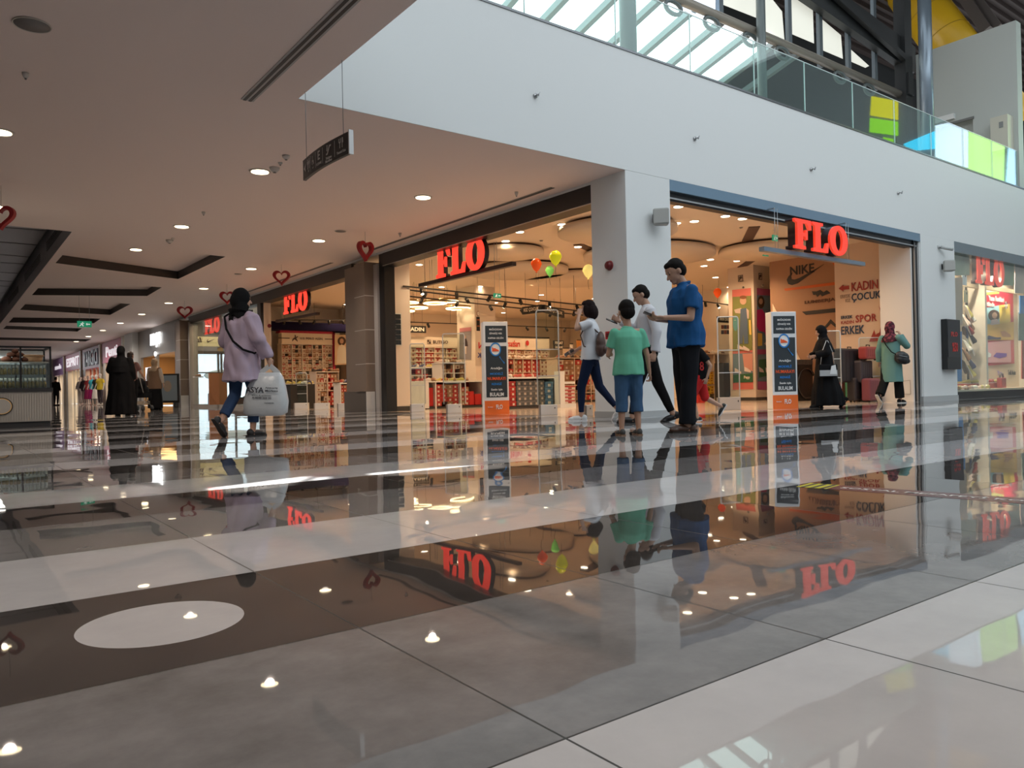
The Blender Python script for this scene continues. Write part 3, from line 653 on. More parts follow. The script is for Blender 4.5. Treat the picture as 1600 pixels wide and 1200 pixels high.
b = MB(); b.box(c.x-.044, c.x-.04, c.y-.03, c.y+.03, c.z-.03, c.z+.03); part('push_plate', b, mat('call_dark', (.12,.01,.012), .4), t)
# digital screen leaning off the pier
p = onY(1486, 540, YF); t = thing('digital_screen', 'tall black screen with faint red writing on the right pier', 'screen', (17.6, YF, 1.2))
b = MB(); b.box(17.30, 17.95, YF-.12, YF-.0, .66, 1.74); part('housing', b, black, t, bevel=.01)
b = MB(); b.box(17.33, 17.92, YF-.125, YF-.12, .92, 1.71); part('display', b, mat('display_black', (.012,.012,.015), .08), t)
rd = mat('display_red', (.25,.01,.01), .4, emit=.12, ecol=(1,.05,.03)); letters('FLO', (17.64, YF-.128, 1.42), (1,0,0), (0,0,1), rd, t, .3, .10); letters('%50', (17.66, YF-.128, 1.14), (1,0,0), (0,0,1), rd, t, .26, .20)
# ---------------------------------------------------------------- the red shop signs
Fp = [(0,0),(.44,0),(.44,.10),(.33,.13),(.33,.43),(.42,.43),(.44,.33),(.52,.33),(.52,.66),(.44,.66),(.42,.56),(.33,.56),(.33,.88),(.50,.88),(.58,.68),(.68,.68),(.66,1.0),(0,1.0),(0,.90),(.10,.87),(.10,.13),(0,.10)]
Lp = [(0,0),(.64,0),(.68,.34),(.58,.34),(.50,.12),(.33,.12),(.33,.87),(.44,.90),(.44,1.0),(0,1.0),(0,.90),(.10,.87),(.10,.13),(0,.10)]
Oo = [(.40+.40*math.cos(a), .5+.53*math.sin(a)) for a in [2*PI*i/36 for i in range(36)]]; Oi = [(.40+.155*math.cos(a), .5+.37*math.sin(a)) for a in [-2*PI*i/28 for i in range(28)]]
redlit = mat('sign_red_lit', (.75, .02, .012), .3, emit=1.25, ecol=(1.0, .055, .03)); redgl = mat('sign_red_gloss', (.78, .03, .015), .12, emit=.55, ecol=(1.0, .07, .03)); sideb = mat('sign_side_dark', (.03,.01,.01), .3)
def redsign(p0, p1, z0, z1, xd, lab, face, bar=None, dth=.10, barm=None, tops=HC):
    """p0 left end and p1 right end of the letters along xd"""
    xd = Vector(xd).normalized(); L = (Vector(p1)-Vector(p0)).dot(xd); h = z1-z0; c0 = Vector(p0); nd = xd.cross(Vector((0,0,1)))
    t = thing('shop_sign', lab, 'sign', (c0+Vector(p1))/2)
    widths = [.68,.68,.80]; gap = .05; tot = sum(widths)+2*gap; k = L/tot; x = 0
    for sp, w_ in (([Fp], .68), ([Lp], .68), ([Oo, Oi], .80)):
        hh = h*1.06 if len(sp) == 2 else h
        c = c0+xd*((x+w_/2)*k); c.z = (z0+z1)/2
        q = place_mesh(curve_mesh(sp, dth*.3), c+nd*dth*.85, xd, (0,0,1), t, face, 'letter', w_*k, hh)
        q2 = place_mesh(curve_mesh(sp, dth), c+nd*dth*.2, xd, (0,0,1), t, sideb, 'letter_side', w_*k*1.0, hh)
        q2.parent = q
        x += w_+gap
    if bar:
        a, e = bar; b = MB(); b.beam(a, e, .10, .07); part('hanging_bar', b, barm or mat('bar_dark', (.05,.03,.025), .35, .4), t)
        for s_ in (.12, .82):
            q = Vector(a).lerp(Vector(e), s_); b = MB(); b.tube([q, Vector((q.x, q.y, tops))], .004, 6); b.tube([q+xd*.08, Vector((q.x, q.y, tops))+xd*.08], .004, 6); part('cable', b, steel, t)
            if tops == 3.34: b = MB(); b.beam((q.x, q.y, 3.34), (q.x, YF+.01, 3.34), .02, .02); part('cable_bracket', b, steel, t)
    return t
Xs = 8.1
redsign(onX(688,437,Xs), onX(763,430,Xs), 2.66, 3.24, (0,-1,0), 'lit red letter sign over the nearer side entrance, between two pilasters', redlit, (onX(657,446,Xs+.02), onX(803,412,Xs+.02)), tops=3.1)
redsign(onX(448,491,Xs), onX(485,488,Xs), 2.69, 3.26, (0,-1,0), 'lit red letter sign over the second side entrance', redlit, (onX(433,502,Xs+.02), onX(497,490,Xs+.02)), tops=3.1)
redsign(onX(324,522,Xs), onX(347,521,Xs), 2.66, 3.2, (0,-1,0), 'farthest lit red letter sign, behind the display window left of the headscarf', redlit, None)
YS_ = 7.5; a_, e_ = onY(1190,390,YS_), onY(1348,411,YS_); a_.z = e_.z = 2.63
redsign(onY(1231,393,YS_-.02), onY(1314,403,YS_-.02), 2.69, 3.19, (1,0,0), 'glossy red letter sign hanging in the front entrance right of the corner column', redgl, (a_, e_), dth=.14, barm=mat('bar_bluegrey', (.20,.25,.31), .3, .4), tops=3.34)
q0 = onY(1519,440,7.86); q1 = onY(1563,448,7.86)
redsign(q0, q1, onY(1541,446,7.86).z, onY(1541,402,7.86).z, (1,0,0), 'red letter sign inside the top of the right-hand display window', mat('sign_red_window', (.75,.05,.03), .3, emit=.7, ecol=(1,.12,.07)), None)
# ---------------------------------------------------------------- shops further along the corridor (plane x = XC)
def Yx(px_): return onX(px_, 600, XC).y
def niche(y0, y1, z1, wallm, glow=None, depth=1.6, side=white):
    b = MB(); b.box(XC+depth, XC+depth+.1, y0, y1, 0, z1+.3, 0); b.box(XC+.16, XC+depth, y0, y1, z1, z1+.05, 0); b.box(XC+.16, XC+depth, y0-.05, y0, 0, z1, 0); b.box(XC+.16, XC+depth, y1, y1+.05, 0, z1, 0); struct('wall_niche', b, wallm)
    if glow: light('shop_window_lamp', 'AREA', (XC+depth*.5, (y0+y1)/2, z1-.05), glow[0]*.42, glow[1], depth*.7, (XC+depth*.5, (y0+y1)/2, 0), size_y=(y1-y0)*.8)
def front(y0, y1, z0, z1, m_, x=XC): b = MB(); b.box(x, x+.12, y0, y1, z0, z1); return b
# grey shopfront
ya, yb = 32.35, Yx(217); g = mat('grey_shopfront', (.26,.25,.24), .4)
b = MB(); b.box(XC, XC+.12, ya, yb, 2.25, HC); b.box(XC, XC+.12, yb-.5, yb, 0, 2.25); b.box(XC, XC+.12, ya, ya+.35, 0, 2.25); b.box(XC, XC+.12, ya+3.9, ya+4.2, 0, 2.25)
struct('wall_shopfront_grey', b, g); niche(ya, yb, 2.3, mat('amber_interior', (.5,.26,.08), .5), (110, (1,.62,.25)))
t = thing('shop_sign', 'glowing white letter sign on the grey shopfront', 'sign', (XC-.05, 36, 2.9)); wl = mat('white_lit', (1,1,1), .4, emit=3)
yc = Yx(246); letters('KOÇU', (XC-.06, yc, 2.88), (0,-1,0), (0,0,1), wl, t, 1.75, .62, .05); b = MB(); b.cyl((XC-.08, yc+.05, 2.28), .10, .05, 14, axis=0); part('dot', b, wl, t)
b = MB(); b.box(XC-.01, XC+.03, Yx(228), Yx(241), 1.5, 2.05); 
for k in range(4): pass
t = thing('light_panel', 'row of bright white panels in the grey shopfront', 'light', (XC, Yx(234), 1.3))
for k in range(4):
    b = MB(); y_ = Yx(228)-k*(Yx(228)-Yx(242))/4; b.box(XC-.02, XC+.0, y_-.5, y_-.06, .95, 1.75); part('panel', b, mat('cool_panel', (.85,.9,1), .4, emit=.9), t)
t = thing('picture_board', 'amber lit board with dark marks inside the grey shopfront', 'board', (XC+.5, 33.2, 1.6)); b = MB(); b.box(XC+.2, XC+.25, Yx(268), Yx(275)+.2, 1.0, 2.0); part('panel', b, mat('amber_panel', (.8,.45,.1), .4, emit=.8), t)
# white pier, pink shop, black and pink shop, pink shop, lilac shop
b = MB(); b.box(XC-.25, XC+.2, Yx(217), Yx(204), 0, HC); struct('wall_white_pier', b, white)
pink = mat('pink_fascia', (.50,.04,.12), .45); maroon = mat('maroon_return', (.25,.01,.04), .45); pier = mat('beige_pier', (.50,.42,.33), .45); dkp = mat('dark_pier', (.10,.08,.07), .4)
def shop(p0, p1, zb_, ztop, fm, inm, glow, txt, tm, lab, tw=.8, th=.5):
    y0, y1 = Yx(p0), Yx(p1); t = thing('shopfront', lab, 'shopfront', (XC, (y0+y1)/2, 0))
    b = MB(); b.box(XC-.12, XC+.1, y0, y1, zb_, ztop); part('fascia', b, fm, t)
    b = MB(); b.box(XC-.1, XC+.15, y1-.9, y1, 0, zb_); part('pier', b, pier, t)
    b = MB(); b.box(XC-.2, XC+.15, y0, y0+.45, 0, ztop); part('pier', b, pier, t)
    for q_ in (.35,.62): b = MB(); yy = y0+.45+(y1-y0-1.3)*q_; b.box(XC-.04, XC+.04, yy, yy+.12, 0, zb_); part('mullion', b, pier, t)
    letters(txt, (XC-.15, y0+.45+(y1-y0)*.46, (zb_+ztop)/2), (0,-1,0), (0,0,1), tm, t, (y1-y0)*tw, (ztop-zb_)*th, .04)
    niche(y0, y1, zb_, inm, glow); return t
wsign = mat('pale_sign', (.85,.8,.85), .4, emit=.6)
shop(200, 164, 2.35, HC-.01, pink, mat('warm_interior', (.62,.48,.34), .5), (160,(1,.8,.6)), 'Penti', wsign, 'pink fronted shop behind the black robed woman', .5, .5)
shop(163, 133, 2.2, HC-.01, mat('pink_fascia_dark', (.42,.05,.12), .45), mat('orange_interior', (.45,.12,.05), .5), (220,(1,.75,.55)), 'YARGICI', mat('navy_sign', (.03,.03,.09), .4), 'shop with dark letters on a pink fascia and dressed mannequins', .75, .75)
shop(132, 106, 2.35, HC-.01, mat('pink_fascia_b', (.46,.04,.13), .45), mat('cream_interior', (.72,.60,.45), .5), (260,(1,.85,.65)), 'ESPRIT', wsign, 'pink shop with pale letters, next beyond the mannequins', .75, .55)
shop(105, 86, 2.2, HC-.01, mat('lilac_fascia', (.30,.16,.34), .45), mat('cream_interior', (.7,.6,.5), .5), (300,(1,.9,.8)), 'moda', wsign, 'lilac fronted shop, farthest down the corridor', .5, .3)
b = MB(); b.box(XC-.1, XC+.3, Yx(86), 76, 0, HC); struct('wall_far_right', b, mat('far_wall', (.6,.55,.5), .5))
# backing wall so nothing leaks between niches
b = MB(); b.box(XC+1.8, XC+2, 34, 76, 0, 4); b.box(XC+.4, XC+2, 32.4, 32.5, 0, 4); struct('wall_back_of_shops', b, g)
# ---------------------------------------------------------------- kiosk
ky = 14.15; kx1 = onY(81, 640, ky).x; kz0 = .09
t = thing('food_kiosk', 'white ribbed food kiosk with a glass display case, at the left edge', 'kiosk', (kx1-1.2, ky+.4, 0))
zc = onY(60, 606, ky).z; zcase = onY(60, 541, ky).z; wpan = mat('kiosk_white', (.50,.49,.46), .45)
b = MB(); b.box(-1.2, kx1-.02, ky+.03, ky+.85, 0, kz0+.02); part('plinth', b, mat('kiosk_plinth', (.055,.058,.065), .5), t)
b = MB(); b.box(-1.2, kx1, ky, ky+.9, kz0, zc-.06)
for i in range(64): b.box(kx1-.03-i*.034, kx1-.012-i*.034, ky-.008, ky, kz0, zc-.06)
part('ribbed_front', b, wpan, t)
b = MB(); b.box(-1.2, kx1+.02, ky-.03, ky+.92, zc-.06, zc); part('worktop', b, mat('kiosk_dark', (.035,.036,.04), .35), t)
fr = MB()
for x in (-1.2, kx1-.42-.0, kx1-.02): 
    for y in (ky, ky+.86): fr.box(x, x+.025, y, y+.025, zc, zcase+.0)
for y in (ky, ky+.86): fr.box(-1.2, kx1+.005, y, y+.025, zcase-.03, zcase)
fr.box(-1.2,-1.17,ky,ky+.88,zcase-.03,zcase); fr.box(kx1-.02,kx1+.005,ky,ky+.88,zcase-.03,zcase); part('case_frame', fr, mat('case_frame', (.03,.03,.032), .3, .5), t)
b = MB(); b.box(-1.2, kx1-.02, ky+.005, ky+.012, zc, zc+.40); b.box(-1.2, kx1-.02, ky+.87, ky+.877, zc, zcase-.03); part('case_glass', b, clear, t)
b = MB(); b.box(-1.2, kx1-.02, ky+.02, ky+.7, zc+.395, zc+.41); part('glass_shelf', b, mat('kiosk_shelf', (.42,.42,.38), .2), t)
b = MB(); b.box(-1.2, kx1-.02, ky+.06, ky+.7, zc+.2, zc+.208); part('glass_shelf', b, clear, t)
light('case_fill', 'AREA', (kx1-.9, ky+.4, zcase-.05), 14, (1,.95,.85), .5, (kx1-.9, ky+.4, 0), size_y=1.2, parent=t)  # fill light added to brighten the bottles, no fixture built here
# oval emblem
cc = onY(2, 635, ky-.012)
gold = mat('gold_rim', (.55,.33,.12), .3, .6, emit=.15, ecol=(1,.6,.25))
for nm, r1, m_ in (('emblem_rim', 1.0, black), ('emblem_ring', .9, gold), ('emblem_face', .82, wpan)):
    me = curve_mesh([[(math.cos(a)*r1, math.sin(a)*r1) for a in [2*PI*i/40 for i in range(40)]]], .006)
    place_mesh(me, cc+Vector((0,-.004*(1.2-r1)*20,0)), (1,0,0), (0,0,1), t, m_, nm, .30*r1, .27*r1)
letters('na', cc+Vector((.045,-.022,0)), (1,0,.1), (0,0,1), mat('kiosk_script', (.04,.03,.02), .4), t, .10, .06)
# bottles in the kiosk
bodym = mat('juice_amber', (.25,.17,.04), .2); capm = mat('cap_white', (.9,.9,.86), .4)
bt = thing('juice_bottle', 'small amber bottle with a white cap in the kiosk case', 'bottle', group='juice bottles in the kiosk case')
b = MB(); b.tube([(0,0,0),(0,0,.075),(0,0,.098),(0,0,.11)], [.024,.024,.014,.013], 12); part('bottle_body', b, bodym, bt, world=False)
b = MB(); b.cyl((0,0,.105), .019, .05, 10); part('cap', b, capm, bt, world=False)
first = True
for zz, yy, n_, nm in ((zc+.004, ky+.10, 22, 'lower'), (zc+.004, ky+.22, 14, 'lower'), (zc+.212, ky+.12, 22, 'upper')):
    for i in range(n_):
        if nm == 'lower' and yy > ky+.15 and i % 3 == 1: continue
        x = kx1-.08-i*.052+random.uniform(-.006,.006); 
        lab = 'small amber bottle with a white cap on the %s level of the kiosk case' % nm
        if first: bt.location = (x, yy, zz); bt['label'] = lab; first = False
        else: dup(bt, (x, yy, zz), None, lab, 'juice bottles in the kiosk case, '+nm+' level')
bt['group'] = 'juice bottles in the kiosk case, lower level'
for (px_, w, h, m_, lab, nm) in ((26,.34,.13,mat('bread_brown',(.06,.025,.016),.7),'dark brown loaf cakes on the kiosk shelf','cake'),(52,.28,.11,mat('wicker',(.30,.20,.12),.8,bump=.5,nscale=60),'pale wicker basket on the kiosk shelf','basket')):
    c = onY(px_, 563, ky+.35); z0 = zc+.411; t = thing(nm, lab, nm, (c.x, c.y, z0))
    b = MB()
    if nm == 'cake':
        for k in range(3): b.ell((c.x-.13+k*.13, c.y, z0+.05), (.08,.10,.05))
        for k in range(2): b.ell((c.x-.07+k*.11, c.y, z0+.125), (.07,.09,.04))
        b.ell((c.x-.02, c.y, z0+.18), (.05,.07,.035))
        part('loaves', b, m_, t); b = MB(); b.box(c.x-.22, c.x+.22, c.y-.12, c.y+.12, z0, z0+.012); part('board', b, mat('board_dark', (.05,.04,.03), .5), t)
    else:
        b.tube([(c.x, c.y, z0),(c.x, c.y, z0+h)], [.11,.14], 24); part('body', b, m_, t)
        b = MB(); b.tube([(c.x+.14*math.cos(a), c.y+.14*math.sin(a), z0+h) for a in [2*PI*i/24 for i in range(24)]], .012, 8, closed=True); part('rim', b, m_, t)
# floor sticker
t = thing('floor_sticker', 'worn red floor sticker with white words and a yellow striped end', 'sticker', (3.12, 1.5, 0))
a, e = Vector((3.04,1.93,0)), Vector((3.19,1.02,0)); d = (e-a).normalized(); s_ = Vector((-d.y, d.x, 0))*.075
def strip(u0, u1, m_, nm, z=.0008, w=1.0): 
    b = MB(); p, q = a.lerp(e, u0), a.lerp(e, u1); b.hexa([p-s_*w, q-s_*w, q+s_*w, p+s_*w]+[v+Vector((0,0,z)) for v in (p-s_*w, q-s_*w, q+s_*w, p+s_*w)]); part(nm, b, m_, t)
strip(.14, 1.0, mat('sticker_red', (.13,.04,.04), .25), 'red_band'); strip(0, .14, mat('sticker_yellow', (.60,.58,.03), .3), 'yellow_end')
for k in range(3): strip(.02+k*.045, .038+k*.045, black, 'stripe', .0012)
letters('SOSYAL MESAFEYİ KORU', a.lerp(e,.58)+Vector((0,0,.0016)), d, Vector((-d.y,d.x,0)), mat('sticker_white', (.6,.6,.58), .4), t, .74, .055, .0005)
# ================================================================ INSIDE THE SHOP
warm = (1, .69, .40)
shopdl = mat('shop_lamp', (1,.9,.75), .4, emit=11, ecol=(1,.84,.60))
sd = make_downlight('shop_downlight', mat('shop_ring', (.75,.62,.5), .4), shopdl, .08); k_ = 0
ZS = 3.55
spots = [(1060,322),(1085,345),(1057,348),(878,350),(790,376),(655,413),(968-65,385),(1160,341),(1140,395),(1300,355),(742,455),(738,410),(825,438),(750,447),(895,445),(935,478),(707,495),(863,489),(910,425),(1100,415),(1118,433),(1140,448),(690,448),(760,470),(1085,385),(1110,405),(840,470),(880,497),(1350,352),(640,478)]
for i, (x, y) in enumerate(spots):
    p = onZ(x, y, ZS); 
    if not (8.3 < p.x < 22 and 8.1 < p.y < 26.6): continue
    o = sd if k_ == 0 else dup(sd, (0,0,0)); k_ += 1
    o.location = (p.x, p.y, ZS); o['label'] = 'round recessed downlight glowing in the shop ceiling'; o['group'] = 'recessed downlights of the shop'
for o_ in [o for o in COL.objects if o.name.startswith('shop_downlight')]:
    light('lamp_bulb', 'SPOT', (o_.location.x, o_.location.y, ZS-.04), 62, warm, .07, (o_.location.x, o_.location.y, 0), parent=o_, spot=2.6)
for x_ in (9.3, 11.7, 14.1, 16.2, 18.6):  # extra downlights added at hidden spots to light the shop
    for y_ in (8.9, 12.0, 14.6, 17.2, 19.8, 22.4, 25.2):
        if x_ > 16 and y_ < 10 or x_ > 17 and y_ < 19 or (x_ < 9.5 and y_ > 21): continue
        o = dup(sd, (x_, y_, ZS)); o['label'] = 'round recessed downlight glowing in the shop ceiling'; o['group'] = 'recessed downlights of the shop'
        light('lamp_bulb', 'SPOT', (x_, y_, ZS-.04), 74, warm, .07, (x_, y_, 0), parent=o, spot=2.6)
# double spots in square trims, hanging camera, exit signs, ring lamps
trk = mat('track_black', (.015,.013,.012), .45); lampw = mat('spot_glow', (1,.9,.7), .4, emit=9, ecol=(1,.85,.62))
def track(p0, p1, k, lab, lit=()):
    t = thing('track_light', lab, 'track light', (p0+p1)/2); b = MB(); b.beam(p0, p1, .035, .03); part('rail', b, trk, t)
    for s_ in (.1, .5, .9):
        q = p0.lerp(p1, s_); b = MB(); b.tube([q, Vector((q.x,q.y,ZS))], .004, 6); part('hanger', b, trk, t)
    for i in range(k):
        q = p0.lerp(p1, (i+.5)/k); a = random.uniform(0, 6); d = Vector((math.cos(a)*.5, math.sin(a)*.5, -.8)).normalized()
        b = MB(); b.tube([q, q-Vector((0,0,.06))], .012, 8); b.tube([q-Vector((0,0,.06))-d*.04, q-Vector((0,0,.06))+d*.10], .042, 12); h = part('spot_head', b, trk, t)
        if i in lit:
            e = q-Vector((0,0,.06))+d*.10; b = MB(); b.tube([e, e+d*.004], .036, 12); part('spot_lamp', b, lampw, h)
Y1 = 15.2
track(onY(630,447,Y1), onY(922,478,Y1), 6, 'nearest black track light crossing the shop ceiling', (0,4))
track(onY(630,452,Y1+.7), onY(922,488,Y1+.7), 5, 'second black track light crossing the shop ceiling', (2,))
track(onY(630,462,17.4), onY(925,494,17.4), 6, 'third black track light crossing the shop ceiling', (1,))
track(onY(632,503,21.5), onY(770,508,21.5), 2, 'far black track light above the pale brand wall of the first entrance')
track(onY(775,508,21.5), onY(925,514,21.5), 5, 'far black track light above the shelves of stacked red boxes')
track(onY(432,500,25.4), onY(547,500,25.4), 5, 'black track light in front of the navy band, in the second entrance')
track(onY(1092,470,15.5), onY(1150,478,15.5), 3, 'short track light left of the poster column', (1,))
goldm = mat('gold_ring', (.45,.30,.12), .3, .7); ringglow = mat('ring_glow', (1,.9,.6), .4, emit=4.5, ecol=(1,.82,.45))
for i, (x, y, r) in enumerate(((650,481,.33),(680,474,.33),(716,482,.36),(700,471,.30),(637,473,.30),(634,486,.24))):
    c = onY(x, y, 19.5); t = thing('ring_lamp', 'glowing gold ring lamp of the cluster over the first entrance, ' + ('second from the left, low','middle, high','rightmost and lowest','high, behind the rightmost','farthest left, high','farthest left, low')[i], 'ring lamp', c, group='cluster of gold ring lamps')
    pts = [c+Vector((r*math.cos(a), r*math.sin(a), 0)) for a in [2*PI*j/28 for j in range(28)]]
    b = MB(); b.tube(pts, .022, 6, closed=True); part('glow_ring', b, ringglow, t)
    b = MB(); b.tube([p+Vector((0,0,.045)) for p in pts], .035, 6, closed=True); part('gold_ring', b, goldm, t)
    for j in (0, 9, 18): b = MB(); b.tube([pts[j]+Vector((0,0,.05)), Vector((pts[j].x, pts[j].y, ZS))], .003, 5); part('cord', b, trk, t)
# balloons
def balloon(x, y, Y, r, col, lab, e=.25):
    c = onY(x, y, Y); t = thing('balloon', lab, 'balloon', c, group='balloons floating in the shop')
    n_, k2 = 20, 12; rings = []
    for i in range(k2+1):
        a = PI*i/k2; rr = r*math.sin(a)*(1-.18*(1-math.cos(a))/2*1.0 if a > PI/2 else 1); z = r*1.12*math.cos(a) - (.25*r*max(0,(a-PI/2)/(PI/2))**2)
        rings.append([(c.x+rr*math.cos(2*PI*j/n_), c.y+rr*math.sin(2*PI*j/n_), c.z+z) for j in range(n_)])
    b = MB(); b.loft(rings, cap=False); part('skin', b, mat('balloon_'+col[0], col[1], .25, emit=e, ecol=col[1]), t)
    b = MB(); b.tube([c-Vector((0,0,r*1.33)), c-Vector((0,0,r*1.5))], [.008,.022], 8); part('knot', b, MATS['balloon_'+col[0]], t)
    b = MB(); b.tube([c-Vector((0,0,r*1.45)), c-Vector((.01,0,r*2.2)), c-Vector((0,.01,r*3.3))], .003, 5); part('string', b, trk, t)
OR = ('orange',(.95,.10,.01)); YE = ('yellow',(.80,.85,.02)); GR = ('green',(.20,.62,.12)); PA = ('pale_yellow',(.98,.82,.25))
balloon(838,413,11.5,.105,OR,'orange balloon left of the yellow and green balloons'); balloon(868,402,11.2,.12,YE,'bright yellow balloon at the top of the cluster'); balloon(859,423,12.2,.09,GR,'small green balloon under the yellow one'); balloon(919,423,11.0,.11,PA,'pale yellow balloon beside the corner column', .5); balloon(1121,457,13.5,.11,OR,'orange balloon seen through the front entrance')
# black direction boards hanging in the shop
bdm = mat('board_black', (.02,.017,.015), .5); bw = mat('board_white', (.85,.75,.62), .5)
def board(P0, P1, z0, z1, txt, lab, fill=.8, wires=True, dr=.06):
    P0 = Vector(P0); P1 = Vector(P1); xd = (P1-P0); xd.z = 0; w = xd.length; xd.normalize(); nd = xd.cross(Vector((0,0,1))); c = (P0+P1)/2; c.z = (z0+z1)/2
    t = thing('shop_board', lab, 'sign', c); b = MB(); b.beam(Vector((P0.x,P0.y,c.z)), Vector((P1.x,P1.y,c.z)), dr, z1-z0); part('panel', b, bdm, t)
    tx = txt if isinstance(txt, list) else [txt]
    for i, s_ in enumerate(tx):
        letters(s_, c+nd*(dr/2+.004)+Vector((0,0,((len(tx)-1)/2-i)*(z1-z0)/len(tx)*.9)), xd, (0,0,1), bw, t, w*fill, (z1-z0)*(.55 if len(tx) == 1 else .30))
    if wires:
        for s_ in (.15,.85): q = P0.lerp(P1, s_); b = MB(); b.tube([Vector((q.x,q.y,z1)), Vector((q.x,q.y,ZS))], .003, 5); part('wire', b, trk, t)
a = onY(817,487,15.6); m_ = onY(848,482,14.9); e = onX(880,484,0.1+m_.x+.0) if False else onY(880,484,15.9)
zt1, zb1 = onY(848,476,14.9).z, onY(848,488,14.9).z
board(a, (m_.x-.03, m_.y, 0), zb1, zt1, 'KIZ ÇOCUK', 'left face of the angled black board with white words'); board((m_.x+.03, m_.y, 0), e, zb1, zt1, 'KIZ ÇOCUK', 'right face of the angled black board with white words')
q = onY(632,515,20.5); r_ = onY(665,514,20.5); board(q, r_, onY(650,520,20.5).z, onY(650,509,20.5).z, 'KADIN', 'black board with white word above the magenta wall, first entrance')
q = onY(1121,500,14.5); r_ = onY(1142,500,14.5); board(q, r_, onY(1130,504,14.5).z, onY(1130,495,14.5).z, 'ERKEK ÇOCUK', 'small black board left of the poster column')
q = onY(1104,520,17); r_ = onY(1124,519,17); board(q, r_, onY(1114,523,17).z, onY(1114,516,17).z, 'ÖDEME NOKTASI', 'narrow black board low beside the poster column')
q = onY(865,540,20.5); r_ = onY(880,539,20.5); board(q, r_, onY(872,546,20.5).z, onY(872,532,20.5).z, ['FIRSAT','ÜRÜNLERİ'], 'black board with two white words behind the clear gate')
exit_sign(onY(777,462,14), .20, .10, 'green exit sign hanging among the tracks of the shop', hang=ZS)
exit_sign(onY(1211,372,9.2), .17, .12, 'green exit sign left of the glossy red letters', hang=ZS); exit_sign(onY(1196,397,10.6), .20, .09, 'green exit sign with running figure under the left end of the bar', hang=ZS)
exit_sign(onY(499,431,19.5), .16, .10, 'exit sign beside the second red letter sign', hang=ZS)
for (x, y, Y, lab) in ((1160,350,9.4,'grey security camera hanging inside the front entrance'), (848,370,12.5,'grey security camera hanging inside the side entrance')):
    p = onY(x, y, Y); t = thing('security_camera', lab, 'camera', p); mm = mat('cam_body', (.45,.40,.35), .4)
    b = MB(); b.tube([Vector((p.x-.04,p.y,ZS)), Vector((p.x-.04,p.y,ZS-.02)), Vector((p.x-.04,p.y,p.z+.02))], [.045,.03,.012], 12); part('bracket', b, mm, t)
    b = MB(); b.box(p.x-.06, p.x+.10, p.y-.035, p.y+.035, p.z-.03, p.z+.03); part('housing', b, mm, t, bevel=.008)
    b = MB(); b.cyl((p.x-.066, p.y, p.z), .022, .008, 12, axis=0); part('lens', b, trk, t)
# ---- shoe boxes: one mesh per palette, unit 0.30 wide, 0.20 deep, 0.12 high
PAL = {'red':((.42,.03,.02),(.50,.04,.03),(.75,.6,.5)), 'white':((.62,.52,.42),(.66,.57,.48),(.25,.08,.05)), 'grey':((.12,.12,.12),(.16,.15,.15),(.50,.42,.35)), 'kraft':((.33,.17,.09),(.38,.2,.1),(.62,.5,.4)),
       'yellow':((.75,.48,.04),(.80,.55,.06),(.35,.12,.02)), 'blue':((.10,.22,.38),(.14,.28,.45),(.7,.7,.65)), 'rwhite':((.68,.60,.52),(.50,.03,.03),(.35,.04,.03))}
BOX = {}
def boxmesh(kind):
    if kind in BOX: return BOX[kind]
    c = PAL[kind]; b = MB(); b.box(0, .296, .006, .2, 0, .085, 0); b.box(-.002, .298, 0, .202, .083, .117, 1); b.box(.10, .20, .001, .006, .02, .075, 2)
    BOX[kind] = b.mesh('shoe_box', [mat('card_%s' % kind, c[0], .55), mat('lid_%s' % kind, c[1], .5), mat('label_%s' % kind, c[2], .5)]); return BOX[kind]
nbox = [0]
def put_box(kind, x, y, z, w, h, d, label, group, rz=0):
    o = bpy.data.objects.new('shoe_box', boxmesh(kind)); COL.objects.link(o); o.location = (x, y, z); o.rotation_euler = (0,0,rz); o.scale = (w/.30*.97, d/.20, h/.12*.98)
    tag(o, label, 'box', group); nbox[0] += 1
def boxes_x(x0, x1, y, z0, z1, cols, rows, kinds, label, group, d=.3, skip=.04, stuff=False):
    w = (x1-x0)/cols; h = (z1-z0)/rows
    if stuff:
        mb = MB(); ks = sorted(set(kinds)); mats_ = []
        for k in ks: mats_ += [mat('card_%s' % k, PAL[k][0], .55), mat('lid_%s' % k, PAL[k][1], .5), mat('label_%s' % k, PAL[k][2], .5)]
        for i in range(cols):
            for j in range(rows):
                if random.random() < skip: continue
                k = ks.index(random.choice(kinds)); X = x0+i*w; Z = z0+j*h; g_ = random.uniform(0,.03)
                mb.box(X+.01*w, X+w*.97, y+g_, y+d, Z, Z+h*.72, 3*k); mb.box(X, X+w*.98, y-.006+g_, y+d, Z+h*.72, Z+h*.96, 3*k+1); mb.box(X+w*.35, X+w*.65, y-.004+g_, y+g_, Z+h*.2, Z+h*.6, 3*k+2)
        return single('shoe_box_stacks', mb, mats_, label, 'boxes', (x0, y, z0), kind='stuff')
    for i in range(cols):
        k = random.choice(kinds)
        for j in range(rows):
            if random.random() < skip: continue
            kk = k if random.random() < .6 else random.choice(kinds)
            put_box(kk, x0+i*w+.004, y+random.uniform(0,.02), z0+j*h, w, h, d, '%s %s' % ({'red':'dark red','white':'cream','grey':'charcoal','kraft':'brown','yellow':'yellow','blue':'blue','rwhite':'white'}[kk], label), '%s, %s ones' % (group, kk))
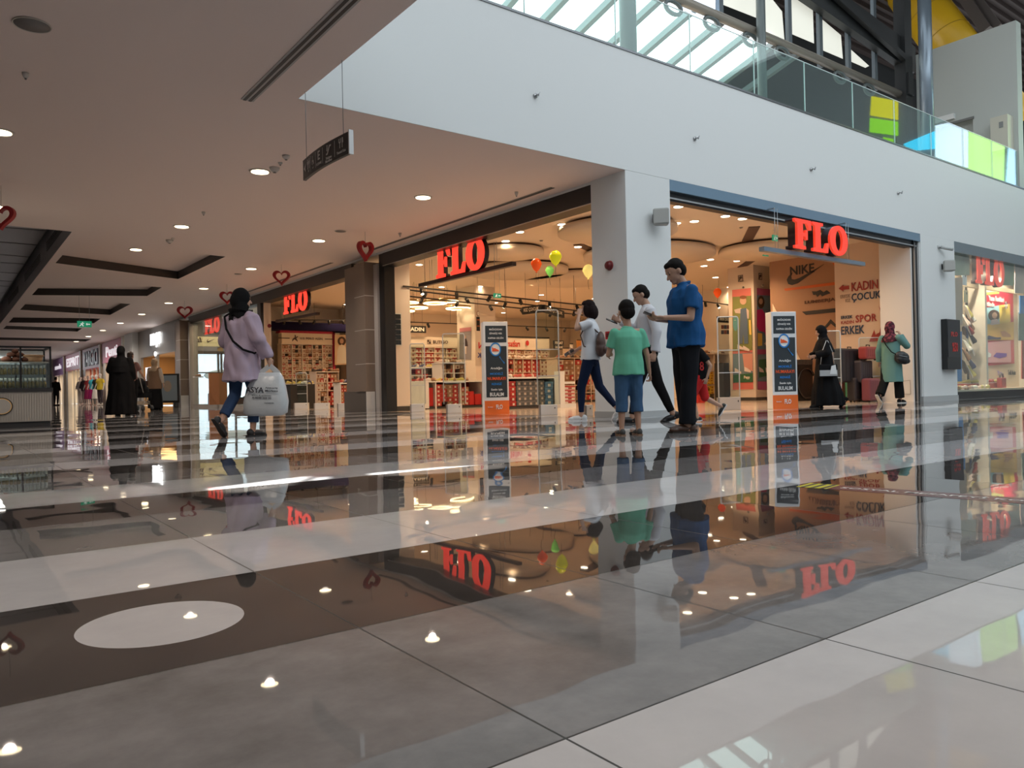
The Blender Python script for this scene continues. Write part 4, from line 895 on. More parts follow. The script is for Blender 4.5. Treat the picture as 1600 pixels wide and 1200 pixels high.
# shoe
def shoe_mesh(nm, c, c2, heel=False):
    mb = MB(); rings = []
    for (y, w, h) in ((-.13,.028,.055),(-.11,.036,.075),(-.06,.036,.072),(-.01,.036,.055),(.05,.044,.042),(.10,.042,.034),(.135,.022,.026)):
        rings.append([(w*math.cos(a), y, max(.008, .012+h*max(0, math.sin(a))**.7 if math.sin(a) > 0 else .008)) for a in [2*PI*j/12 for j in range(12)]])
    mb.loft(rings, 0); r2 = []
    for (y, w) in ((-.137,.024),(-.12,.038),(-.05,.036),(.05,.047),(.11,.044),(.145,.02)):
        r2.append([(w, y, 0),(w, y, .014),(-w, y, .014),(-w, y, 0)])
    mb.loft(r2, 1, smooth=False); return mb.mesh(nm, [c, c2])
SH = [shoe_mesh('shoe', mat('shoe%d' % i, c, .45), mat('sole%d' % (i % 2), ((.7,.65,.6),(.06,.04,.03))[i % 2], .5)) for i, c in enumerate(((.75,.68,.6),(.05,.035,.03),(.45,.06,.04),(.35,.18,.09),(.62,.45,.38),(.06,.07,.16),(.5,.4,.1)))]
SC = ('cream','black','red','tan','pink','navy','mustard')
def shoes_row(p0, p1, n_, where, group, sc_=1.0, kinds=None, jit=.4):
    p0 = Vector(p0); p1 = Vector(p1); dd = (p1-p0)
    for i in range(n_):
        k = random.choice(kinds or range(len(SH))); p = p0+dd*((i+.5)/n_)
        o = bpy.data.objects.new('shoe', SH[k]); COL.objects.link(o); o.location = p; o.rotation_euler = (0,0,random.uniform(-jit,jit)+random.choice((.6,-.9,2.4))); o.scale = (sc_,)*3
        tag(o, '%s shoe %s' % (SC[k], where), 'shoe', '%s, %s ones' % (group, SC[k]))
def cabinet(name, label, cat, x0, x1, y, z0, z1, d, cols, shelves, m_=whitelam, back=None, top=.03):
    t = thing(name, label, cat, ((x0+x1)/2, y+d/2, z0))
    b = MB(); b.box(x0, x1, y+d-.02, y+d, z0, z1); part('back_panel', b, back or m_, t)
    for k in range(cols+1):
        x = x0+(x1-x0)*k/cols; b = MB(); b.box(max(x0, x-.015), min(x1, x+.015), y, y+d-.02, z0, z1); part('side_panel' if k in (0, cols) else 'divider', b, m_, t)
    for z in shelves: b = MB(); b.box(x0+.015, x1-.015, y+.005, y+d-.02, z-.012, z+.008); part('shelf', b, m_, t)
    b = MB(); b.box(x0-.02, x1+.02, y-.02, y+d, z1, z1+top); part('top', b, m_, t)
    b = MB(); b.box(x0+.02, x1-.02, y+.03, y+d-.02, z0-.0, z0+.05); part('plinth', b, mat('plinth_dark', (.05,.04,.035), .5), t)
    return t
def xz(x, y, Y): p = onY(x, y, Y); return p.x, p.z
# -- counters at the first entrance
Y = 15.75; x0, zt_ = xz(640,598,Y); x1, _ = xz(757,598,Y)
lc = cabinet('display_counter', 'long white display counter with red boxes in its open front, side entrance', 'counter', x0, x1, Y, 0, zt_, .7, 3, [], back=mat('maroon_back', (.30,.03,.03), .5))
w = (x1-x0)/3
b = MB(); b.box(x0+.02, x0+w*.72, Y-.012, Y+.02, .02, zt_); part('front_panel', b, whitelam, lc)
redp = mat('red_carton', (.52,.02,.015), .5)
for (u0, u1, zz, lab) in ((.735,.96,.50,'tall red carton standing at the left in the open counter'),(2.42,2.62,.38,'red carton near the right end of the open counter'),(2.66,2.93,.30,'low red carton at the right end of the open counter')):
    b = MB(); b.box(x0+w*u0, x0+w*u1, Y+.08, Y+.4, .06, .06+zz*.9); single('red_carton', b, redp, lab, 'carton', (x0+w*u0, Y, .06), bevel=.006)
boxes_x(x0+w*1.05, x0+w*1.95, Y+.05, .06, zt_-.05, 4, 5, ['red','red','kraft'], 'shoe box stacked inside the long display counter', 'boxes in the long counter', .3)
boxes_x(x0+w*2.05, x0+w*2.40, Y+.05, .06, zt_-.12, 2, 4, ['red','kraft'], 'shoe box stacked inside the long display counter', 'boxes in the long counter', .3)
shoes_row((x0+.3, Y+.25, zt_+.03), (x1-.25, Y+.35, zt_+.03), 13, 'displayed on top of the long counter', 'shoes on the long counter', 1.0)
Y = 13.3; x0, zt_ = xz(789,592,Y); x1, _ = xz(872,592,Y)
cabinet('display_counter', 'white counter with charcoal and red boxes in its open front, behind the clear gate', 'counter', x0, x1, Y, 0, zt_, .6, 1, [], back=mat('dark_back', (.08,.06,.05), .5))
boxes_x(x0+.03, x0+(x1-x0)*.22, Y+.04, .06, zt_-.05, 2, 5, ['red'], 'shoe box stacked in the counter behind the clear gate', 'boxes in the counter behind the gate', .3)
boxes_x(x0+(x1-x0)*.23, x0+(x1-x0)*.76, Y+.04, .06, zt_-.04, 5, 5, ['grey'], 'shoe box stacked in the counter behind the clear gate', 'boxes in the counter behind the gate', .3, 0)
boxes_x(x0+(x1-x0)*.77, x0+(x1-x0)*.93, Y+.04, .06, zt_-.07, 1, 4, ['blue'], 'shoe box with pale front, stacked in the counter behind the clear gate', 'boxes in the counter behind the gate', .3, 0)
shoes_row((x0+.1, Y+.2, zt_+.03), (x1-.5, Y+.3, zt_+.03), 12, 'displayed on the counter behind the clear gate', 'shoes on the gate counter', .95, [0,2,4,3])
# white cash desk with steps
x0, z2 = xz(875,580,12.9); x1, _ = xz(882,580,12.9); x2, z3 = xz(898,596,12.9)
t = thing('cash_desk', 'white stepped cash desk beside the counter of charcoal boxes', 'desk', ((x0+x2)/2, 12.8, 0))
b = MB(); b.box(x0, x1, 12.9, 13.1, 0, z2); part('tower', b, whitelam, t); b = MB(); b.box(x1, x2, 12.9, 13.1, z3-.05, z3); part('ledge', b, whitelam, t); b = MB(); b.box(x1, x1+.34, 12.92, 13.1, 0, .08); part('foot', b, whitelam, t)
boxes_x(x1+.02, x1+.33, 12.92, .08, z3-.1, 1, 5, ['rwhite'], 'box with a red lid stacked under the ledge of the cash desk', 'red lidded boxes at the cash desk', .17, 0)
# mid displays
Y = 18.2; x0, zt_ = xz(655,575,Y); x1, _ = xz(689,575,Y)
cabinet('shoe_stand', 'pale shoe stand in front of the pale brand wall', 'stand', x0-.5, x1, Y, 0, zt_, .5, 2, [.35,.6,.85]); boxes_x(x0-.5, x0+.3, Y+.02, .62, zt_-.02, 4, 3, ['red','kraft','grey'], 'shoe box on the pale stand before the brand wall', 'boxes on the pale stand', .3)
shoes_row((x0-.4, Y+.25, zt_+.03), (x1-.1, Y+.25, zt_+.03), 9, 'on top of the pale stand before the brand wall', 'shoes on the pale stand', 1.0)
x0, zt_ = xz(690,568,Y-.6); x1, _ = xz(728,568,Y-.6); cabinet('shoe_stand', 'white stand with red boxes behind its front, right of the pale stand', 'stand', x0, x1, Y-.6, 0, zt_, .5, 2, [.62,.9]); boxes_x(x0+.02, x1-.02, Y-.56, .64, zt_-.02, 5, 4, ['red','kraft','white'], 'shoe box on the white stand right of the pale stand', 'boxes on the white stand', .3, .1)
shoes_row((x0, Y-.4, zt_+.03), (x1, Y-.4, zt_+.03), 8, 'on top of the white stand with red boxes', 'shoes on the white stand', 1.0, [0,4,3])
# brand wall behind
Y = 20.6; x0, zt_ = xz(641,543,Y); x1, _ = xz(716,543,Y); ztop = onY(680,527,Y).z
su1 = cabinet('shelving_unit', 'pale wall shelving with a sign board on top, seen through the first entrance', 'shelving', x0, x1, Y, 0, zt_, .4, 4, [zt_-.14*k for k in range(1, 9)], mat('shelf_cream', (.68,.55,.43), .5), top=.02)
b = MB(); b.box(x0, x1, Y-.02, Y+.3, zt_+.02, ztop); part('sign_board', b, mat('board_cream', (.72,.60,.48), .5), bpy.data.objects[t.name]) if False else None
t = thing('brand_board', 'cream sign board with dark lettering over the pale shelving', 'sign', ((x0+x1)/2, Y, zt_)); b = MB(); b.box(x0, x1, Y-.02, Y+.3, zt_+.03, ztop); part('panel', b, mat('board_cream', (.72,.60,.48), .5), t)
dk = mat('ink_brown', (.08,.05,.04), .5); letters('BUTIGO', ((x0+x1)/2+.2, Y-.03, (zt_+ztop)/2+.02), (1,0,0), (0,0,1), dk, t, .55, .10)
me = curve_mesh([[(0,0),(1,0),(1,1),(0,1)], [(.1,.1),(.1,.45),(.45,.45),(.45,.1)], [(.55,.55),(.9,.55),(.9,.9),(.55,.9)][::-1]], .003); place_mesh(me, ((x0+x1)/2-.22, Y-.03, (zt_+ztop)/2+.02), (1,0,0), (0,0,1), t, dk, 'emblem', .13, .13)
w = (x1-x0)/4
for k in range(4): boxes_x(x0+w*k+.03, x0+w*(k+1)-.03, Y+.02, zt_-.7, zt_-.01, 2, 5, ['white','white','rwhite'], 'narrow shoe box on the pale wall shelving of the first entrance', 'boxes on the pale shelving', .3, .06)
b = MB(); a_ = onY(632,527,Y+.1).x; b.box(a_, x0-.03, Y, Y+.4, 0, ztop+.02); b.box(x1+.02, x1+.12, Y, Y+.4, 0, ztop); part('magenta_panel', b, mat('magenta_panel', (.48,.02,.07), .4), su1, label='magenta side panel')
# interior column with poster
QX, QY = onY(742,500,19.0).x, 19.0; qy = onX(716,600,QX).y; qx = onY(776,600,QY).x
b = MB(); b.box(QX, qx, QY, qy, 0, ZS); struct('wall_shop_column', b, shopwall)
def flat(t, pts, m_, nm): b = MB(); b.add([Vector(p) for p in pts]+[Vector(p)+Vector((0,.006,0)) for p in pts], [tuple(range(len(pts))), tuple(range(len(pts), 2*len(pts)))[::-1]]); return part(nm, b, m_, t)
def flatX(t, pts, X, m_, nm): b = MB(); q = [onX(x,y,X) for x,y in pts]; b.add(q+[v+Vector((.005,0,0)) for v in q], [tuple(range(len(q))), tuple(range(len(q),2*len(q)))[::-1]]); return part(nm, b, m_, t)
def rectY(x0,y0,x1,y1,Y): return [onY(x0,y1,Y), onY(x1,y1,Y), onY(x1,y0,Y), onY(x0,y0,Y)]
t = thing('poster', 'tall grey poster of a woman in black on the inner column', 'poster', onX(728,536,QX))
flatX(t, [(718,518),(736,516),(736,562),(718,561)], QX-.012, mat('poster_grey', (.28,.26,.28), .5), 'sheet'); flatX(t, [(718,513),(736,511),(736,517),(718,519)], QX-.018, mat('poster_pink', (.55,.22,.25), .5), 'strip')
skin_p = mat('print_skin', (.55,.33,.22), .6)
flatX(t, [(725,531),(728,529),(730,534),(731,541),(727,541),(724,538)], QX-.024, mat('print_black', (.03,.02,.03), .6), 'figure_dress'); flatX(t, [(725.5,541),(729,541),(728.5,553),(726,553)], QX-.024, mat('print_pale', (.7,.6,.55), .6), 'figure_legs'); flatX(t, [(725,525),(727,524),(728,527),(726,530)], QX-.024, skin_p, 'figure_head')
# round no-entry label and black vertical banner, yellow tag
p = onY(747,490,16.6); t = thing('hanging_banner', 'narrow black banner with a round badge on top, left of the standing ad', 'banner', p)
b = MB(); z1_, z0_ = onY(747,495,16.6).z, onY(747,517,16.6).z; b.box(p.x-.05,p.x+.05,16.6,16.615,z0_,z1_); part('panel', b, bdm, t)
me = curve_mesh([[(math.cos(a), math.sin(a)) for a in [2*PI*i/24 for i in range(24)]]], .01); place_mesh(me, p, (1,0,0), (0,0,1), t, mat('badge_dark', (.25,.08,.05), .5), 'badge', .09, .14)
me = curve_mesh([[(math.cos(a), math.sin(a)) for a in [2*PI*i/24 for i in range(24)]]], .01); place_mesh(me, p-Vector((0,.01,0)), (1,0,0), (0,0,1), t, bw, 'badge_face', .07, .11)
for k, tx in enumerate(('SPOR','İNDİRİM')): letters(tx, (p.x, 16.594, z1_-.08-k*.16), (1,0,0), (0,0,1), mat('orange_ink',(.7,.15,.03),.5), t, .08, .03)
b = MB(); b.tube([p+Vector((0,0,.05)), Vector((p.x,p.y,ZS))], .003, 5); part('wire', b, trk, t)
# mirrored words on a white panel left of the ad
t = thing('lettering_panel', 'cream panel with reversed red and blue words, half hidden by the standing ad', 'panel', onY(760,545,17.5)); flat(t, rectY(743,518,792,572,17.5), mat('cream_panel', (.74,.62,.50), .5), 'sheet')
letters('KADIN', onY(765,540,17.49), (-1,0,0), (0,0,1), mat('word_red', (.60,.03,.05), .5), t, .75, .18); letters('ÇOCUK', onY(762,556,17.49), (-1,0,0), (0,0,1), mat('word_blue', (.06,.08,.30), .5), t, .70, .17)
# shelves with red boxes behind the gate
Y = 19.2; x0, zt_ = xz(789,561,Y); x1, _ = xz(858,561,Y)
cabinet('shoe_stand', 'wide stand of red boxes behind the clear gate of the side entrance', 'stand', x0, x1, Y, 0, zt_, .5, 5, [.35,.62,.95], mat('stand_cream', (.66,.53,.42), .5)); w = (x1-x0)/5
for k, kk in enumerate((['red'],['kraft','red'],['red'],['red'],['white','kraft'])): boxes_x(x0+w*k+.02, x0+w*(k+1)-.02, Y+.03, .66, zt_-.02, 2, 5, kk, 'shoe box on the wide stand behind the clear gate', 'boxes on the wide stand', .3, .03)
shoes_row((x0+.1, Y+.2, zt_+.03), (x1-.1, Y+.2, zt_+.03), 16, 'lined up on the wide stand of red boxes', 'shoes on the wide stand', 1.1, [0,4,0,3])
Y = 23.2; x0, zt_ = xz(780,546,Y); x1, _ = xz(858,546,Y); ztop = onY(820,528,Y).z
cabinet('shelving_unit', 'cream wall shelving under red script, behind the stand of red boxes', 'shelving', x0, x1, Y, 0, zt_, .4, 6, [zt_-.16*k for k in range(1,6)], mat('shelf_cream', (.68,.55,.43), .5))
boxes_x(x0+.03, x1-.03, Y+.02, zt_-.78, zt_-.02, 14, 6, ['white','rwhite','kraft'], 'cream and red shoe boxes packed on the far shelving under the red script', '', .3, .06, stuff=True)
t = thing('brand_board', 'cream sign board with red script and a round red badge', 'sign', ((x0+x1)/2, Y, zt_)); b = MB(); b.box(x0, x1, Y-.02, Y+.3, zt_+.03, ztop); part('panel', b, MATS['board_cream'], t); b = MB(); b.box(x0, x1, Y-.04, Y+.3, ztop, ztop+.05); part('top_edge', b, bdm, t)
letters('fırsatları', (onY(800,538,Y-.03).x, Y-.03, (zt_+ztop)/2), (1,0,0), (0,0,1), mat('script_red', (.60,.04,.03), .5), t, .75, .24)
me = curve_mesh([[(math.cos(a), math.sin(a)) for a in [2*PI*i/24 for i in range(24)]]], .01); place_mesh(me, onY(824,536,Y-.05), (1,0,0), (0,0,1), t, mat('badge_red', (.5,.03,.03), .5), 'badge', .16, .2)
# right part of the side entrance: shelves beside the woman in white
Y = 17.0; x0, zt_ = xz(871,560,Y); x1, _ = xz(925,560,Y)
cabinet('shoe_stand', 'stand packed with small brown boxes beside the corner column', 'stand', x0, x1+.6, Y, 0, zt_, .5, 3, [.5,.28], mat('stand_cream', (.66,.53,.42), .5)); boxes_x(x0+.03, x1+.5, Y+.02, .06, zt_-.03, 8, 8, ['kraft','kraft','white','red'], 'shoe box on the stand beside the corner column', 'boxes on the stand beside the corner column', .3, .05)
shoes_row((x0+.1, Y+.2, zt_+.03), (x1+.4, Y+.2, zt_+.03), 9, 'on the stand beside the corner column', 'shoes beside the corner column', 1.1, [1,2,3])
for (x, y, w_, h_, c_, lab) in ((885,550,.30,.22,(.55,.40,.28),'brown framed notice above the stand beside the column'),(905,540,.22,.34,(.62,.25,.06),'orange notice above the stand beside the column'),(893,545,.12,.3,(.75,.66,.55),'cream notice above the stand beside the column')):
    p = onY(x, y, 19.0); t = thing('notice', lab, 'notice', p); b = MB(); b.box(p.x-w_/2,p.x+w_/2,19,19.02,p.z-h_/2,p.z+h_/2); part('sheet', b, mat('notice_%d' % x, c_, .5), t); b = MB(); b.box(p.x-w_/2-.01,p.x+w_/2+.01,18.995,19.0,p.z+h_/2,p.z+h_/2+.03); part('top_rail', b, trk, t)
b = MB(); b.box(12.2, 13.4, 24.5, 26.9, 0, ZS); struct('wall_shop_pier', b, shopwall)
# -- second entrance: navy band, framed shelving, portrait
Y = 26.0; 
b = MB(); q = onY(431,502,Y-.4); r_ = onY(548,518,Y-.4); b.box(q.x-.6, r_.x+.3, Y-.4, Y+.3, r_.z, q.z); single('navy_band', b, mat('navy_band', (.008,.006,.03), .8), 'deep navy band across the top of the shelving in the second entrance', 'panel', (q.x, Y, r_.z))
x0, zt_ = xz(440,538,Y); x1, _ = xz(519,538,Y); ztop = onY(480,521,Y).z
su2 = cabinet('shelving_unit', 'white wall shelving full of boxes inside a magenta frame, second entrance', 'shelving', x0, x1, Y, 0, zt_, .4, 5, [zt_-.15*k for k in range(1,11)], mat('shelf_white', (.74,.66,.58), .5)); w = (x1-x0)/5
for k in range(5): boxes_x(x0+w*k+.02, x0+w*(k+1)-.02, Y+.03, .95, zt_-.01, 3, 9, ['white','white','kraft','rwhite'], 'cream and red shoe boxes packed in bay %d of the magenta framed shelving, counted from the left' % (k+1), '', .3, .12, stuff=True)
t = thing('brand_board', 'white board with a rider emblem and small letters over the magenta framed shelving', 'sign', ((x0+x1)/2, Y, zt_)); b = MB(); b.box(x0, x1, Y-.02, Y+.3, zt_+.03, ztop); part('panel', b, mat('board_white', (.78,.70,.62), .5), t)
letters('U.S. POLO ASSN.', ((x0+x1)/2+.15, Y-.03, (zt_+ztop)/2+.02), (1,0,0), (0,0,1), dk, t, .85, .08)
place_mesh(curve_mesh([[(0,0),(.3,.3),(.5,.25),(.8,0),(.85,.1),(.65,.45),(.95,.75),(.75,.75),(.6,.6),(.55,.9),(.4,.95),(.4,.6),(.1,.4),(0,.2)]], .004), ((x0+x1)/2-.45, Y-.03, (zt_+ztop)/2+.02), (1,0,0), (0,0,1), t, dk, 'emblem', .22, .24)
for s_ in (-1,1): b = MB(); xc_ = (x0+x1)/2+s_*.85; b.box(xc_-.2, xc_+.2, Y-.03, Y-.02, (zt_+ztop)/2, (zt_+ztop)/2+.03); part('dash', b, dk, t)
b = MB(); b.box(x1+.01, x1+.11, Y-.03, Y+.4, 0, ztop+.08); b.box(x0-.05, x1+.11, Y-.03, Y+.4, ztop+.005, ztop+.08); part('magenta_frame', b, MATS['magenta_panel'], su2, label='magenta frame')
# portrait panel
t = thing('poster', 'large photo of a woman in a pale dress beside the magenta frame', 'poster', onY(535,545,25.9)); Yp = 25.85
flat(t, rectY(523,523,548,570,Yp), mat('portrait_bg', (.70,.52,.34), .6, noise_amt=.15, nscale=1.5), 'sheet')
def ellp(cx, cy, rx, ry, n_=20): return [(cx+rx*math.cos(a), cy+ry*math.sin(a)) for a in [2*PI*i/n_ for i in range(n_)]]
hairp = mat('print_hair', (.07,.035,.02), .6)
flat(t, [onY(x,y,Yp-.01) for x,y in ellp(534,533,6.5,7)], hairp, 'figure_hair'); flat(t, [onY(x,y,Yp-.02) for x,y in ellp(534,533,3,4)], skin_p, 'figure_face'); flat(t, [onY(x,y,Yp-.015) for x,y in ((529,541),(534,538),(539,541),(543,550),(544,568),(526,568),(527,550))], mat('print_dress', (.72,.66,.55), .6), 'figure_dress')
# -- second entrance stands
Y = 21.6; x0, zt_ = xz(494,582,Y); x1, _ = xz(529,582,Y); cabinet('shoe_stand', 'wide stand of brown and pink boxes in the second entrance', 'stand', x0, x1, Y, 0, zt_, .5, 2, [.5,.75], mat('stand_cream', (.66,.53,.42), .5))
boxes_x(x0+.03, x1-.03, Y+.02, .06, zt_-.03, 6, 7, ['kraft','white','red'], 'shoe box on the wide stand of the second entrance', 'boxes on the wide stand of the second entrance', .3, .05)
shoes_row((x0, Y+.2, zt_+.03), (x1, Y+.2, zt_+.03), 8, 'on the wide stand of the second entrance', 'shoes in the second entrance', 1.1, [3,1,2])
Y = 20.4; x0, zt_ = xz(532,600,Y); x1, _ = xz(549,600,Y); cabinet('shoe_stand', 'dark fronted stand next to the clad pilaster in the second entrance', 'stand', x0, x1+.2, Y, 0, zt_, .5, 1, [], whitelam, mat('maroon_dark', (.12,.02,.015), .5)); boxes_x(x0+.03, x1+.1, Y+.03, .06, zt_-.03, 5, 6, ['red','kraft'], 'small shoe box in the dark stand by the clad pilaster', 'boxes in the dark stand by the pilaster', .3, .0)
shoes_row((x0, Y+.2, zt_+.03), (x1+.1, Y+.2, zt_+.03), 5, 'on the dark fronted stand by the pilaster', 'shoes by the pilaster', 1.2, [2,3,5])
Y = 20.6; x0, zt_ = xz(453,578,Y); x1, _ = xz(492,600,Y); b = MB(); b.box(x0, x1, Y, Y+.4, 0, _); single('shoe_bench', b, bdm, 'dark low bench behind the carrier bag in the second entrance', 'bench', (x0, Y, 0)); shoes_row((x0, Y+.15, _), (x1, Y+.15, _), 6, 'on the dark bench of the second entrance', 'shoes on the dark bench', 1.1)
c = onX(417,510,8.06); t = thing('alarm_sounder', 'small red alarm on the pale wall beside the headscarf', 'alarm', c); b = MB(); b.cyl((c.x, 22.70, c.z), .05, .05, 18, axis=1); part('body', b, MATS['alarm_red'], t); b = MB(); b.cyl((c.x, 22.735, c.z), .06, .012, 18, axis=1); part('base', b, MATS['alarm_base'], t)
# -- display window with outdoor light (third front)
Y = 27.4
b = MB(); b.box(XC+.35, 9.25, 32.2, 32.4, 0, ZS); struct('wall_display_back', b, mat('display_wall', (.36,.28,.22), .5))
b = MB(); b.box(XC+.1, 9.3, 23.2, 32.2, 0.0, .10); struct('trim_3', b, mat('display_step', (.4,.38,.36), .3))
sky2 = mat('outdoor_glow', (.75,.85,.95), .5, emit=1.9, ecol=(.80,.90,1.0)); Yw = 31.0
t = thing('glazed_partition', 'glazed wall with white daylight behind it, seen through the farthest display front', 'window', onY(350,560,Yw))
xa, zt_ = xz(305,553,Yw); xb, _ = xz(395,553,Yw); zb_ = onY(350,632,Yw).z
b = MB(); b.box(xa, xb, Yw+.1, Yw+.15, .1, zt_); part('daylight_pane', b, sky2, t)
for x in (306,342,347,368,396): 
    a = onY(x, 600, Yw).x; b = MB(); b.box(a-.035, a+.035, Yw, Yw+.09, .1, zt_+.06); part('mullion', b, mat('grey_mullion', (.14,.13,.12), .4), t)
b = MB(); b.box(xa, xb, Yw, Yw+.09, zt_, zt_+.12); b.box(xa, xb, Yw+.01, Yw+.08, zt_-.75, zt_-.70); part('transom', b, MATS['grey_mullion'], t)
b = MB(); b.ell(((xa+xb)/2+.2, Yw+.05, 1.2), (1.0,.03,.25), 0, 16, 8); part('tent_outside', b, mat('tent_white', (.7,.78,.8), .6, emit=.5), t)
b = MB(); x0, z0 = xz(300,541,Yw); x1, z1 = xz(395,526,Yw); b.box(x0, x1, Yw-.1, Yw, z0, onY(350,527,Yw).z); t = thing('brand_board', 'pale lit board with two dark sport emblems over the daylight window', 'sign', ((x0+x1)/2, Yw, z0)); part('panel', b, mat('board_lit', (.72,.62,.36), .5, emit=.35), t)
zc_ = (z0+onY(350,527,Yw).z)/2
for i in range(3): place_mesh(curve_mesh([[(i*.3,0),(i*.3+.2,0),(i*.3+.2-.12,.3+i*.3),(i*.3-.1,.36+i*.3)]], .004), onY(310,532,Yw-.12)+Vector((-.08+i*.08,0,(i-1)*.03)), (1,0,0), (0,0,1), t, dk, 'emblem_stripe', .10, .10+.05*i)
swoosh = [(0,.28),(.06,.12),(.18,.10),(1,.62),(.20,.28),(.14,.30),(.16,.55),(.05,.42)]
place_mesh(curve_mesh([swoosh], .004), onY(330,532,Yw-.12), (1,0,0), (0,0,1), t, dk, 'emblem', .34, .16)
t = thing('room_divider', 'orange brown panel with a small white shelf, in the farthest display window', 'panel', onY(311,605,26)); x0, z0 = xz(293,627,27.5); x1, z1 = xz(327,583,27.5)
b = MB(); b.box(max(x0, XC+.4), x1, 27.5, 27.6, .1, z1); part('panel', b, mat('orange_brown', (.52,.22,.10), .5), t); b = MB(); q = onY(309,589,27.45); b.box(q.x-.15, q.x+.15, 27.3, 27.5, q.z-.02, q.z+.02); part('small_shelf', b, whitelam, t)
shoes_row((q.x-.1, 27.4, q.z+.02), (q.x+.1, 27.4, q.z+.02), 1, 'alone on the small white shelf of the orange brown panel', 'shoe on the small shelf', 1.0, [3])
b = MB(); b.box(8.3, 9.3, 26.6, 27.4, .1, .28); single('display_podium', b, mat('podium_brown', (.16,.07,.05), .5), 'low brown podium in the farthest display window', 'podium', (8.8, 27, .1)); shoes_row((8.4, 26.9, .28), (9.2, 26.9, .28), 7, 'on the low brown podium of the farthest display', 'shoes on the brown podium', 1.1, [1,3,3])
b = MB(); q = onY(331,619,29.2); b.box(q.x-.13, q.x+.13, 29.2, 29.25, .1, .5); single('price_card', b, mat('card_lilac', (.52,.40,.62), .5), 'white and lilac card standing before the podium', 'card', (q.x, 29.2, .1))
light('display_lamp', 'AREA', (8.6, 29, 3.3), 60, warm, 1.0, (8.6, 29, 0), size_y=4)
# glass of that front
b = MB(); b.box(XC+.12, XC+.135, 23.2, 30.7, .1, 3.17); single('display_glass', b, clear, 'large glass pane of the farthest display front', 'glass', (XC+.12, 27, .1))
# poster frame beside the first entrance
t = thing('notice_board', 'white framed stack of black strips on the pale wall at the side entrance', 'notice', onY(612,513,15.2)); x0, z0 = xz(598,539,15.2); x1, z1 = xz(627,491,15.2); nf = 6
for i in range(nf):
    h_ = (z1-z0)/nf; b = MB(); b.box(x0+.02, x1-.02, 15.195, 15.2, z0+i*h_+.012, z0+(i+1)*h_-.004); part('strip', b, mat('strip_dark', (.03,.035,.035), .15), t)
    letters(['AÇIK','ADRES','MÜDÜR','TELEFON','BİLGİ','SAATLER'][i], ((x0+x1)/2, 15.19, z0+(i+.5)*h_), (1,0,0), (0,0,1), mat('strip_text', (.45,.48,.45), .4), t, .18, .03)
fb = MB(); fb.box(x0, x1, 15.196, 15.204, z1-.005, z1+.015); fb.box(x0, x1, 15.196, 15.204, z0-.01, z0+.008); fb.box(x0, x0+.015, 15.196, 15.204, z0, z1); fb.box(x1-.015, x1, 15.196, 15.204, z0, z1); part('frame', fb, mat('frame_white', (.7,.75,.72), .3), t)
# ---- anti-theft gates
def gate(p, w, top, lab, ang=0, base_h=.10, base_w=.26, arch=True, bm_=None, dpt=.16):
    t = thing('security_gate', lab, 'gate', p, ang); bx = MB(); bx.box(-base_w/2, base_w/2, -dpt/2, dpt/2, 0, base_h); part('base', bx, bm_ or mat('gate_base_white', (.66,.68,.70), .3), t, world=False, bevel=.006)
    b = MB(); b.box(-base_w/2-.03, -base_w/2, -dpt/2+.005, dpt/2-.005, 0, base_h*.98); part('base_cap', b, mat('gate_cap', (.25,.23,.22), .4), t, world=False)
    b = MB(); b.box(base_w/2-.05, base_w/2-.035, -dpt/2-.004, -dpt/2+.004, base_h*.62, base_h*.76); part('lock', b, trk, t, world=False)
    if top:
        w2 = w/2; pts = [Vector((-w2,0,base_h))]+[Vector((-w2+.03*(1-math.cos(a)), 0, top-.06+.06*math.sin(a))) for a in [PI/2*i/5 for i in range(6)]]+[Vector((w2-.03*(1-math.cos(a)), 0, top-.06+.06*math.sin(a))) for a in [PI/2*(1-i/5) for i in range(6)]]+[Vector((w2,0,base_h))]
        b = MB(); b.tube(pts, .011, 8); part('rim', b, mat('gate_rim', (.62,.66,.68), .12), t, world=False)
        b = MB(); b.box(-w2+.01, w2-.01, -.005, .005, base_h, top-.02); part('panel', b, clear, t, world=False)
        for z in (.3,.58): b = MB(); b.box(-w2, w2, -.008, .008, base_h+(top-base_h)*z, base_h+(top-base_h)*z+.014); part('cross_bar', b, MATS['gate_rim'], t, world=False)
    return t
Yg_ = 8.05
def gp(x, y, X=8.05): p = onX(x, y, X); p.z = 0; return p
A = -.64
for (x, w_, top, lab) in ((654,.30,1.42,'low white gate base nearest the black door frame of the side entrance'), (711,.42,1.53,'clear security gate with white base, left of the standing ad'), (858,.36,1.72,'tall clear security gate with white base, right of the standing ad'), (921,.1,None,'narrow white gate base beside the shoe of the woman in white')):
    p = gp(x, 652); gate(p, w_, top, lab, A, .17, .27 if x != 921 else .1)
for (x, lab, k) in ((472,'white gate base nearest the carrier bag',1),(504,'white gate base in the middle of the second entrance',0),(541,'white gate base touching the clad pilaster',0),(451,'white gate base half hidden behind the carrier bag',0)):
    p = gp(x, 640, 8.15); gate(p, .3, 1.0 if k else None, lab, A, .17, .36)
def gq(x, Y): p = onY(x, 640, Y); p.z = 0; return p
beige = mat('gate_base_beige', (.50,.42,.36), .35)
gate(gq(1140, 8.3), .36, 1.60, 'clear gate with beige base at the left of the front entrance', -.64, .22, .36, bm_=beige, dpt=.1); gate(gq(1298, 8.35), .44, 1.45, 'clear gate behind the black robed woman', -.64, .12, .4, bm_=beige); gate(gq(1361, 8.6), .46, 1.38, 'clear gate with beige base beside the turquoise coat', -.64, .18, .5, bm_=beige, dpt=.1)
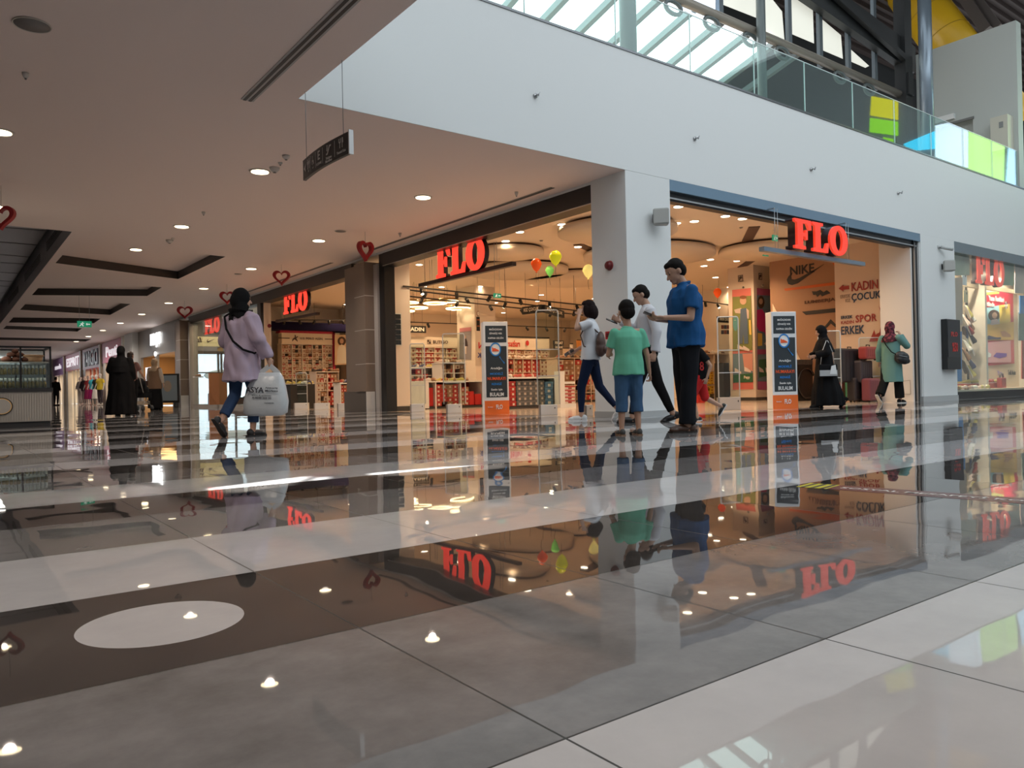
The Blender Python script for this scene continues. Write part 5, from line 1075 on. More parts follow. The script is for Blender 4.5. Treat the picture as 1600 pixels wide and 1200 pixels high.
# ---- standing ads
def standee(p, ang, lab, w=.44, h=1.63):
    t = thing('standing_ad', lab, 'standing ad', p, ang)
    b = MB(); b.box(-w/2, w/2, -.11, .11, 0, h); part('cabinet', b, mat('ad_white', (.78,.80,.82), .35), t, world=False, bevel=.01)
    f_ = -.112; s_ = w
    b = MB(); b.box(-w/2+.0, w/2-.0, f_-.002, f_+.002, .0, .24); part('orange_base', b, mat('ad_orange', (.85,.17,.03), .4), t, world=False)
    navy = mat('ad_charcoal', (.035,.045,.055), .3); b = MB(); b.box(-w/2+.035, w/2-.03, f_-.002, f_, h*.775, h*.955); b.box(-w/2+.035, w/2-.03, f_-.002, f_, .30, h*.735); part('dark_field', b, navy, t, world=False)
    cyan = mat('ad_blue', (.02,.22,.62), .4); or_ = mat('ad_text_orange', (.85,.12,.03), .4); wh = mat('ad_text_white', (.85,.87,.88), .4)
    def tx(s, z, w_, h_, m_, x=0): letters(s, (x, f_-.008, z), (1,0,0), (0,0,1), m_, t, w_*s_, h_, .003, world=False)
    tx('MAĞAZADAN', h*.918, .52, .042, wh); tx('SİPARİŞ VER', h*.872, .52, .045, wh); tx('KAPINA GELSİN', h*.825, .62, .042, wh)
    circ = lambda r, n_=32, s=1: [(r*math.cos(a), r*math.sin(a)) for a in [s*2*PI*i/n_ for i in range(n_)]]
    place_mesh(curve_mesh([circ(1), circ(.80, 32, -1)], .006), (-.01, f_-.01, h*.70), (1,0,0), (0,0,1), t, cyan, 'magnifier_ring', .20, .24, world=False)
    place_mesh(curve_mesh([circ(1)], .004), (-.01, f_-.006, h*.70), (1,0,0), (0,0,1), t, wh, 'magnifier_lens', .17, .205, world=False)
    place_mesh(curve_mesh([[(0,1),(.35,.55),(1,.15),(.85,0),(.5,.35),(-.1,.85)]], .006), (.105, f_-.01, h*.585), (1,0,0), (0,0,1), t, cyan, 'magnifier_handle', .10, .14, world=False)
    place_mesh(curve_mesh([[(0,.1),(.0,.75),(.1,.7),(.2,.55),(.42,.6),(.55,.5),(.9,.3),(1,.2),(1,.08),(0,.02)]], .004), (-.01, f_-.016, h*.70), (1,0,0), (0,0,1), t, or_, 'trainer_picture', .12, .075, world=False)
    tx('Aradığın', h*.495, .48, .052, wh); tx('MODELİ', h*.44, .52, .05, mat('ad_text_blue', (.03,.25,.75), .4)); tx('NUMARAYI', h*.385, .74, .055, or_); tx('RENGİ', h*.33, .40, .05, MATS['ad_text_blue'])
    tx('Senin için', h*.265, .46, .045, wh); tx('BULALIM', h*.215, .56, .065, wh); tx('FLO', .13, .26, .08, wh, .04); tx('flo.com.tr', .13, .2, .02, wh, -.12)
    return t
standee(gp(775, 650, 7.95), -.42, 'standing ad with a magnifying glass in the side entrance'); p = onY(1223, 645, 7.75); p.z = 0; standee(p, -.52, 'standing ad with a magnifying glass in the front entrance', .45, 1.66)
b = MB(); q = gp(768, 650, 8.0); b.box(q.x-.04,q.x+.06,q.y-.02,q.y+.02,1.64,1.66); single('yellow_tag', b, mat('yellow_tag', (.8,.7,.05), .4), 'small yellow tag lying on top of the standing ad in the side entrance', 'tag', (q.x, q.y, 1.64))
# ---- front entrance: poster column, brand wall, words, suitcases
P0 = onZ(1181, 627, 0); PX, PY = 17.05, 12.2; e0 = onX(1141,600,PX).y; e1 = onY(1206,600,PY).x; cw = mat('column_cream', (.70,.58,.48), .5)
P0 = onY(1181, 600, PY); PX = P0.x; e0 = onX(1141,600,PX).y; e1 = onY(1206,600,PY).x
b = MB(); b.hexa([(PX,PY,0),(e1,PY,0),(e1,e0,0),(PX,e0,0),(PX,PY,ZS),(e1,PY,ZS),(e1,e0,ZS),(PX,e0,ZS)]); struct('wall_poster_column', b, cw)
b = MB(); b.box(PX-.01, e1+.01, PY-.01, e0+.01, 0, .08); struct('baseboard_poster_column', b, darkgrey)
def flatX(t, pts, X, m_, nm): b = MB(); q = [onX(x,y,X) for x,y in pts]; b.add(q+[v+Vector((.005,0,0)) for v in q], [tuple(range(len(q))), tuple(range(len(q),2*len(q)))[::-1]]); return part(nm, b, m_, t)
t = thing('poster', 'tall poster of a boy in dungarees on the left face of the poster column', 'poster', onX(1158,520,PX)); X_ = PX-.012
salmon = mat('print_salmon', (.62,.16,.13), .5); green = mat('print_green', (.20,.21,.06), .5)
flatX(t, [(1144,453),(1173,450),(1177,608),(1145,609)], X_, salmon, 'sheet'); flatX(t, [(1144.5,464),(1173.5,462),(1175.5,547),(1145,549)], X_-.006, green, 'green_field'); flatX(t, [(1145,553),(1175.5,551),(1176.5,597),(1145.5,598)], X_-.006, mat('print_blueish', (.15,.22,.27), .5), 'lower_field')
flatX(t, [(1160,553),(1175.6,552),(1176,580),(1163,576)], X_-.01, mat('print_salmon_pale', (.60,.28,.22), .5), 'lower_patch'); flatX(t, [(1145.5,586),(1176.3,583),(1176.5,597),(1145.5,598)], X_-.011, mat('print_deepgreen', (.03,.12,.05), .5), 'grass')
den = mat('print_denim', (.09,.13,.19), .6)
flatX(t, [(1157,483),(1166,481),(1168,503),(1169,537),(1163,537),(1161,520),(1160,537),(1155,537),(1156,510)], X_-.016, den, 'figure_dungarees'); flatX(t, [(1147,484),(1158,481),(1159,490),(1149,489)], X_-.014, mat('print_shirt', (.55,.42,.36), .6), 'figure_sleeve'); flatX(t, [(1165,481),(1170,485),(1170,498),(1165,497)], X_-.014, MATS['print_shirt'], 'figure_sleeve'); flatX(t, ellp(1161,470,5,6), X_-.018, skin_p, 'figure_head'); flatX(t, ellp(1161,464.5,5.4,2.8), X_-.02, mat('print_hair_b', (.22,.08,.03), .6), 'figure_hair')
flatX(t, [(1170,500),(1173,500),(1174,523),(1171,523)], X_-.014, mat('print_yellow', (.70,.48,.10), .6), 'yellow_block'); flatX(t, ellp(1149,505,4,12), X_-.012, mat('print_scooter', (.12,.30,.30), .6), 'scooter')
for i, (x, y) in enumerate(((1153,578),(1168,576),(1157,541),(1166,543))): flatX(t, [(x-5,y+4),(x-5,y-3),(x-1,y-1),(x+5,y+3),(x+5,y+6)], X_-.024, mat('print_sneaker', (.72,.60,.55), .6), 'sneaker')
flatX(t, [(1147,500),(1150,500),(1150,500.5),(1147,500.5)], X_-.03, bw, 'mark'); q = onX(1167,590,X_-.02); letters('Pepp', q, (0,-1,0), (0,0,1), bw, t, .18, .10)
t = thing('poster', 'tall poster of a girl in pink on the right face of the poster column', 'poster', onY(1192,520,PY)); Y_ = PY-.012
def fY(pts, d_, m_, nm): flat(t, [onY(x,y,Y_-d_) for x,y in pts], m_, nm)
fY([(1183,450),(1204,452),(1205,609),(1184,609)], .01, mat('print_magenta', (.42,.08,.20), .5), 'sheet'); fY([(1183,461),(1204,462),(1204.5,546),(1183.5,546)], .016, mat('print_skyblue', (.14,.22,.30), .5), 'blue_field'); fY([(1184,554),(1205,553),(1205,596),(1184,596)], .016, mat('print_blueish', (.15,.22,.27), .5), 'lower_field'); fY([(1186,562),(1205,560),(1205,586),(1186,590)], .02, MATS['print_deepgreen'], 'grass')
pk = mat('print_pink', (.55,.02,.16), .6)
fY([(1183,484),(1191,483),(1195,490),(1197,503),(1203,512),(1204,535),(1199,534),(1195,519),(1186,517),(1183,510)], .022, pk, 'figure_suit'); fY(ellp(1189,472,5.5,10), .02, hairp, 'figure_hair'); fY(ellp(1189,471,3,4.6), .026, skin_p, 'figure_face'); fY([(1184,520),(1191,521),(1191,540),(1184,541)], .02, MATS['print_yellow'], 'yellow_block'); fY([(1194,537),(1199,532),(1204,538),(1204,544),(1199,541)], .028, MATS['print_sneaker'], 'sneaker')
for x, y in ((1189,577),(1199,578)): fY([(x-3,y-4),(x+3,y),(x+5,y+5),(x-2,y+4)], .03, MATS['print_sneaker'], 'sneaker')
fY([(1196,486),(1198,492),(1203,488),(1199,494),(1197,495)], .03, bw, 'butterfly_wing')
for (X0, Y0, lab) in ((1157,435,'left'),(1188,432,'right')):
    on = (lambda x, y: onX(x, y, PX-.02)) if lab == 'left' else (lambda x, y: onY(x, y, PY-.02)); dx_ = (0,-1,0) if lab == 'left' else (1,0,0)
    c = on(X0, Y0); t = thing('camera_notice', 'small framed camera pictogram on the %s face of the poster column' % lab, 'notice', c)
    place_mesh(curve_mesh([[(0,0),(1,0),(1,1),(0,1)], [(.08,.08),(.08,.92),(.92,.92),(.92,.08)]], .004), c, dx_, (0,0,1), t, dk, 'frame', .15, .17); place_mesh(curve_mesh([[(0,.6),(.6,.9),(.95,.6),(.6,.35),(.35,.25),(.3,.0),(.0,.0),(.2,.45)]], .004), c, dx_, (0,0,1), t, dk, 'pictogram', .11, .11)
    c = on(X0+4, Y0+14); t = thing('security_camera', 'tiny dome camera under the pictogram on the %s face of the poster column' % lab, 'camera', c); b = MB(); b.ell(c, (.035,.035,.03), 0, 10, 6); part('housing', b, mat('cam_body', (.45,.40,.35), .4), t); b = MB(); b.ell(c-Vector((.028,.02,0)), (.015,.015,.015), 0, 8, 6); part('lens', b, trk, t)
# brand wall: it runs along y
XN = 17.2; dirY = Vector((0,-1,0)); ink = mat('wall_ink', (.035,.03,.03), .5)
def wallX(x, y, X): return onX(x, y, X-.02)
b = MB(); b.box(XN-.01, XN+.1, 8.2, onX(1207,600,XN).y, 0, ZS); struct('wall_brand', b, mat('peach_wall_b', (.40,.22,.13), .55))
c = wallX(1254,423,XN); t = thing('painted_lettering', 'black NIKE word and tick emblem on the peach wall'.replace('NIKE ', 'four letter '), 'lettering', c)
letters('NIKE', wallX(1253,421,XN), dirY, (0,.0,1), ink, t, .66, .22, .01); 
place_mesh(curve_mesh([[(0,.30),(.04,.08),(.14,.0),(.30,.06),(1,.80),(.34,.30),(.22,.26),(.13,.30),(.12,.46),(.16,.62),(.05,.46)]], .01), wallX(1258,430,XN), dirY, (0,0,1), t, ink, 'tick_emblem', 1.02, .40)
b = MB(); q = [wallX(x,y,XN) for x,y in ((1225,451),(1310,440),(1310,444.5),(1227,454.5))]; b.add(q+[v+Vector((.01,0,0)) for v in q], [(0,1,2,3),(7,6,5,4),(0,4,5,1),(1,5,6,2),(2,6,7,3),(3,7,4,0)]); single('painted_stripe', b, mat('stripe_orange', (.62,.13,.03), .5), 'orange stripe on the peach wall under the tick emblem', 'stripe', q[0])
b = MB(); q = [wallX(x,y,XN) for x,y in ((1253,487),(1310,481),(1310,487.5),(1259,492))]; b.add(q+[v+Vector((.01,0,0)) for v in q], [(0,1,2,3),(7,6,5,4),(0,4,5,1),(1,5,6,2),(2,6,7,3),(3,7,4,0)]); single('painted_stripe', b, ink, 'black stripe on the peach wall under the mountain emblem', 'stripe', q[0])
b = MB(); q = [wallX(x,y,XN) for x,y in ((1299,408),(1310,410),(1310,428))]; b.add(q+[v+Vector((.01,0,0)) for v in q], [(0,1,2),(5,4,3),(0,3,4,1),(1,4,5,2),(2,5,3,0)]); single('painted_triangle', b, MATS['stripe_orange'], 'orange triangle on the peach wall just below the hanging bar', 'decoration', q[0])
t = thing('painted_lettering', 'brown serif word and mountain emblem on the peach wall', 'lettering', wallX(1285,468,XN)); brn = mat('brown_ink', (.14,.06,.035), .5); letters('LUMBERJACK', wallX(1288,470,XN), dirY, (0,0,1), brn, t, 1.05, .10, .01)
place_mesh(curve_mesh([[(0,.9),(.25,.8),(.45,.95),(.62,.5),(.8,.8),(1,.3),(.7,.15),(.55,.0),(.45,.35),(.3,.0),(.2,.4),(.08,.35)]], .01), wallX(1283,458,XN), dirY, (0,0,1), t, ink, 'mountain_emblem', .48, .16)
place_mesh(curve_mesh([[(0,.3),(.5,1),(1,.3),(.9,.25),(.5,.7),(.1,.25)]], .01), wallX(1298,507,XN), dirY, (0,0,1), t, ink, 'roof_emblem', .45, .25)
# lit wall under the soffit, painted as a pale patch, and the escalator side
b = MB(); q = [wallX(x,y,XN-.02) for x,y in ((1207,474),(1250,562),(1250,634),(1207,634))]; b.add(q+[v+Vector((.02,0,0)) for v in q], [(0,1,2,3),(7,6,5,4),(0,4,5,1),(1,5,6,2),(2,6,7,3),(3,7,4,0)]); struct('lit_patch', b, mat('lit_wall_patch', (.86,.70,.55), .5))
t = thing('escalator', 'black side of an escalator with a round end behind the black robed woman', 'escalator', onY(1262,630,10.6)); x0, _ = xz(1244,600,10.6); x1, _ = xz(1330,600,10.6); zt_ = onY(1262,562,10.6).z
b = MB(); b.box(x0, x1, 10.6, 10.9, 0, zt_); part('side_panel', b, bdm, t); b = MB(); b.tube([(x0+.42+.36*math.cos(a), 10.58, .42+.36*math.sin(a)) for a in [2*PI*i/24 for i in range(24)]], .025, 8, closed=True); part('handrail_loop', b, mat('rail_black', (.03,.028,.028), .25), t)
b = MB(); 
for i in range(16): b.box(x0+.03+i*.05, x0+.05+i*.05, 10.59, 10.6, zt_-.12, zt_)
part('comb_strip', b, mat('rib_grey', (.12,.1,.09), .4), t)
b = MB(); x0, z0 = xz(1247,560,11.2); x1, z1 = xz(1262,530,11.2); b.box(x0, x1, 11.2, 11.4, 0, z1); single('orange_display', b, mat('display_orange', (.75,.11,.03), .5), 'orange display block beyond the standing ad of the front entrance', 'display', (x0, 11.2, 0))
b = MB(); x0, z0 = xz(1262,560,11.1); x1, z1 = xz(1281,550,11.1); b.box(x0, x1, 11.1, 11.5, 0, z1); single('white_plinth', b, whitelam, 'small white plinth beside the orange display block', 'plinth', (x0, 11.1, 0))
# words wall
XK = 16.6; mar = mat('word_maroon', (.38,.05,.04), .5); nav = mat('word_navy', (.03,.06,.12), .5); pal = mat('word_pale', (.42,.30,.24), .5)
t = thing('painted_lettering', 'large maroon and navy direction words on the peach wall behind the suitcases', 'lettering', wallX(1345,480,XK))
def wd(s, x0, x1, yc, hpx, m_, slope=-.115):
    a, e = wallX(x0, yc-(x0-1345)*-slope*0, XK), wallX(x1, yc, XK); c = wallX((x0+x1)/2, yc, XK); hh = wallX((x0+x1)/2, yc-hpx/2, XK).z-wallX((x0+x1)/2, yc+hpx/2, XK).z
    letters(s, c, dirY, (0,0,1), m_, t, abs(a.y-e.y), hh, .006)
wd('KADIN', 1330, 1371.5, 446, 14, mar); wd('ÇOCUK', 1330, 1376, 463.5, 14.5, nav); wd('ERKEK', 1313, 1328.5, 463, 5.5, pal); wd('KIZ', 1321, 1328.5, 469.5, 5, pal)
wd('ERKEK', 1314, 1332, 495.5, 4.8, nav); wd('KADIN', 1314, 1334, 503.5, 4.8, mar); wd('SPOR', 1336.5, 1370, 497, 12, mar); wd('ERKEK', 1314, 1350.5, 515.5, 13, nav)
place_mesh(curve_mesh([[(0,.5),(.45,1),(.45,.75),(1,.75),(1,.25),(.45,.25),(.45,0)]], .006), wallX(1318.5,450,XK), dirY, (0,0,1), t, mar, 'arrow', .25, .16)
me_pts = [(1373,477),(1379,490),(1380,505),(1376,520),(1368,531),(1374,520),(1377,505),(1376,490)]
b = MB(); q = [wallX(x,y,XK) for x,y in me_pts]; b.add(q, [(0,1,6,7),(1,2,5,6),(2,3,4,5)]); part('curved_arrow', b, mar, t); b = MB(); q = [wallX(x,y,XK) for x,y in ((1358,534),(1366,515),(1368,523),(1378,517),(1373,533))]; b.add(q, [(0,1,2,3,4)]); part('curved_arrow_head', b, mar, t)
# suitcases
def suitcase(x0, x1, ytop, ybot, Y, z0, m_, lab, d=.2):
    Y = onX(x1, 600, 16.54).y-.21; z0 = 0 if ybot > 620 else onY(x0, ybot, Y).z
    a, zt_ = xz(x0, ytop, Y); e, _ = xz(x1, ytop, Y); t = thing('suitcase', lab, 'suitcase', ((a+e)/2, Y, z0))
    b = MB(); b.box(a, e, Y, Y+d, z0+.03, zt_); part('shell', b, m_, t, bevel=.04)
    b = MB(); 
    for k in range(5): x = a+(e-a)*(k+1)/6; b.box(x-.004, x+.004, Y-.004, Y+.002, z0+.08, zt_-.06)
    part('rib', b, mat('rib_'+m_.name, [c*.6 for c in m_.node_tree.nodes['Principled BSDF'].inputs[0].default_value[:3]], .4), t)
    b = MB(); b.tube([((a+e)/2-.07, Y+d/2, zt_), ((a+e)/2-.07, Y+d/2, zt_+.035), ((a+e)/2+.07, Y+d/2, zt_+.035), ((a+e)/2+.07, Y+d/2, zt_)], .01, 8); part('handle', b, trk, t)
    for x in (a+.05, e-.05): b = MB(); b.cyl((x-.012, Y+.05, z0+.022), .022, .024, 12, axis=0); part('wheel', b, trk, t)
sbk = mat('case_black', (.03,.025,.028), .45); srd = mat('case_red', (.32,.05,.05), .4); sgn = mat('case_green', (.14,.42,.28), .4); spl = mat('case_plum', (.22,.06,.08), .4); sdk = mat('case_dark', (.05,.04,.05), .45)
YS = 9.0; zs = onY(1340,590,YS).z
suitcase(1314,1334,591,632,YS,0,srd,'red ribbed suitcase standing lowest at the left, under the words'); suitcase(1320,1329,571,593,YS+.5,0,mat('case_teal',(.10,.35,.30),.4),'slim teal suitcase behind the red one'); suitcase(1330,1344,571,628,YS+.3,0,sgn,'bright green suitcase behind and right of the red one'); suitcase(1315,1352,544,600,YS+.85,0,sbk,'big black suitcase at the back, tallest of the left pile'); suitcase(1354,1372,541,563,YS+.62,0,srd,'dull red suitcase at the top right behind the gate'); suitcase(1336,1358,590,630,YS+.02,0,sbk,'black suitcase between the green case and the gate'); suitcase(1359,1376,591,629,YS,0,spl,'plum suitcase at the right, beside the turquoise coat'); suitcase(1346,1364,563,600,YS+.33,0,sdk,'dark suitcase in the middle behind the gate')
# shelves with yellow boxes at the left of the front entrance
Y = 15.6; x0, zt_ = xz(1092,553,Y); x1, _ = xz(1140,553,Y); cabinet('shoe_stand', 'stand of bright yellow boxes seen past the man in blue', 'stand', x0, x1, Y, 0, zt_, .5, 2, [.42,.86], mat('stand_cream', (.66,.53,.42), .5)); boxes_x(x0+.03, x0+(x1-x0)*.5-.03, Y+.02, .06, .40, 4, 4, ['yellow'], 'shoe box on the lower shelf of the yellow stand', 'yellow boxes low', .3, .05); boxes_x(x0+.03, x0+(x1-x0)*.5-.03, Y+.02, .45, .84, 4, 5, ['yellow'], 'shoe box on the upper shelf of the yellow stand', 'yellow boxes high', .3, .05); boxes_x(x0+(x1-x0)*.5+.03, x1-.03, Y+.02, .45, .84, 3, 4, ['red','kraft'], 'shoe box on the right half of the yellow stand', 'boxes right on the yellow stand', .3, .05)
b = MB(); b.box(x0+(x1-x0)*.6, x1-.02, Y-.06, Y-.01, .06, .86); single('dark_panel', b, bdm, 'dark panel on the right half of the yellow stand', 'panel', (x1, Y, 0))
shoes_row((x0, Y+.2, zt_+.03), (x1, Y+.2, zt_+.03), 8, 'on top of the stand of yellow boxes', 'shoes on the yellow stand', 1.1, [0,1,3])
b = MB(); q = onY(1096,522,17.2); b.box(q.x, q.x+.45, 17.2, 17.25, onY(1100,531,17.2).z, onY(1100,523,17.2).z); single('red_header', b, mat('header_red', (.75,.05,.02), .4, emit=.3), 'bright red header panel behind the man in blue', 'panel', q)
t = thing('round_badge', 'cream panel with a round dark badge above the yellow boxes', 'badge', onY(1112,540,17.2)); q0 = rectY(1104,531,1124,548,17.2); flat(t, q0, mat('cream_panel2', (.74,.62,.5), .5), 'sheet'); place_mesh(curve_mesh([[(math.cos(a), math.sin(a)) for a in [2*PI*i/20 for i in range(20)]]], .01), onY(1108,538,17.17), (1,0,0), (0,0,1), t, mat('badge_navy', (.05,.06,.12), .5), 'badge', .13, .13)
t = thing('picture', 'grid of small dark pictures left of the poster column', 'picture', onY(1133,515,15.2))
for i in range(2):
    for j in range(3): flat(t, rectY(1127+j*4.5,508+i*8,1131+j*4.5,514+i*8,15.2), mat('tiny_print%d' % ((i+j) % 2), ((.30,.08,.06),(.05,.05,.09))[(i+j) % 2], .5), 'tile')
b = MB(); x0, z0 = xz(1131,600,13.0); b.box(x0, x0+.24, 13.0, 13.3, 0, onY(1130,567,13).z); single('black_bin', b, bdm, 'black column-shaped bin left of the poster column', 'bin', (x0, 13, 0))
b = MB(); x0, z0 = xz(1092,625,12.2); b.box(x0, x0+.22, 12.2, 12.5, 0, onY(1095,603,12.2).z); single('red_carton', b, redp, 'red carton on the floor behind the running boy', 'carton', (x0, 12.2, 0))
# door panel lines on the white jamb
t = thing('access_panel', 'flush white access panel low on the white wall at the right of the front entrance', 'panel', (16.2, 8.0, .5)); b = MB(); q = [onX(x,y,16.195) for x,y in ((1408,596),(1422,594),(1423,616),(1408,616))]
for i in range(4): b.beam(q[i], q[(i+1)%4], .006, .006)
part('seam', b, mat('seam_brown', (.25,.18,.14), .6), t)
# ---------------------------------------------------------------- right-hand display window
YB = YF+.85
b = MB(); b.box(18.03, 24, YB, YB+.1, 0, 3.4, 0); b.box(18.03, 24, YF+.2, YB, .16, .2, 0); b.box(18.0, 18.06, YF+.2, YB, .16, 3.3, 0); b.box(18.03, 24, YF+.2, YB, 3.30, 3.4, 1); b.box(18.03,24,YF+.5,YF+.55,2.66,2.76,2); struct('wall_window_display', b, [mat('display_beige', (.74,.58,.42), .5), white, mat('display_wood', (.42,.32,.22), .5)])
for x_ in (18.6, 19.6, 20.6, 21.6, 22.6):  # downlights added to brighten the window display
    o = dup(sd, (x_, YF+.34, 3.3)); o['label'] = 'round downlight in the top of the right-hand display window'; o['group'] = 'downlights of the right-hand display window'
    light('lamp_bulb', 'SPOT', (x_, YF+.34, 3.26), 130, (1,.86,.70), .05, (x_, YF+.62, 0), parent=o, spot=2.7)
b = MB(); b.box(18.06, 23.7, YF+.10, YF+.115, .16, 3.26); single('display_glass', b, clear, 'glass pane of the right-hand display window', 'glass', (18.5, YF+.1, .16))
t = thing('poster', 'big red poster with white script and three pictures in the display window', 'poster', onY(1558,520,YB)); Yq = YB-.02
def W_(pts, d_, m_, nm): flat(t, [onY(x,y,Yq-d_) for x,y in pts], m_, nm)
W_([(1532,462),(1583,452),(1585,568),(1533,572)], 0, mat('win_red', (.62,.03,.06), .4), 'sheet'); W_([(1532,458),(1561,455),(1561,459),(1532,462)], .005, mat('win_olive', (.35,.40,.08), .5), 'olive_strip')
W_([(1539,481),(1561,477),(1562,506),(1540,508)], .01, mat('win_sky', (.35,.60,.68), .5), 'sky_picture'); W_([(1561,477),(1578,475),(1579,503),(1562,506)], .01, mat('win_yellow', (.85,.60,.12), .5), 'yellow_picture'); W_([(1533,478),(1540,478),(1540,507),(1533,508)], .01, mat('win_white', (.8,.78,.75), .5), 'white_picture')
W_(ellp(1553,493,9,9), .014, hairp, 'figure_hair'); W_(ellp(1554,493,4,5), .018, skin_p, 'figure_face'); W_([(1549,500),(1558,498),(1563,506),(1548,508)], .02, mat('win_pinkshirt', (.75,.55,.55), .5), 'figure_shirt')
W_([(1538,507),(1584,503),(1584,531),(1538,532)], .01, mat('win_orange', (.85,.50,.12), .5), 'orange_picture'); W_([(1541,528),(1545,524),(1556,527),(1564,527),(1564,530),(1541,531)], .015, mat('win_navy', (.06,.05,.12), .5), 'sandal_picture'); W_([(1563,518),(1570,517),(1579,523),(1580,527),(1566,526)], .015, mat('win_tan', (.55,.25,.12), .5), 'sandal_picture')
W_([(1534,536),(1579,532),(1580,566),(1534,567)], .01, mat('win_rose', (.80,.42,.45), .5), 'rose_picture'); W_([(1537,555),(1543,549),(1549,553),(1548,558),(1539,559)], .015, mat('win_white', (.8,.78,.75), .5), 'clog_picture'); W_([(1552,557),(1557,551),(1573,552),(1573,557),(1562,560)], .015, mat('win_violet', (.16,.05,.45), .5), 'clog_picture')
letters('Yazın Renkleri', onY(1557,467,Yq-.03), (1,0,0), (0,0,1), mat('script_white', (.9,.88,.85), .4), t, .95, .14); letters('Stilinde', onY(1547,475,Yq-.03), (1,0,0), (0,0,1), mat('script_white', (.9,.88,.85), .4), t, .55, .12)
t = thing('painted_lettering', 'small violet and dark handwriting low on the beige display wall', 'lettering', onY(1575,582,YB)); letters('Yaz', onY(1562,583,Yq), (1,0,0), (0,0,1), mat('violet_ink', (.35,.28,.6), .5), t, .30, .13); letters('Terlik Modası', onY(1581,582,Yq), (1,0,0), (0,0,1), ink, t, .50, .13)
# hanging pennants, side photo strips, blue and red bands
def wpanel(x0,y0,x1,y1,Y,m_,nm,lab,cat): b = MB(); q = rectY(x0,y0,x1,y1,Y); b.add(q+[v+Vector((0,.02,0)) for v in q], [(0,1,2,3),(7,6,5,4),(0,4,5,1),(1,5,6,2),(2,6,7,3),(3,7,4,0)]); return single(nm, b, m_, lab, cat, q[0])
t0 = wpanel(1491.5,395,1515,430,YF+.2,mat('pic_tan',(.50,.46,.34),.5,noise_amt=.35,nscale=3),'display_picture','tan picture of sandals at the upper left corner of the display window','picture'); wpanel(1567,410,1585,446,YF+.2,mat('pic_olive',(.42,.44,.28),.5,noise_amt=.35,nscale=3),'display_picture','olive picture right of the red letters in the display window','picture')
wpanel(1586,412,1600,458,YF+.2,mat('pic_rose',(.62,.45,.40),.5,noise_amt=.3,nscale=3),'display_picture','pale portrait picture at the far right of the display window','picture'); wpanel(1492,434,1504,508,YF+.25,mat('pic_skin',(.62,.42,.33),.5,noise_amt=.3,nscale=2),'display_picture','tall pale portrait strip down the left side of the display window','picture')
wpanel(1497,518,1503,596,YF+.18,mat('band_blue',(.02,.20,.55),.4),'blue_band','blue upright band beside the black screen','panel'); wpanel(1594,462,1606,490,YF+.2,mat('band_blue',(.02,.20,.55),.4),'blue_band','blue block at the right edge of the photo','panel'); wpanel(1592,488,1606,532,YF+.22,mat('pic_street',(.16,.20,.18),.5,noise_amt=.5,nscale=4),'display_picture','dark street picture at the right edge of the photo','picture'); wpanel(1597,532,1606,592,YF+.2,mat('band_red',(.5,.04,.02),.4),'red_band','red upright band at the right edge of the photo','panel')
for (x, y, c_, lab) in ((1509,462,(.72,.58,.36),'cream hanging card with a dark heart in the display window'),(1507,435,(.5,.6,.7),'pale pinwheel hanging at the top left of the display window')):
    p = onY(x, y, YF+.35); t = thing('hanging_card', lab, 'ornament', p); b = MB(); b.box(p.x-.12,p.x+.12,p.y,p.y+.01,p.z-.16,p.z+.13); part('card', b, mat('hang_%d' % x, c_, .5), t); b = MB(); b.tube([(p.x,p.y+.005,p.z+.13),(p.x,p.y+.005,3.3)], .003, 5); part('thread', b, trk, t); place_mesh(curve_mesh([heart_pts(1)], .003), p+Vector((.04,-.006,.05)), (1,0,0), (0,0,1), t, ink, 'heart', .06, .06)
p = onY(1572,477,YB-.1); t = thing('pinwheel', 'white and navy pinwheel at the top right of the red poster', 'ornament', p)
for k in range(8):
    a = k*PI/4; place_mesh(curve_mesh([[(0,0),(1,.0),(.8,.5)]], .003), p+Vector((.06*math.cos(a+.2),0,.06*math.sin(a+.2))), (math.cos(a),0,math.sin(a)), (-math.sin(a),0,math.cos(a)), t, MATS['win_navy'] if k % 2 else bw, 'blade', .11, .06)
# hanging shoe column and shelf of shoes
b = MB(); q = onY(1512,500,YF+.7); b.box(q.x-.02, q.x+.02, YF+.7, YF+.74, .2, 2.7); single('display_pole', b, trk, 'dark pole carrying the fan of sandals in the display window', 'pole', (q.x, YF+.7, .2))
for i in range(15):
    k = (6,0,4,3,2,5,1)[i % 7]; p = onY(1511+5*math.sin(i*2.3), 488+i*6.6, YF+.55); o = bpy.data.objects.new('sandal', SH[k]); COL.objects.link(o); o.location = p; o.rotation_euler = (1.2, .3*math.sin(i), .9+.5*math.sin(i*3)); o.scale = (1.25,)*3; tag(o, '%s sandal number %d from the top in the fan on the display pole' % (SC[k], i+1), 'sandal', 'sandals on the display pole')
t = single('display_shelf', MB().box(onY(1503,600,YF+.6).x, onY(1567,600,YF+.6).x, YF+.55, YF+.95, .2, onY(1530,599,YF+.6).z), mat('shelf_redbrown', (.42,.08,.05), .5), 'red brown shoe shelf at the bottom of the display window', 'shelf', (19, YF+.7, .2))
zz = onY(1530,599,YF+.6).z; shoes_row((onY(1504,600,YF+.7).x, YF+.7, zz), (onY(1560,600,YF+.7).x, YF+.72, zz), 14, 'on the red brown shelf of the display window', 'sandals on the red brown shelf', 1.15, [1,3,2,0,6]); shoes_row((18.3, YF+.35, .2), (20.4, YF+.35, .2), 16, 'on the floor of the display window', 'shoes on the window floor', 1.15, [0,3,6,4,1])
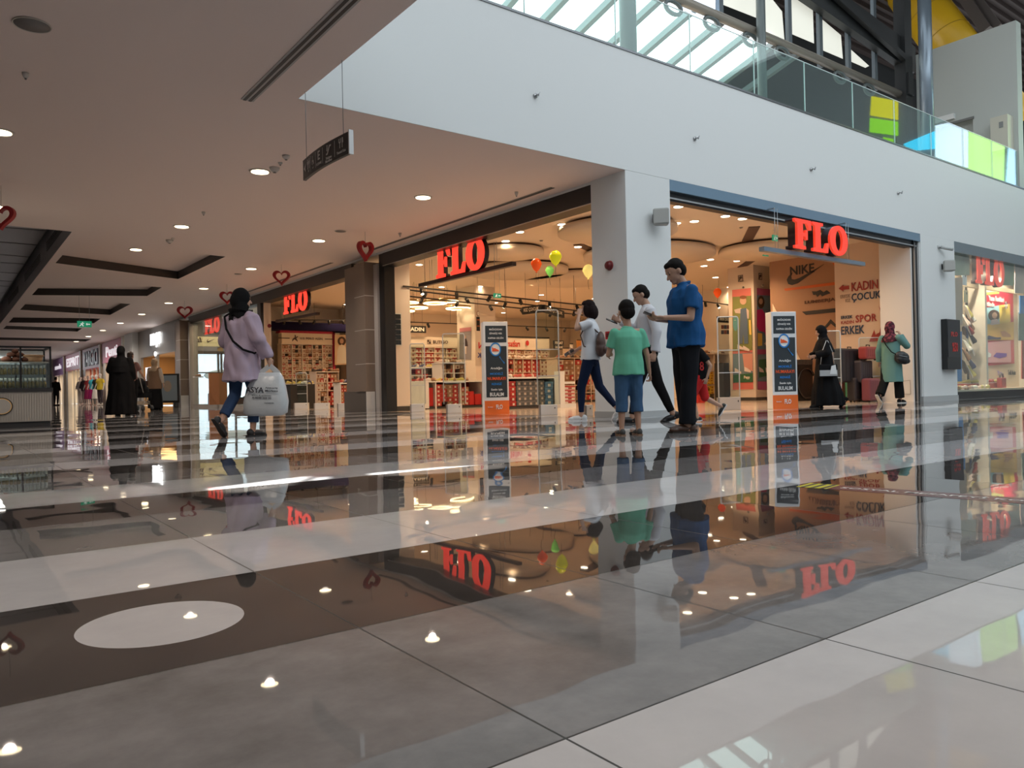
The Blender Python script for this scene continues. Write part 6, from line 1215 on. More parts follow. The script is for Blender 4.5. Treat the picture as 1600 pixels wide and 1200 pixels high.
t = thing('hand_bag', 'grey handbag with a red front at the right end of the shoe shelf', 'bag', (onY(1565,612,YF+.4).x, YF+.4, .2)); q = onY(1565,612,YF+.45); b = MB(); b.box(q.x-.16, q.x+.13, YF+.38, YF+.5, .2, .46); part('body', b, mat('bag_red', (.45,.07,.06), .4), t, bevel=.02); b = MB(); b.tube([(q.x-.1,YF+.44,.44),(q.x-.08,YF+.44,.56),(q.x+.06,YF+.44,.56),(q.x+.09,YF+.44,.44)], .022, 8); part('handle', b, mat('bag_grey', (.2,.18,.17), .5), t)
# ================================================================ PEOPLE
skinm = mat('skin', (.50, .29, .20), .5); hairb = mat('hair_black', (.010,.008,.007), .7); eyem = mat('eye_dark', (.02,.015,.012), .3); lipm = mat('lips', (.36,.13,.11), .45)
def V(*a): return Vector(a)
def seg(mb, a, b, ra, rb, flat=False, n=14):
    a = Vector(a); b = Vector(b); mb.tube([a, b], [ra, rb], n)
    if not flat: mb.ell(a, (ra,)*3, 0, 12, 8); mb.ell(b, (rb,)*3, 0, 12, 8)
def rotx(p, c, a): p = Vector(p)-Vector(c); return Vector(c)+Matrix.Rotation(a, 3, 'X') @ p
class Fig:
    D = dict(kneeR=(.09,.01,.49), ankR=(.095,-.02,.085), pR=0, kneeL=(-.09,.01,.49), ankL=(-.095,-.02,.085), pL=0,
             elbR=(.235,-.03,1.13), wrR=(.25,.05,.90), elbL=(-.235,-.03,1.13), wrL=(-.25,.05,.90), lean=0, hp=0, hy=0, girth=1.0, head=1.0)
    def __init__(s, label, loc, face, H, vox=.009, outn='person', **k):
        s.p = dict(Fig.D); s.p.update(k); s.k = H/1.75; f = Vector(face); rz = math.atan2(f.y, f.x)-PI/2
        s.t = thing('person', label, 'person', (loc[0], loc[1], 0), rz); s.vox = vox; s.H = H
        P = s.p; L = P['lean']; s.g = P['girth']
        s.up = lambda q: rotx(q, (0,0,.95), -L)          # torso lean
        s.nk = s.up((0,-.015,1.475)); hs = P['head']; s.hs = hs
        Rh = Matrix.Rotation(P['hy'], 3, 'Z') @ Matrix.Rotation(-(L+P['hp']), 3, 'X'); s.Rh = Rh
        s.hd = lambda q: s.nk + Rh @ (Vector(q)*hs)       # head coordinates from the neck base
        s.hc = s.hd((0,.035,.165))
        s.sh = {1: s.up((.172*s.g**.5,-.01,1.405)), -1: s.up((-.172*s.g**.5,-.01,1.405))}
        s.hip = {1: V(.088,0,.93), -1: V(-.088,0,.93)}
        s.el = {1: Vector(P['elbR']), -1: Vector(P['elbL'])}; s.wr = {1: Vector(P['wrR']), -1: Vector(P['wrL'])}
        s.kn = {1: Vector(P['kneeR']), -1: Vector(P['kneeL'])}; s.an = {1: Vector(P['ankR']), -1: Vector(P['ankL'])}; s.pt = {1: P['pR'], -1: P['pL']}
    def fin(s, mb, name, m_, vox=None, smooth=3, nz=0, nsc=6, parent=None, label=None):
        me = remeshed(mb, vox or s.vox, smooth, name, m_, nz, nsc); me.transform(Matrix.Scale(s.k, 4)); o = link(name, me, parent or s.t, label); return o
    def plain(s, mb, name, m_, parent=None, label=None):
        me = mb.mesh(name, m_); me.transform(Matrix.Scale(s.k, 4)); return link(name, me, parent or s.t, label)
    def fingers(s, mb, sd, curl=.6, palm=None):
        w = s.wr[sd]; d = (w-s.el[sd]).normalized(); n = Vector(palm) if palm else Vector((-sd,0,0)); n = (n-d*n.dot(d)).normalized(); x = d.cross(n)
        if x.y < 0 and abs(x.y) > abs(x.z): x = -x
        q = w+d*.045
        R = Matrix((x, n, d)).transposed(); mb.ell(q, (.040,.017,.052), 0, 12, 8, R)
        for i, (o, l) in enumerate(((.030,.068),(.010,.076),(-.010,.070),(-.030,.055))):
            a = q+d*.036+x*o; d1 = (d*math.cos(curl*.6)+n*math.sin(curl*.6)); b = a+d1*l*.5; d2 = (d*math.cos(curl*1.7)+n*math.sin(curl*1.7)); c = b+d2*l*.55
            seg(mb, a, b, .0098, .009); seg(mb, b, c, .009, .0078)
        a = q+x*.032-d*.02; b = a+(x*.8+d*.7+n*.3).normalized()*.04; c = b+(d*.9+n*.5+x*.1).normalized()*.035; seg(mb, a, b, .0125, .0105); seg(mb, b, c, .0105, .009)
        return q+d*.03+n*.03
    def body(s, curl=(.6,.6), palm=(None,None), legs=True, skin=None, feet=True):
        mb = MB(); g = s.g; up = s.up; R = Matrix.Rotation(-s.p['lean'], 3, 'X')
        mb.ell((0,0,.95), (.145*g,.105*g,.13)); mb.ell(up((0,.01,1.10)), (.130*g,.098*g,.16), rot=R); mb.ell(up((0,0,1.28)), (.150*g,.105*g,.17), rot=R)
        seg(mb, s.sh[1], s.sh[-1], .052, .052); seg(mb, s.nk-V(0,0,.03), s.hd((0,.01,.09)), .056, .050)
        hc = s.hc; Rh = s.Rh; k = s.hs
        mb.ell(s.hd((0,.012,.185)), (.074*k,.094*k,.088*k), rot=Rh, n=18, k=12); mb.ell(s.hd((0,.045,.135)), (.058*k,.062*k,.078*k), rot=Rh, n=16, k=10); mb.ell(s.hd((0,.078,.072)), (.030*k,.026*k,.024*k), rot=Rh)
        seg(mb, s.hd((0,.098,.165)), s.hd((0,.122,.130)), .009*k, .0135*k); seg(mb, s.hd((-.012,.112,.128)), s.hd((.012,.112,.128)), .008*k, .008*k)
        seg(mb, s.hd((-.035,.090,.182)), s.hd((.035,.090,.182)), .012*k, .012*k); seg(mb, s.hd((-.018,.098,.098)), s.hd((.018,.098,.098)), .009*k, .009*k)
        for sd in (1,-1): mb.ell(s.hd((sd*.076,.005,.150)), (.012*k,.020*k,.032*k), rot=Rh)
        for i, sd in enumerate((1,-1)):
            seg(mb, s.sh[sd], s.el[sd], .047*g**.5, .036); seg(mb, s.el[sd], s.wr[sd], .036, .024); s.fingers(mb, sd, curl[i], palm[i])
            if legs:
                seg(mb, s.hip[sd], s.kn[sd], .080*g**.5, .052); seg(mb, s.kn[sd], s.kn[sd].lerp(s.an[sd], .35), .050, .054); seg(mb, s.kn[sd].lerp(s.an[sd], .35), s.an[sd], .052, .034)
                if feet: a, b = s.ft(sd, -.03, .035), s.ft(sd, .15, .028); seg(mb, s.an[sd], a, .036, .034); seg(mb, a, b, .034, .026)
        o = s.fin(mb, 'body', [skin or skinm, eyem, lipm], smooth=2)
        me = o.data; pts = [(s.hd((sd*.030,.098,.166))*s.k, .009*s.k*k, 1) for sd in (1,-1)]+[(s.hd((sd*.032,.100,.186))*s.k, .007*s.k*k, 1) for sd in (1,-1)]+[(s.hd((0,.108,.098))*s.k, .016*s.k*k, 2)]
        for p in me.polygons:
            c = p.center
            for q, r, i in pts:
                if (c-q).length < r: p.material_index = i
        return o
    def ft(s, sd, y, z, x=0):     # a point of the foot frame: y forward from the ankle, z above the sole
        a = s.an[sd]; q = Matrix.Rotation(-s.pt[sd], 3, 'X') @ V(x*1.0, y, z-.085); return a+q
    def shoes(s, m_, sole=None, high=False, vox=.006):
        for sd in (1,-1):
            mb = MB(); R = Matrix.Rotation(-s.pt[sd], 3, 'X')
            mb.ell(s.ft(sd, -.035, .045), (.040,.052,.048), rot=R); mb.ell(s.ft(sd, .06, .038), (.043,.10,.040), rot=R); mb.ell(s.ft(sd, .135, .028), (.043,.058,.030), rot=R)
            if high: seg(mb, s.ft(sd, -.02, .06), s.ft(sd, -.01, .115), .045, .044, True)
            o = s.fin(mb, 'shoe', m_, vox, 2)
            z0 = None; inv_ = R.inverted()
            for v in o.data.vertices:
                q = inv_ @ (v.co/s.k - s.an[sd]); 
                if q.z < -.083: q.z = -.083; v.co = (s.an[sd] + R @ q)*s.k
            b = MB(); outl = [(.030,-.085),(.040,-.03),(.036,.03),(.048,.11),(.040,.175),(.0,.198),(-.040,.175),(-.048,.11),(-.036,.03),(-.040,-.03),(-.030,-.085)]
            top = [s.ft(sd, y, .018, x) for x, y in outl]; bot = [s.ft(sd, y, .0, x) for x, y in outl]; b.loft([bot, top], smooth=False)
            s.plain(b, 'sole', sole or m_, parent=o)
    def hair(s, m_=None, kind='short'):
        mb = MB(); k = s.hs; Rh = s.Rh
        mb.ell(s.hd((0,-.006,.200)), (.083*k,.096*k,.090*k), rot=Rh, n=18, k=12); mb.ell(s.hd((0,-.035,.150)), (.078*k,.070*k,.075*k), rot=Rh)
        if kind == 'short': mb.ell(s.hd((0,.035,.243)), (.064*k,.058*k,.036*k), rot=Rh)
        if kind == 'bob':
            mb.ell(s.hd((0,-.035,.105)), (.108*k,.095*k,.125*k), rot=Rh); mb.ell(s.hd((0,.035,.235)), (.075*k,.060*k,.05*k), rot=Rh)
            for sd in (1,-1): mb.ell(s.hd((sd*.072,.030,.12)), (.028*k,.052*k,.095*k), rot=Rh)
        return s.fin(mb, 'hair', m_ or hairb, None, 2, .004, 14)
    def scarf(s, m_, drape=.0, nz=.006):
        mb = MB(); k = s.hs; Rh = s.Rh
        mb.ell(s.hd((0,-.004,.180)), (.098*k,.108*k,.118*k), rot=Rh, n=18, k=12); mb.ell(s.hd((0,-.045,.14)), (.090*k,.080*k,.105*k), rot=Rh)
        mb.tube([s.hd((0,-.01,.12)), s.nk+V(0,0,.02), s.up((0,-.01,1.40-drape*.3)), s.up((0,0,1.34-drape))], [.088*k,.095,.165,.19+drape*.25], 20)
        mb.ell(s.hd((0,.055,.075)), (.060*k,.045*k,.040*k), rot=Rh)
        return s.fin(mb, 'headscarf', m_, None, 3, nz, 9)
    def top(s, m_, hem=.86, sleeve='short', loose=.02, flare=0, nz=.008, name='shirt', cuff=.0, nsc=5):
        mb = MB(); g = s.g; L = loose; n = 24; rings = []
        prof = [(hem, .166*g+L+flare, .128*g+L+flare), (.98, .160*g+L+flare*.6, .122*g+L+flare*.6), (1.10, .140*g+L+flare*.3, .110*g+L+flare*.3), (1.22, .152*g+L, .115*g+L), (1.33, .160*g+L, .112*g+L), (1.41, .145*g+L*.8, .088*g+L*.6), (1.46, .085, .070), (1.485, .064, .062)]
        prof = [q for q in prof if q[0] >= hem]
        for z, rx, ry in prof:
            rings.append([s.up((rx*math.cos(a), ry*math.sin(a)-.004, z)) if z > .95 else V(rx*math.cos(a), ry*math.sin(a), z) for a in [2*PI*j/n for j in range(n)]])
        mb.loft(rings)
        for sd in (1,-1):
            sh, el, wr = s.sh[sd], s.el[sd], s.wr[sd]; mb.ell(sh-V(0,0,.008), (.054+L*.5,)*3, 0, 14, 9)
            if sleeve == 'short': seg(mb, sh-V(0,0,.008), sh.lerp(el, .68), .054+L*.5, .056+L*.8, True)
            elif sleeve == 'long': seg(mb, sh, el, .060+L*.6, .048+L, True); mb.ell(el, (.048+L,)*3); seg(mb, el, el.lerp(wr, .93), .048+L, .034+L*.7, True)
        return s.fin(mb, name, m_, None, 9, nz, nsc)
    def trousers(s, m_, to=1.0, loose=.012, flare=.0, nz=.005, name='trousers'):
        mb = MB(); g = s.g; L = loose; mb.ell((0,0,.94), (.138*g+L*.5,.098*g+L*.5,.12)); mb.ell((0,-.01,.88), (.142*g+L*.6,.100*g+L*.6,.10))
        for sd in (1,-1):
            h, k, a = s.hip[sd], s.kn[sd], s.an[sd]; seg(mb, h, k, .086*g**.5+L, .056+L, False)
            if to > .5: e = k.lerp(a, (to-.5)*2); seg(mb, k, e, .056+L, .052+L+flare-(.018 if to > .9 and flare == 0 else 0), True)
        return s.fin(mb, name, m_, None, 3, nz, 7)
    def gown(s, m_, rings_, nz=.01, folds=9, amp=.02, name='robe', sleeves=True, sl=.03):
        mb = MB(); n = 48; rs = []
        for z, rx, ry, cx, cy_ in rings_:
            f = max(0, (1.2-z)/1.2); r = []
            for j in range(n):
                a = 2*PI*j/n; w = 1+amp*f*3*math.sin(folds*a+z*3)+amp*f*1.5*math.sin((folds*2-3)*a)
                q = V(cx+rx*w*math.cos(a), cy_+ry*w*math.sin(a), z); r.append(s.up(q) if z > .95 else q)
            rs.append(r)
        mb.loft(rs)
        if sleeves:
            for sd in (1,-1):
                sh, el, wr = s.sh[sd], s.el[sd], s.wr[sd]; mb.ell(sh, (.07+sl*.3,)*3); seg(mb, sh, el, .068+sl*.4, .055+sl, True); mb.ell(el, (.055+sl,)*3); seg(mb, el, el.lerp(wr, .95), .055+sl, .045+sl, True)
        return s.fin(mb, name, m_, None, 3, nz, 5)
    def strap(s, pts, m_, name='strap', w=.012, parent=None):
        mb = MB(); mb.tube([Vector(p) for p in pts], w, 6); return s.plain(mb, name, m_, parent)
    def world(s, p):  # own coordinates to world
        return Matrix.LocRotScale(s.t.location, s.t.rotation_euler, None) @ (Vector(p)*s.k)
CRh = V(CR.x, CR.y, 0).normalized(); CFh = V(CF.x, CF.y, 0).normalized()
def phone(fig, p, d, up, lab):
    """d: long axis, up: screen normal, in the person's own coordinates"""
    R = fig.t.rotation_euler.to_matrix(); c = fig.world(p); d = (R @ Vector(d)).normalized(); u = (R @ Vector(up)).normalized(); x = d.cross(u).normalized(); u = x.cross(d)
    t = thing('phone', lab, 'phone', c); b = MB(); q = [c+x*a*.036+d*e*.075+u*f*.004 for f in (-1,1) for a, e in ((-1,-1),(1,-1),(1,1),(-1,1))]
    b.add(q, [(0,3,2,1),(4,5,6,7),(0,1,5,4),(1,2,6,5),(2,3,7,6),(3,0,4,7)]); part('case', b, mat('phone_black', (.012,.012,.015), .15), t)
    b = MB(); q = [c+x*a*.032+d*e*.07+u*.0046 for a, e in ((-1,-1),(1,-1),(1,1),(-1,1))]; b.add(q, [(0,1,2,3)]); part('screen', b, mat('phone_screen', (.03,.035,.045), .05), t)
def base(x, y): p = onZ(x, y); return (p.x, p.y, 0)
# --- woman in lavender, walking away with a carrier bag
f = Fig('woman in an oversized lavender shirt and black headscarf walking away with a carrier bag', base(380,682), CFh*.85+CRh*.5, 1.56, .008,
        kneeR=(.09,.10,.49), ankR=(.10,.06,.085), kneeL=(-.10,-.02,.50), ankL=(-.11,-.22,.20), pL=.95, elbR=(.27,.02,1.14), wrR=(.30,.13,.92), elbL=(-.27,.02,1.15), wrL=(-.17,.22,1.02), hp=.10, hy=-.45)
f.body(curl=(1.1,.7)); lav = mat('lavender_cloth', (.44,.36,.46), .8); blk = mat('black_cloth', (.010,.010,.011), .85); denim = mat('denim_blue', (.035,.065,.14), .8)
f.top(lav, hem=.66, sleeve='long', loose=.045, flare=.035, nz=.034, nsc=7); f.scarf(blk, -.13); f.trousers(denim, .90, .012); f.shoes(mat('sandal_black', (.02,.018,.018), .5))
f.strap([(-.05,-.10,1.47),(-.10,-.155,1.42),(-.02,-.20,1.27),(.10,-.205,1.12),(.20,-.15,1.02),(.22,.0,.98),(.16,.13,1.02)], blk, 'strap', .013)
# carrier bag, held in her right hand
bagm = mat('bag_white_plastic', (.56,.60,.63), .3, noise_amt=.06, bump=.5, nscale=14); h0 = f.world(f.wr[1]+V(.01,.02,-.10)); c = onZ(415, 612, .50); c = Vector((h0.x, h0.y, 0))-CRh*.06
t = thing('carrier_bag', 'big white plastic carrier bag with black print held by the woman in lavender', 'bag', (c.x, c.y, .25))
mb = MB(); rings = []; zt_ = h0.z-.01
for (u, rx, ry, ox) in ((0,.17,.06,-.02),(.06,.225,.10,-.02),(.3,.235,.11,-.01),(.6,.205,.09,.0),(.8,.165,.055,.01),(.9,.13,.03,.015)):
    z = .215+(zt_-.215)*u; r = []
    for j in range(36):
        a = 2*PI*j/36; w = 1+.05*noise.noise(V(math.cos(a)*2, math.sin(a)*2, z*9)); e = .75
        x = math.copysign(abs(math.cos(a))**e, math.cos(a))*rx*w; y = math.copysign(abs(math.sin(a))**e, math.sin(a))*ry*w; q = c+CRh*(x+ox+.02)+CFh*(y); r.append((q.x, q.y, z))
    rings.append(r)
mb.loft(rings); part('bag_body', mb, bagm, t)
for s_ in (-1,1):
    b = MB(); a = c+CRh*(s_*.10+.05); a.z = zt_-.06; e = Vector((h0.x, h0.y, h0.z+.012)); b.beam(a, e, .05, .012, up=tuple(CFh)); part('bag_handle', b, bagm, t)
ib = mat('bag_ink', (.02,.02,.03), .5); upv = (CRh*.0+V(0,0,1)); yb_ = c-CFh*.113
def bt_(s_, dx, z, w, h): letters(s_, yb_+CRh*dx+V(0,0,z), CRh+V(0,0,-.05), V(0,0,1)+CRh*.05, ib, t, w, h, .002)
bt_('ASYA', -.07, .49, .19, .06); bt_('Alışveriş', .105, .505, .13, .022); bt_('Merkezi', .105, .475, .13, .022); bt_('giyim & ayakkabı', .0, .43, .20, .014); bt_('A-0550 222 33', .0, .405, .20, .02); bt_('ESKİŞEHİR', .08, .35, .10, .012)
# --- woman in white T-shirt
f = Fig('woman in a white T-shirt with dark bobbed hair and brown backpack, hand at her face', base(925,657), -CRh*.95+CFh*.25, 1.60, .008,
        kneeL=(-.09,.13,.50), ankL=(-.09,.14,.085), kneeR=(.09,-.10,.50), ankR=(.09,-.36,.17), pR=.85, elbL=(-.22,.16,1.33), wrL=(-.13,.14,1.52), elbR=(.22,.02,1.16), wrR=(.20,.25,1.04), girth=1.05, hp=.15)
f.body(curl=(1.2,.5)); wt = mat('white_cotton', (.68,.70,.74), .85); nvy = mat('navy_denim', (.012,.02,.05), .8); f.top(wt, hem=.88, loose=.014, nz=.009); f.hair(kind='bob', m_=mat('hair_darkbrown', (.014,.008,.008), .7)); f.trousers(nvy, .95, .008); f.shoes(mat('white_leather', (.66,.66,.66), .5), mat('white_sole', (.7,.7,.7), .5))
brb = mat('brown_leather', (.085,.045,.035), .45)
c = f.world((-.12,-.17,1.10)); R = Euler((0,0,f.t.rotation_euler.z)).to_matrix()
t = thing('backpack', 'small brown leather backpack slung on the back of the woman in white', 'backpack', c, f.t.rotation_euler.z)
mb = MB(); mb.ell((0,0,0), (.11,.065,.17)); mb.ell((0,.0,-.06), (.12,.07,.11)); me = remeshed(mb, .01, 3, 'bag_body', brb, .006, 8); link('bag_body', me, t)
mb = MB(); mb.ell((-.02,-.06,-.07), (.07,.03,.06)); link('pocket', mb.mesh('pocket', brb), t); 
mb = MB(); mb.tube([(0,.03,.15),(-.02,.12,.24),(-.03,.20,.25),(-.04,.26,.12),(-.03,.22,-.02),(0,.08,-.08)], .010, 6); link('strap', mb.mesh('strap', brb), t)
phone(f, f.wr[1]+V(-.02,.10,-.03), (0,.8,-.5), (-.6,.2,.7), 'dark phone in the lowered hand of the woman in white')
# --- man in white shirt
f = Fig('man in a white long-sleeved shirt and black trousers striding left, head bowed', base(1016,660), -CRh, 1.69, .008,
        kneeL=(-.09,.16,.50), ankL=(-.09,.24,.085), kneeR=(.09,-.12,.50), ankR=(.09,-.30,.11), pR=.35, elbL=(-.24,-.06,1.13), wrL=(-.24,-.02,.87), elbR=(.22,.12,1.18), wrR=(.16,.34,1.30), hp=.45, lean=.03)
f.body(curl=(.8,1.3)); f.top(mat('white_knit', (.62,.62,.66), .85), hem=.88, sleeve='long', loose=.016, nz=.010); f.hair(); f.trousers(mat('black_trousers', (.010,.010,.011), .8), .97, .014); f.shoes(mat('black_shoe', (.012,.011,.012), .4))
phone(f, f.wr[1]+V(-.02,.10,.0), (.0,.9,.4), (-.3,-.4,.8), 'dark phone held up in front of the man in the white shirt')
# --- man in blue shirt
f = Fig('man in a blue short-sleeved shirt standing and looking down at a phone', base(1075,675), -CRh*.97-CFh*.2, 1.665, .007,
        kneeL=(-.09,.02,.49), ankL=(-.10,.05,.085), kneeR=(.10,.0,.49), ankR=(.12,-.06,.085), elbL=(-.23,.05,1.12), wrL=(-.16,.29,1.13), elbR=(.22,.05,1.14), wrR=(.06,.28,1.13), girth=1.22, hp=.50, lean=.04)
f.body(curl=(.9,.9), palm=((-.3,0,1),(.3,0,1))); f.top(mat('blue_shirt', (.015,.085,.24), .75, noise_amt=.12, nscale=30), hem=.85, sleeve='short', loose=.020, nz=.022, flare=.012, nsc=8)
cb = MB(); pts = [f.up((.058*math.cos(a), .056*math.sin(a)-.012, 1.485+.012*math.cos(a+PI/2))) for a in [2*PI*i/20 for i in range(20)]]; cb.tube(pts, .014, 8, closed=True); f.plain(cb, 'collar', MATS['blue_shirt'])
f.hair(); f.trousers(mat('dark_jeans', (.013,.014,.018), .8), 1.0, .022, flare=.01, nz=.009); f.shoes(mat('brown_shoe', (.075,.035,.022), .35), mat('dark_sole', (.03,.02,.015), .5))
phone(f, (f.wr[1]+f.wr[-1])/2+V(.0,.10,.035), (.2,.8,.35), (0,-.45,.9), 'dark phone held by the man in the blue shirt')
# --- boy in green
f = Fig('boy in a mint green T-shirt and denim shorts standing with his back turned', base(984,680), CFh*.95-CRh*.15, 1.17, .0095,
        kneeR=(.11,.01,.47), ankR=(.125,-.01,.085), kneeL=(-.10,.01,.47), ankL=(-.115,-.01,.085), elbR=(.27,-.01,1.08), wrR=(.32,.05,.84), elbL=(-.26,.06,1.10), wrL=(-.20,.26,1.12), head=1.34, girth=1.12, hp=.15)
f.body(curl=(1.1,.9)); f.top(mat('mint_cotton', (.16,.52,.36), .85), hem=.82, sleeve='short', loose=.028, nz=.014, flare=.01); f.hair(); f.trousers(mat('denim_light', (.055,.12,.23), .85, noise_amt=.2, nscale=20), .70, .032, nz=.010, name='shorts'); f.shoes(mat('grey_canvas', (.09,.09,.09), .7), mat('tan_sole', (.26,.15,.09), .6))
# --- small boy in black top and red shorts
f = Fig('small boy in a black top and red shorts running behind the man in blue', base(1096,659), -CRh*.98, 1.06, .011,
        kneeL=(-.09,.20,.52), ankL=(-.09,.10,.10), pL=.1, kneeR=(.09,-.10,.48), ankR=(.09,-.42,.30), pR=1.0, elbL=(-.26,-.14,1.10), wrL=(-.26,-.06,.86), head=1.34, girth=1.1, lean=.12)
f.body(curl=(.9,.9)); f.top(blk, hem=.84, sleeve='short', loose=.03, nz=.01); f.hair(); f.trousers(mat('red_shorts', (.55,.03,.03), .8), .56, .03, name='shorts'); f.shoes(mat('dark_trainer', (.02,.022,.02), .5), mat('white_sole', (.7,.7,.7), .5))
letters('8', f.world((-.215,.02,1.10)), -CRh, (0,0,1), mat('red_print', (.6,.03,.03), .6), f.t, .05, .11, .003)
# --- woman in black robe, front entrance
blkr = mat('black_robe', (.008,.008,.009), .75)
f = Fig('woman in a long black robe walking left past the standing ad with a pale tote', base(1290,637), -CRh*.95+CFh*.1, 1.43, .010,
        kneeL=(-.09,.10,.49), ankL=(-.09,.16,.085), kneeR=(.09,-.18,.46), ankR=(.09,-.38,.17), pR=.9, elbL=(-.26,.03,1.16), wrL=(-.20,.24,1.10), elbR=(.24,.03,1.16), wrR=(.14,.24,1.10), hp=.2, lean=.06, girth=1.08)
f.body(curl=(1,1)); f.gown(blkr, [(.05,.24,.34,0,-.05),(.30,.24,.31,0,-.04),(.60,.22,.24,0,-.02),(.90,.20,.18,0,0),(1.15,.19,.155,0,0),(1.32,.19,.145,0,0),(1.42,.15,.11,0,0),(1.48,.08,.08,0,0)], sl=.035); f.scarf(blkr, .16); f.shoes(blk)
c = f.world((-.27,.02,.78)); t = thing('tote_bag', 'pale grey and black tote hanging at the side of the black robed woman', 'bag', c)
b = MB(); b.beam(c-CRh*.16, c+CRh*.16, .07, .22); part('bag_body', b, blk, t, bevel=.02); b = MB(); b.beam(c-CRh*.15-CFh*.037-V(0,0,.04), c+CRh*.15-CFh*.037-V(0,0,.04), .006, .10); part('pale_panel', b, mat('tote_pale', (.42,.44,.46), .3), t)
b = MB(); b.hexa([c+CRh*.02-CFh*.045-V(0,0,.06), c+CRh*.14-CFh*.045-V(0,0,.06), c+CRh*.14-CFh*.04-V(0,0,.06), c+CRh*.02-CFh*.04-V(0,0,.06), c+CRh*.05-CFh*.045+V(0,0,.08), c+CRh*.12-CFh*.045+V(0,0,.10), c+CRh*.12-CFh*.04+V(0,0,.10), c+CRh*.05-CFh*.04+V(0,0,.08)]); part('white_flap', b, mat('tote_white', (.75,.78,.8), .4), t)
for s_ in (-1,1): b = MB(); b.tube([c+CRh*s_*.12+V(0,0,.10), c+CRh*s_*.09+V(0,0,.32), c+CRh*.01*s_+V(0,0,.52)], .006, 6); part('handle', b, mat('tote_strap', (.5,.5,.5), .4), t)
# --- woman in turquoise coat
f = Fig('woman in a long turquoise coat and patterned headscarf with one hand at her face', base(1394,630), CRh*.85+CFh*.5, 1.60, .010,
        kneeR=(.09,.10,.49), ankR=(.10,.13,.085), kneeL=(-.09,-.10,.49), ankL=(-.09,-.30,.17), pL=.9, elbR=(.26,.16,1.22), wrR=(.12,.16,1.47), elbL=(-.26,-.04,1.14), wrL=(-.30,.02,.90), girth=1.22)
f.body(curl=(1,.6)); tq = mat('turquoise_cloth', (.13,.27,.26), .8)
f.gown(tq, [(.46,.235,.20,0,0),(.60,.225,.19,0,0),(.90,.21,.175,0,0),(1.15,.19,.16,0,0),(1.32,.185,.145,0,0),(1.42,.15,.11,0,0),(1.48,.08,.08,0,0)], amp=.008, sl=.015, name='coat'); f.trousers(blk, .97, .035, flare=.01)
sm = mat('patterned_scarf', (.16,.05,.07), .8); nt = sm.node_tree; vo = nt.nodes.new('ShaderNodeTexVoronoi'); vo.inputs['Scale'].default_value = 26; tc = nt.nodes.new('ShaderNodeTexCoord'); rp = nt.nodes.new('ShaderNodeValToRGB'); nt.links.new(tc.outputs['Object'], vo.inputs['Vector']); nt.links.new(vo.outputs['Color'], rp.inputs[0]); nt.links.new(rp.outputs[0], nt.nodes['Principled BSDF'].inputs['Base Color'])
rp.color_ramp.elements[0].color = (.06,.02,.03,1); rp.color_ramp.elements[1].color = (.45,.38,.42,1); e_ = rp.color_ramp.elements.new(.55); e_.color = (.20,.05,.07,1); rp.color_ramp.interpolation = 'CONSTANT'
f.scarf(sm); f.shoes(blk, mat('pale_sole', (.5,.48,.45), .5))
f.strap([(-.06,-.10,1.46),(-.08,-.17,1.40),(.02,-.20,1.25),(.14,-.20,1.10),(.24,-.12,1.02)], blk, 'strap', .012)
c = f.world((.26,-.03,.98)); t = thing('shoulder_bag', 'black slouchy shoulder bag on the hip of the woman in turquoise', 'bag', c); mb = MB(); mb.ell((0,0,0), (.15,.08,.12)); mb.ell((.02,0,-.05), (.16,.09,.08)); me = remeshed(mb, .01, 3, 'bag_body', mat('bag_black', (.012,.012,.014), .4), .01, 8); o = link('bag_body', me, t); o.rotation_euler = (0,.25,cr2)
b = MB(); b.beam(c-CRh*.09-CFh*.09+V(0,0,.03), c+CRh*.07-CFh*.09-V(0,0,.0), .01, .012); part('zip', b, steel, t)
# --- group at the left: black robed woman, man with stroller, woman in tan vest
f = Fig('woman in a wide black robe walking away beside a man with a stroller', base(191,650), CFh*.9-CRh*.2, 1.61, .014,
        kneeR=(.09,.06,.49), ankR=(.10,.06,.085), kneeL=(-.09,-.04,.49), ankL=(-.10,-.06,.085), elbL=(-.27,.04,1.16), wrL=(-.20,.25,1.06), girth=1.3)
f.body(); f.gown(blkr, [(.04,.36,.30,-.03,-.02),(.30,.33,.28,-.02,-.02),(.60,.31,.26,0,0),(.90,.29,.24,0,0),(1.10,.28,.22,0,0),(1.25,.26,.20,0,0),(1.38,.21,.15,0,0),(1.48,.11,.10,0,0)], sl=.05); f.scarf(blkr, .25); f.shoes(blk, mat('pale_sole', (.5,.48,.45), .5))
f = Fig('man with dark hair and a dusty pink T-shirt, half hidden behind the wide black robe', base(206,646), CFh*.95+CRh*.1, 1.62, .014, elbR=(.25,.08,1.14), wrR=(.20,.30,1.02), elbL=(-.25,.08,1.14), wrL=(-.2,.30,1.02))
f.body(); f.top(mat('dusty_pink', (.24,.13,.12), .85), hem=.9, loose=.02); f.hair(m_=mat('hair_brown', (.03,.018,.012), .5)); f.trousers(blk, .97, .02); f.shoes(blk)
p = onZ(219, 642.5); t = thing('stroller', 'black stroller with grey wheels pushed along behind the tan vest', 'stroller', (p.x, p.y, 0), math.atan2(CF.y, CF.x)-PI/2)
mb = MB(); mb.ell((0,0,.62), (.24,.30,.22)); mb.ell((.02,-.12,.80), (.22,.22,.20)); me = remeshed(mb, .02, 3, 'canopy', blkr, .01, 6); link('canopy', me, t)
mb = MB(); mb.box(-.22,.22,-.2,.3,.40,.56); o = link('seat', mb.mesh('seat', blkr), t)
mb = MB(); 
for s_ in (-.2,.2): mb.tube([(s_,-.42,1.0),(s_,-.2,.55),(s_,.28,.12)], .014, 8); mb.tube([(s_,.1,.5),(s_,-.28,.12)], .014, 8)
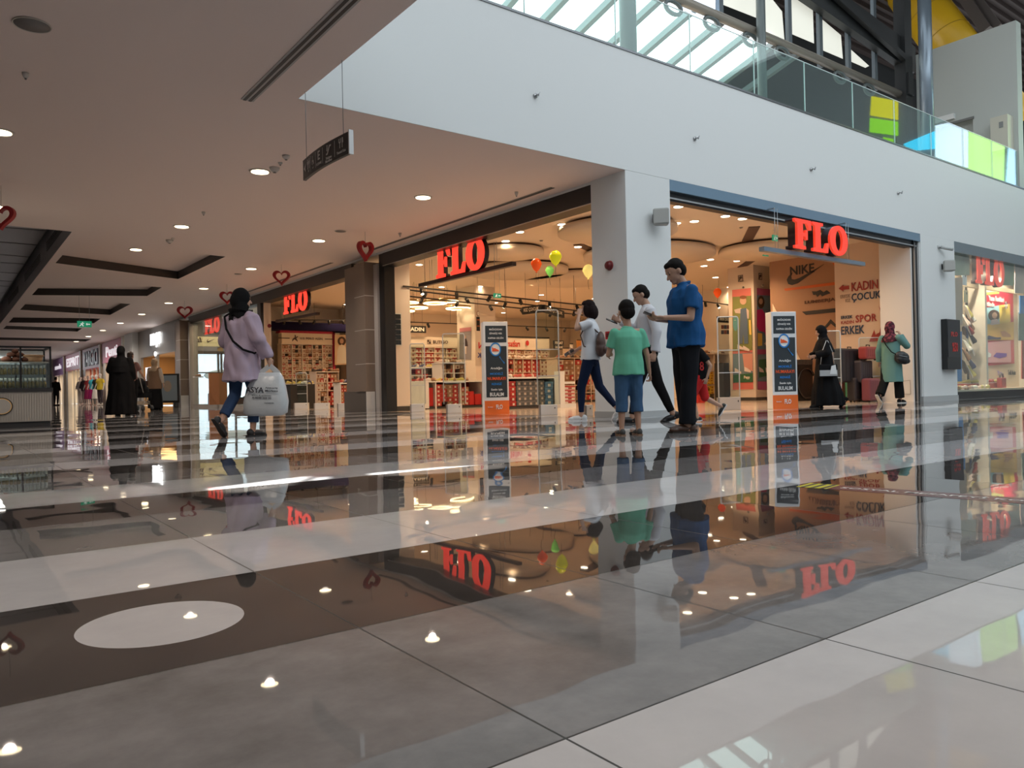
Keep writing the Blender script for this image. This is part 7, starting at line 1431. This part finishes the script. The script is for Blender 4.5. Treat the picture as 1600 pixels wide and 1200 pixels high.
mb.tube([(-.2,-.42,1.0),(.2,-.42,1.0)], .018, 8); mb.tube([(-.2,-.24,.18),(.2,-.24,.18)], .012, 8); link('chassis', mb.mesh('chassis', mat('stroller_grey', (.28,.27,.25), .4, .5)), t)
mb = MB(); mb.box(-.19,.19,-.26,.22,.20,.30); link('basket', mb.mesh('basket', mat('stroller_basket', (.40,.33,.25), .7)), t)
for x in (-.22,.22):
    for y in (-.28,.28): mb = MB(); mb.cyl((x-.02,y,.085), .085, .04, 20, axis=0); link('wheel', mb.mesh('wheel', mat('wheel_black', (.03,.03,.03), .6)), t)
f = Fig('woman in a tan vest and beige headscarf walking away in a long black skirt', base(243,640.5), CFh*.97+CRh*.15, 1.63, .014, elbR=(.25,.0,1.14), wrR=(.27,.05,.90), elbL=(-.25,.0,1.14), wrL=(-.27,.05,.90), girth=1.15)
f.body(); f.top(mat('cream_sleeve', (.50,.42,.34), .85), hem=.98, sleeve='long', loose=.02, name='blouse'); mb = MB(); n = 24; f.top(mat('tan_vest', (.20,.125,.08), .85), hem=.72, sleeve=None, loose=.034, name='vest', flare=.01)
f.gown(blkr, [(.06,.25,.22,0,0),(.40,.23,.20,0,0),(.80,.20,.17,0,0),(1.0,.16,.13,0,0)], sleeves=False, name='skirt', amp=.01); f.scarf(mat('beige_scarf', (.36,.26,.17), .8)); f.shoes(blk)
c = f.world((-.27,.0,.92)); t = thing('handbag', 'small dark handbag on the left arm of the woman in the tan vest', 'bag', c); b = MB(); b.beam(c-CRh*.12, c+CRh*.12, .08, .17); part('bag_body', b, brb, t, bevel=.02); b = MB(); b.tube([c+V(0,0,.08)-CRh*.08, c+V(0,0,.2), c+V(0,0,.08)+CRh*.08], .008, 6); part('handle', b, brb, t)
# --- advertising board and small lamp by the grey shop
p = onX(263, 638, 7.0); t = thing('pavement_board', 'dark framed grey board standing at the grey shopfront', 'sign', (p.x, p.y, 0), cr2); zt_ = onX(263, 584, 7.0).z
b = MB(); b.box(-.42,.42,-.03,.03,.18,zt_); part('frame', b, black, t, world=False); b = MB(); b.box(-.36,.36,-.034,-.03,.26,zt_-.06); part('panel', b, mat('board_bluegrey', (.16,.20,.23), .4), t, world=False)
for s_ in (-.3,.3): b = MB(); b.box(s_-.02,s_+.02,-.15,.15,0,.18); part('foot', b, black, t, world=False)
me = curve_mesh([[(math.cos(a), math.sin(a)) for a in [2*PI*i/24 for i in range(24)]]], .004); place_mesh(me, (-.0,-.037,.80), (1,0,0), (0,0,1), t, mat('board_circle', (.26,.20,.15), .5), 'roundel', .30, .42, world=False)
# --- mannequins in front of the far pink shop
tops = [((.55,.55,.55),(.6,.6,.58),'grey checked jacket'),((.05,.04,.05),(.35,.32,.3),'black jacket'),((.62,.10,.10),(.40,.04,.15),'red top and plum skirt'),((.05,.35,.45),(.30,.02,.12),'turquoise top and plum skirt'),((.02,.02,.02),(.6,.58,.55),'short black dress'),((.60,.45,.05),(.05,.04,.05),'yellow top')]
for i, x in enumerate((126,132,138.5,145,151,157)):
    p = onX(x, 632, 7.25-.12*(i % 2)); f = Fig('x', (p.x, p.y, 0), -CFh*.9-CRh*.3, 1.72, .024, outn='m', elbR=(.27,.0,1.15), wrR=(.22,.12,.98))
    f.t['label'] = 'white mannequin wearing a %s, standing before the far pink shop' % tops[i][2]; f.t['category'] = 'mannequin'; f.t.name = 'mannequin'
    wm = mat('mannequin_white', (.6,.58,.56), .4); f.body(skin=wm); f.top(mat('outfit%d' % i, tops[i][0], .8), hem=.85, sleeve='long' if i < 2 else 'short', loose=.03, name='top')
    if i in (2,3,4): f.gown(mat('skirt%d' % i, tops[i][1], .8), [(.35,.24,.24,0,0),(.6,.22,.21,0,0),(.85,.19,.17,0,0),(1.0,.16,.13,0,0)], sleeves=False, name='skirt')
    else: f.trousers(mat('skirt%d' % i, tops[i][1], .8), .95)
f = Fig('person in dark clothes far down the corridor beside the kiosk', base(88,633.5), CFh, 1.7, .024); f.body(); f.top(blk, hem=.85, sleeve='long'); f.trousers(blk); f.hair(); f.shoes(blk)
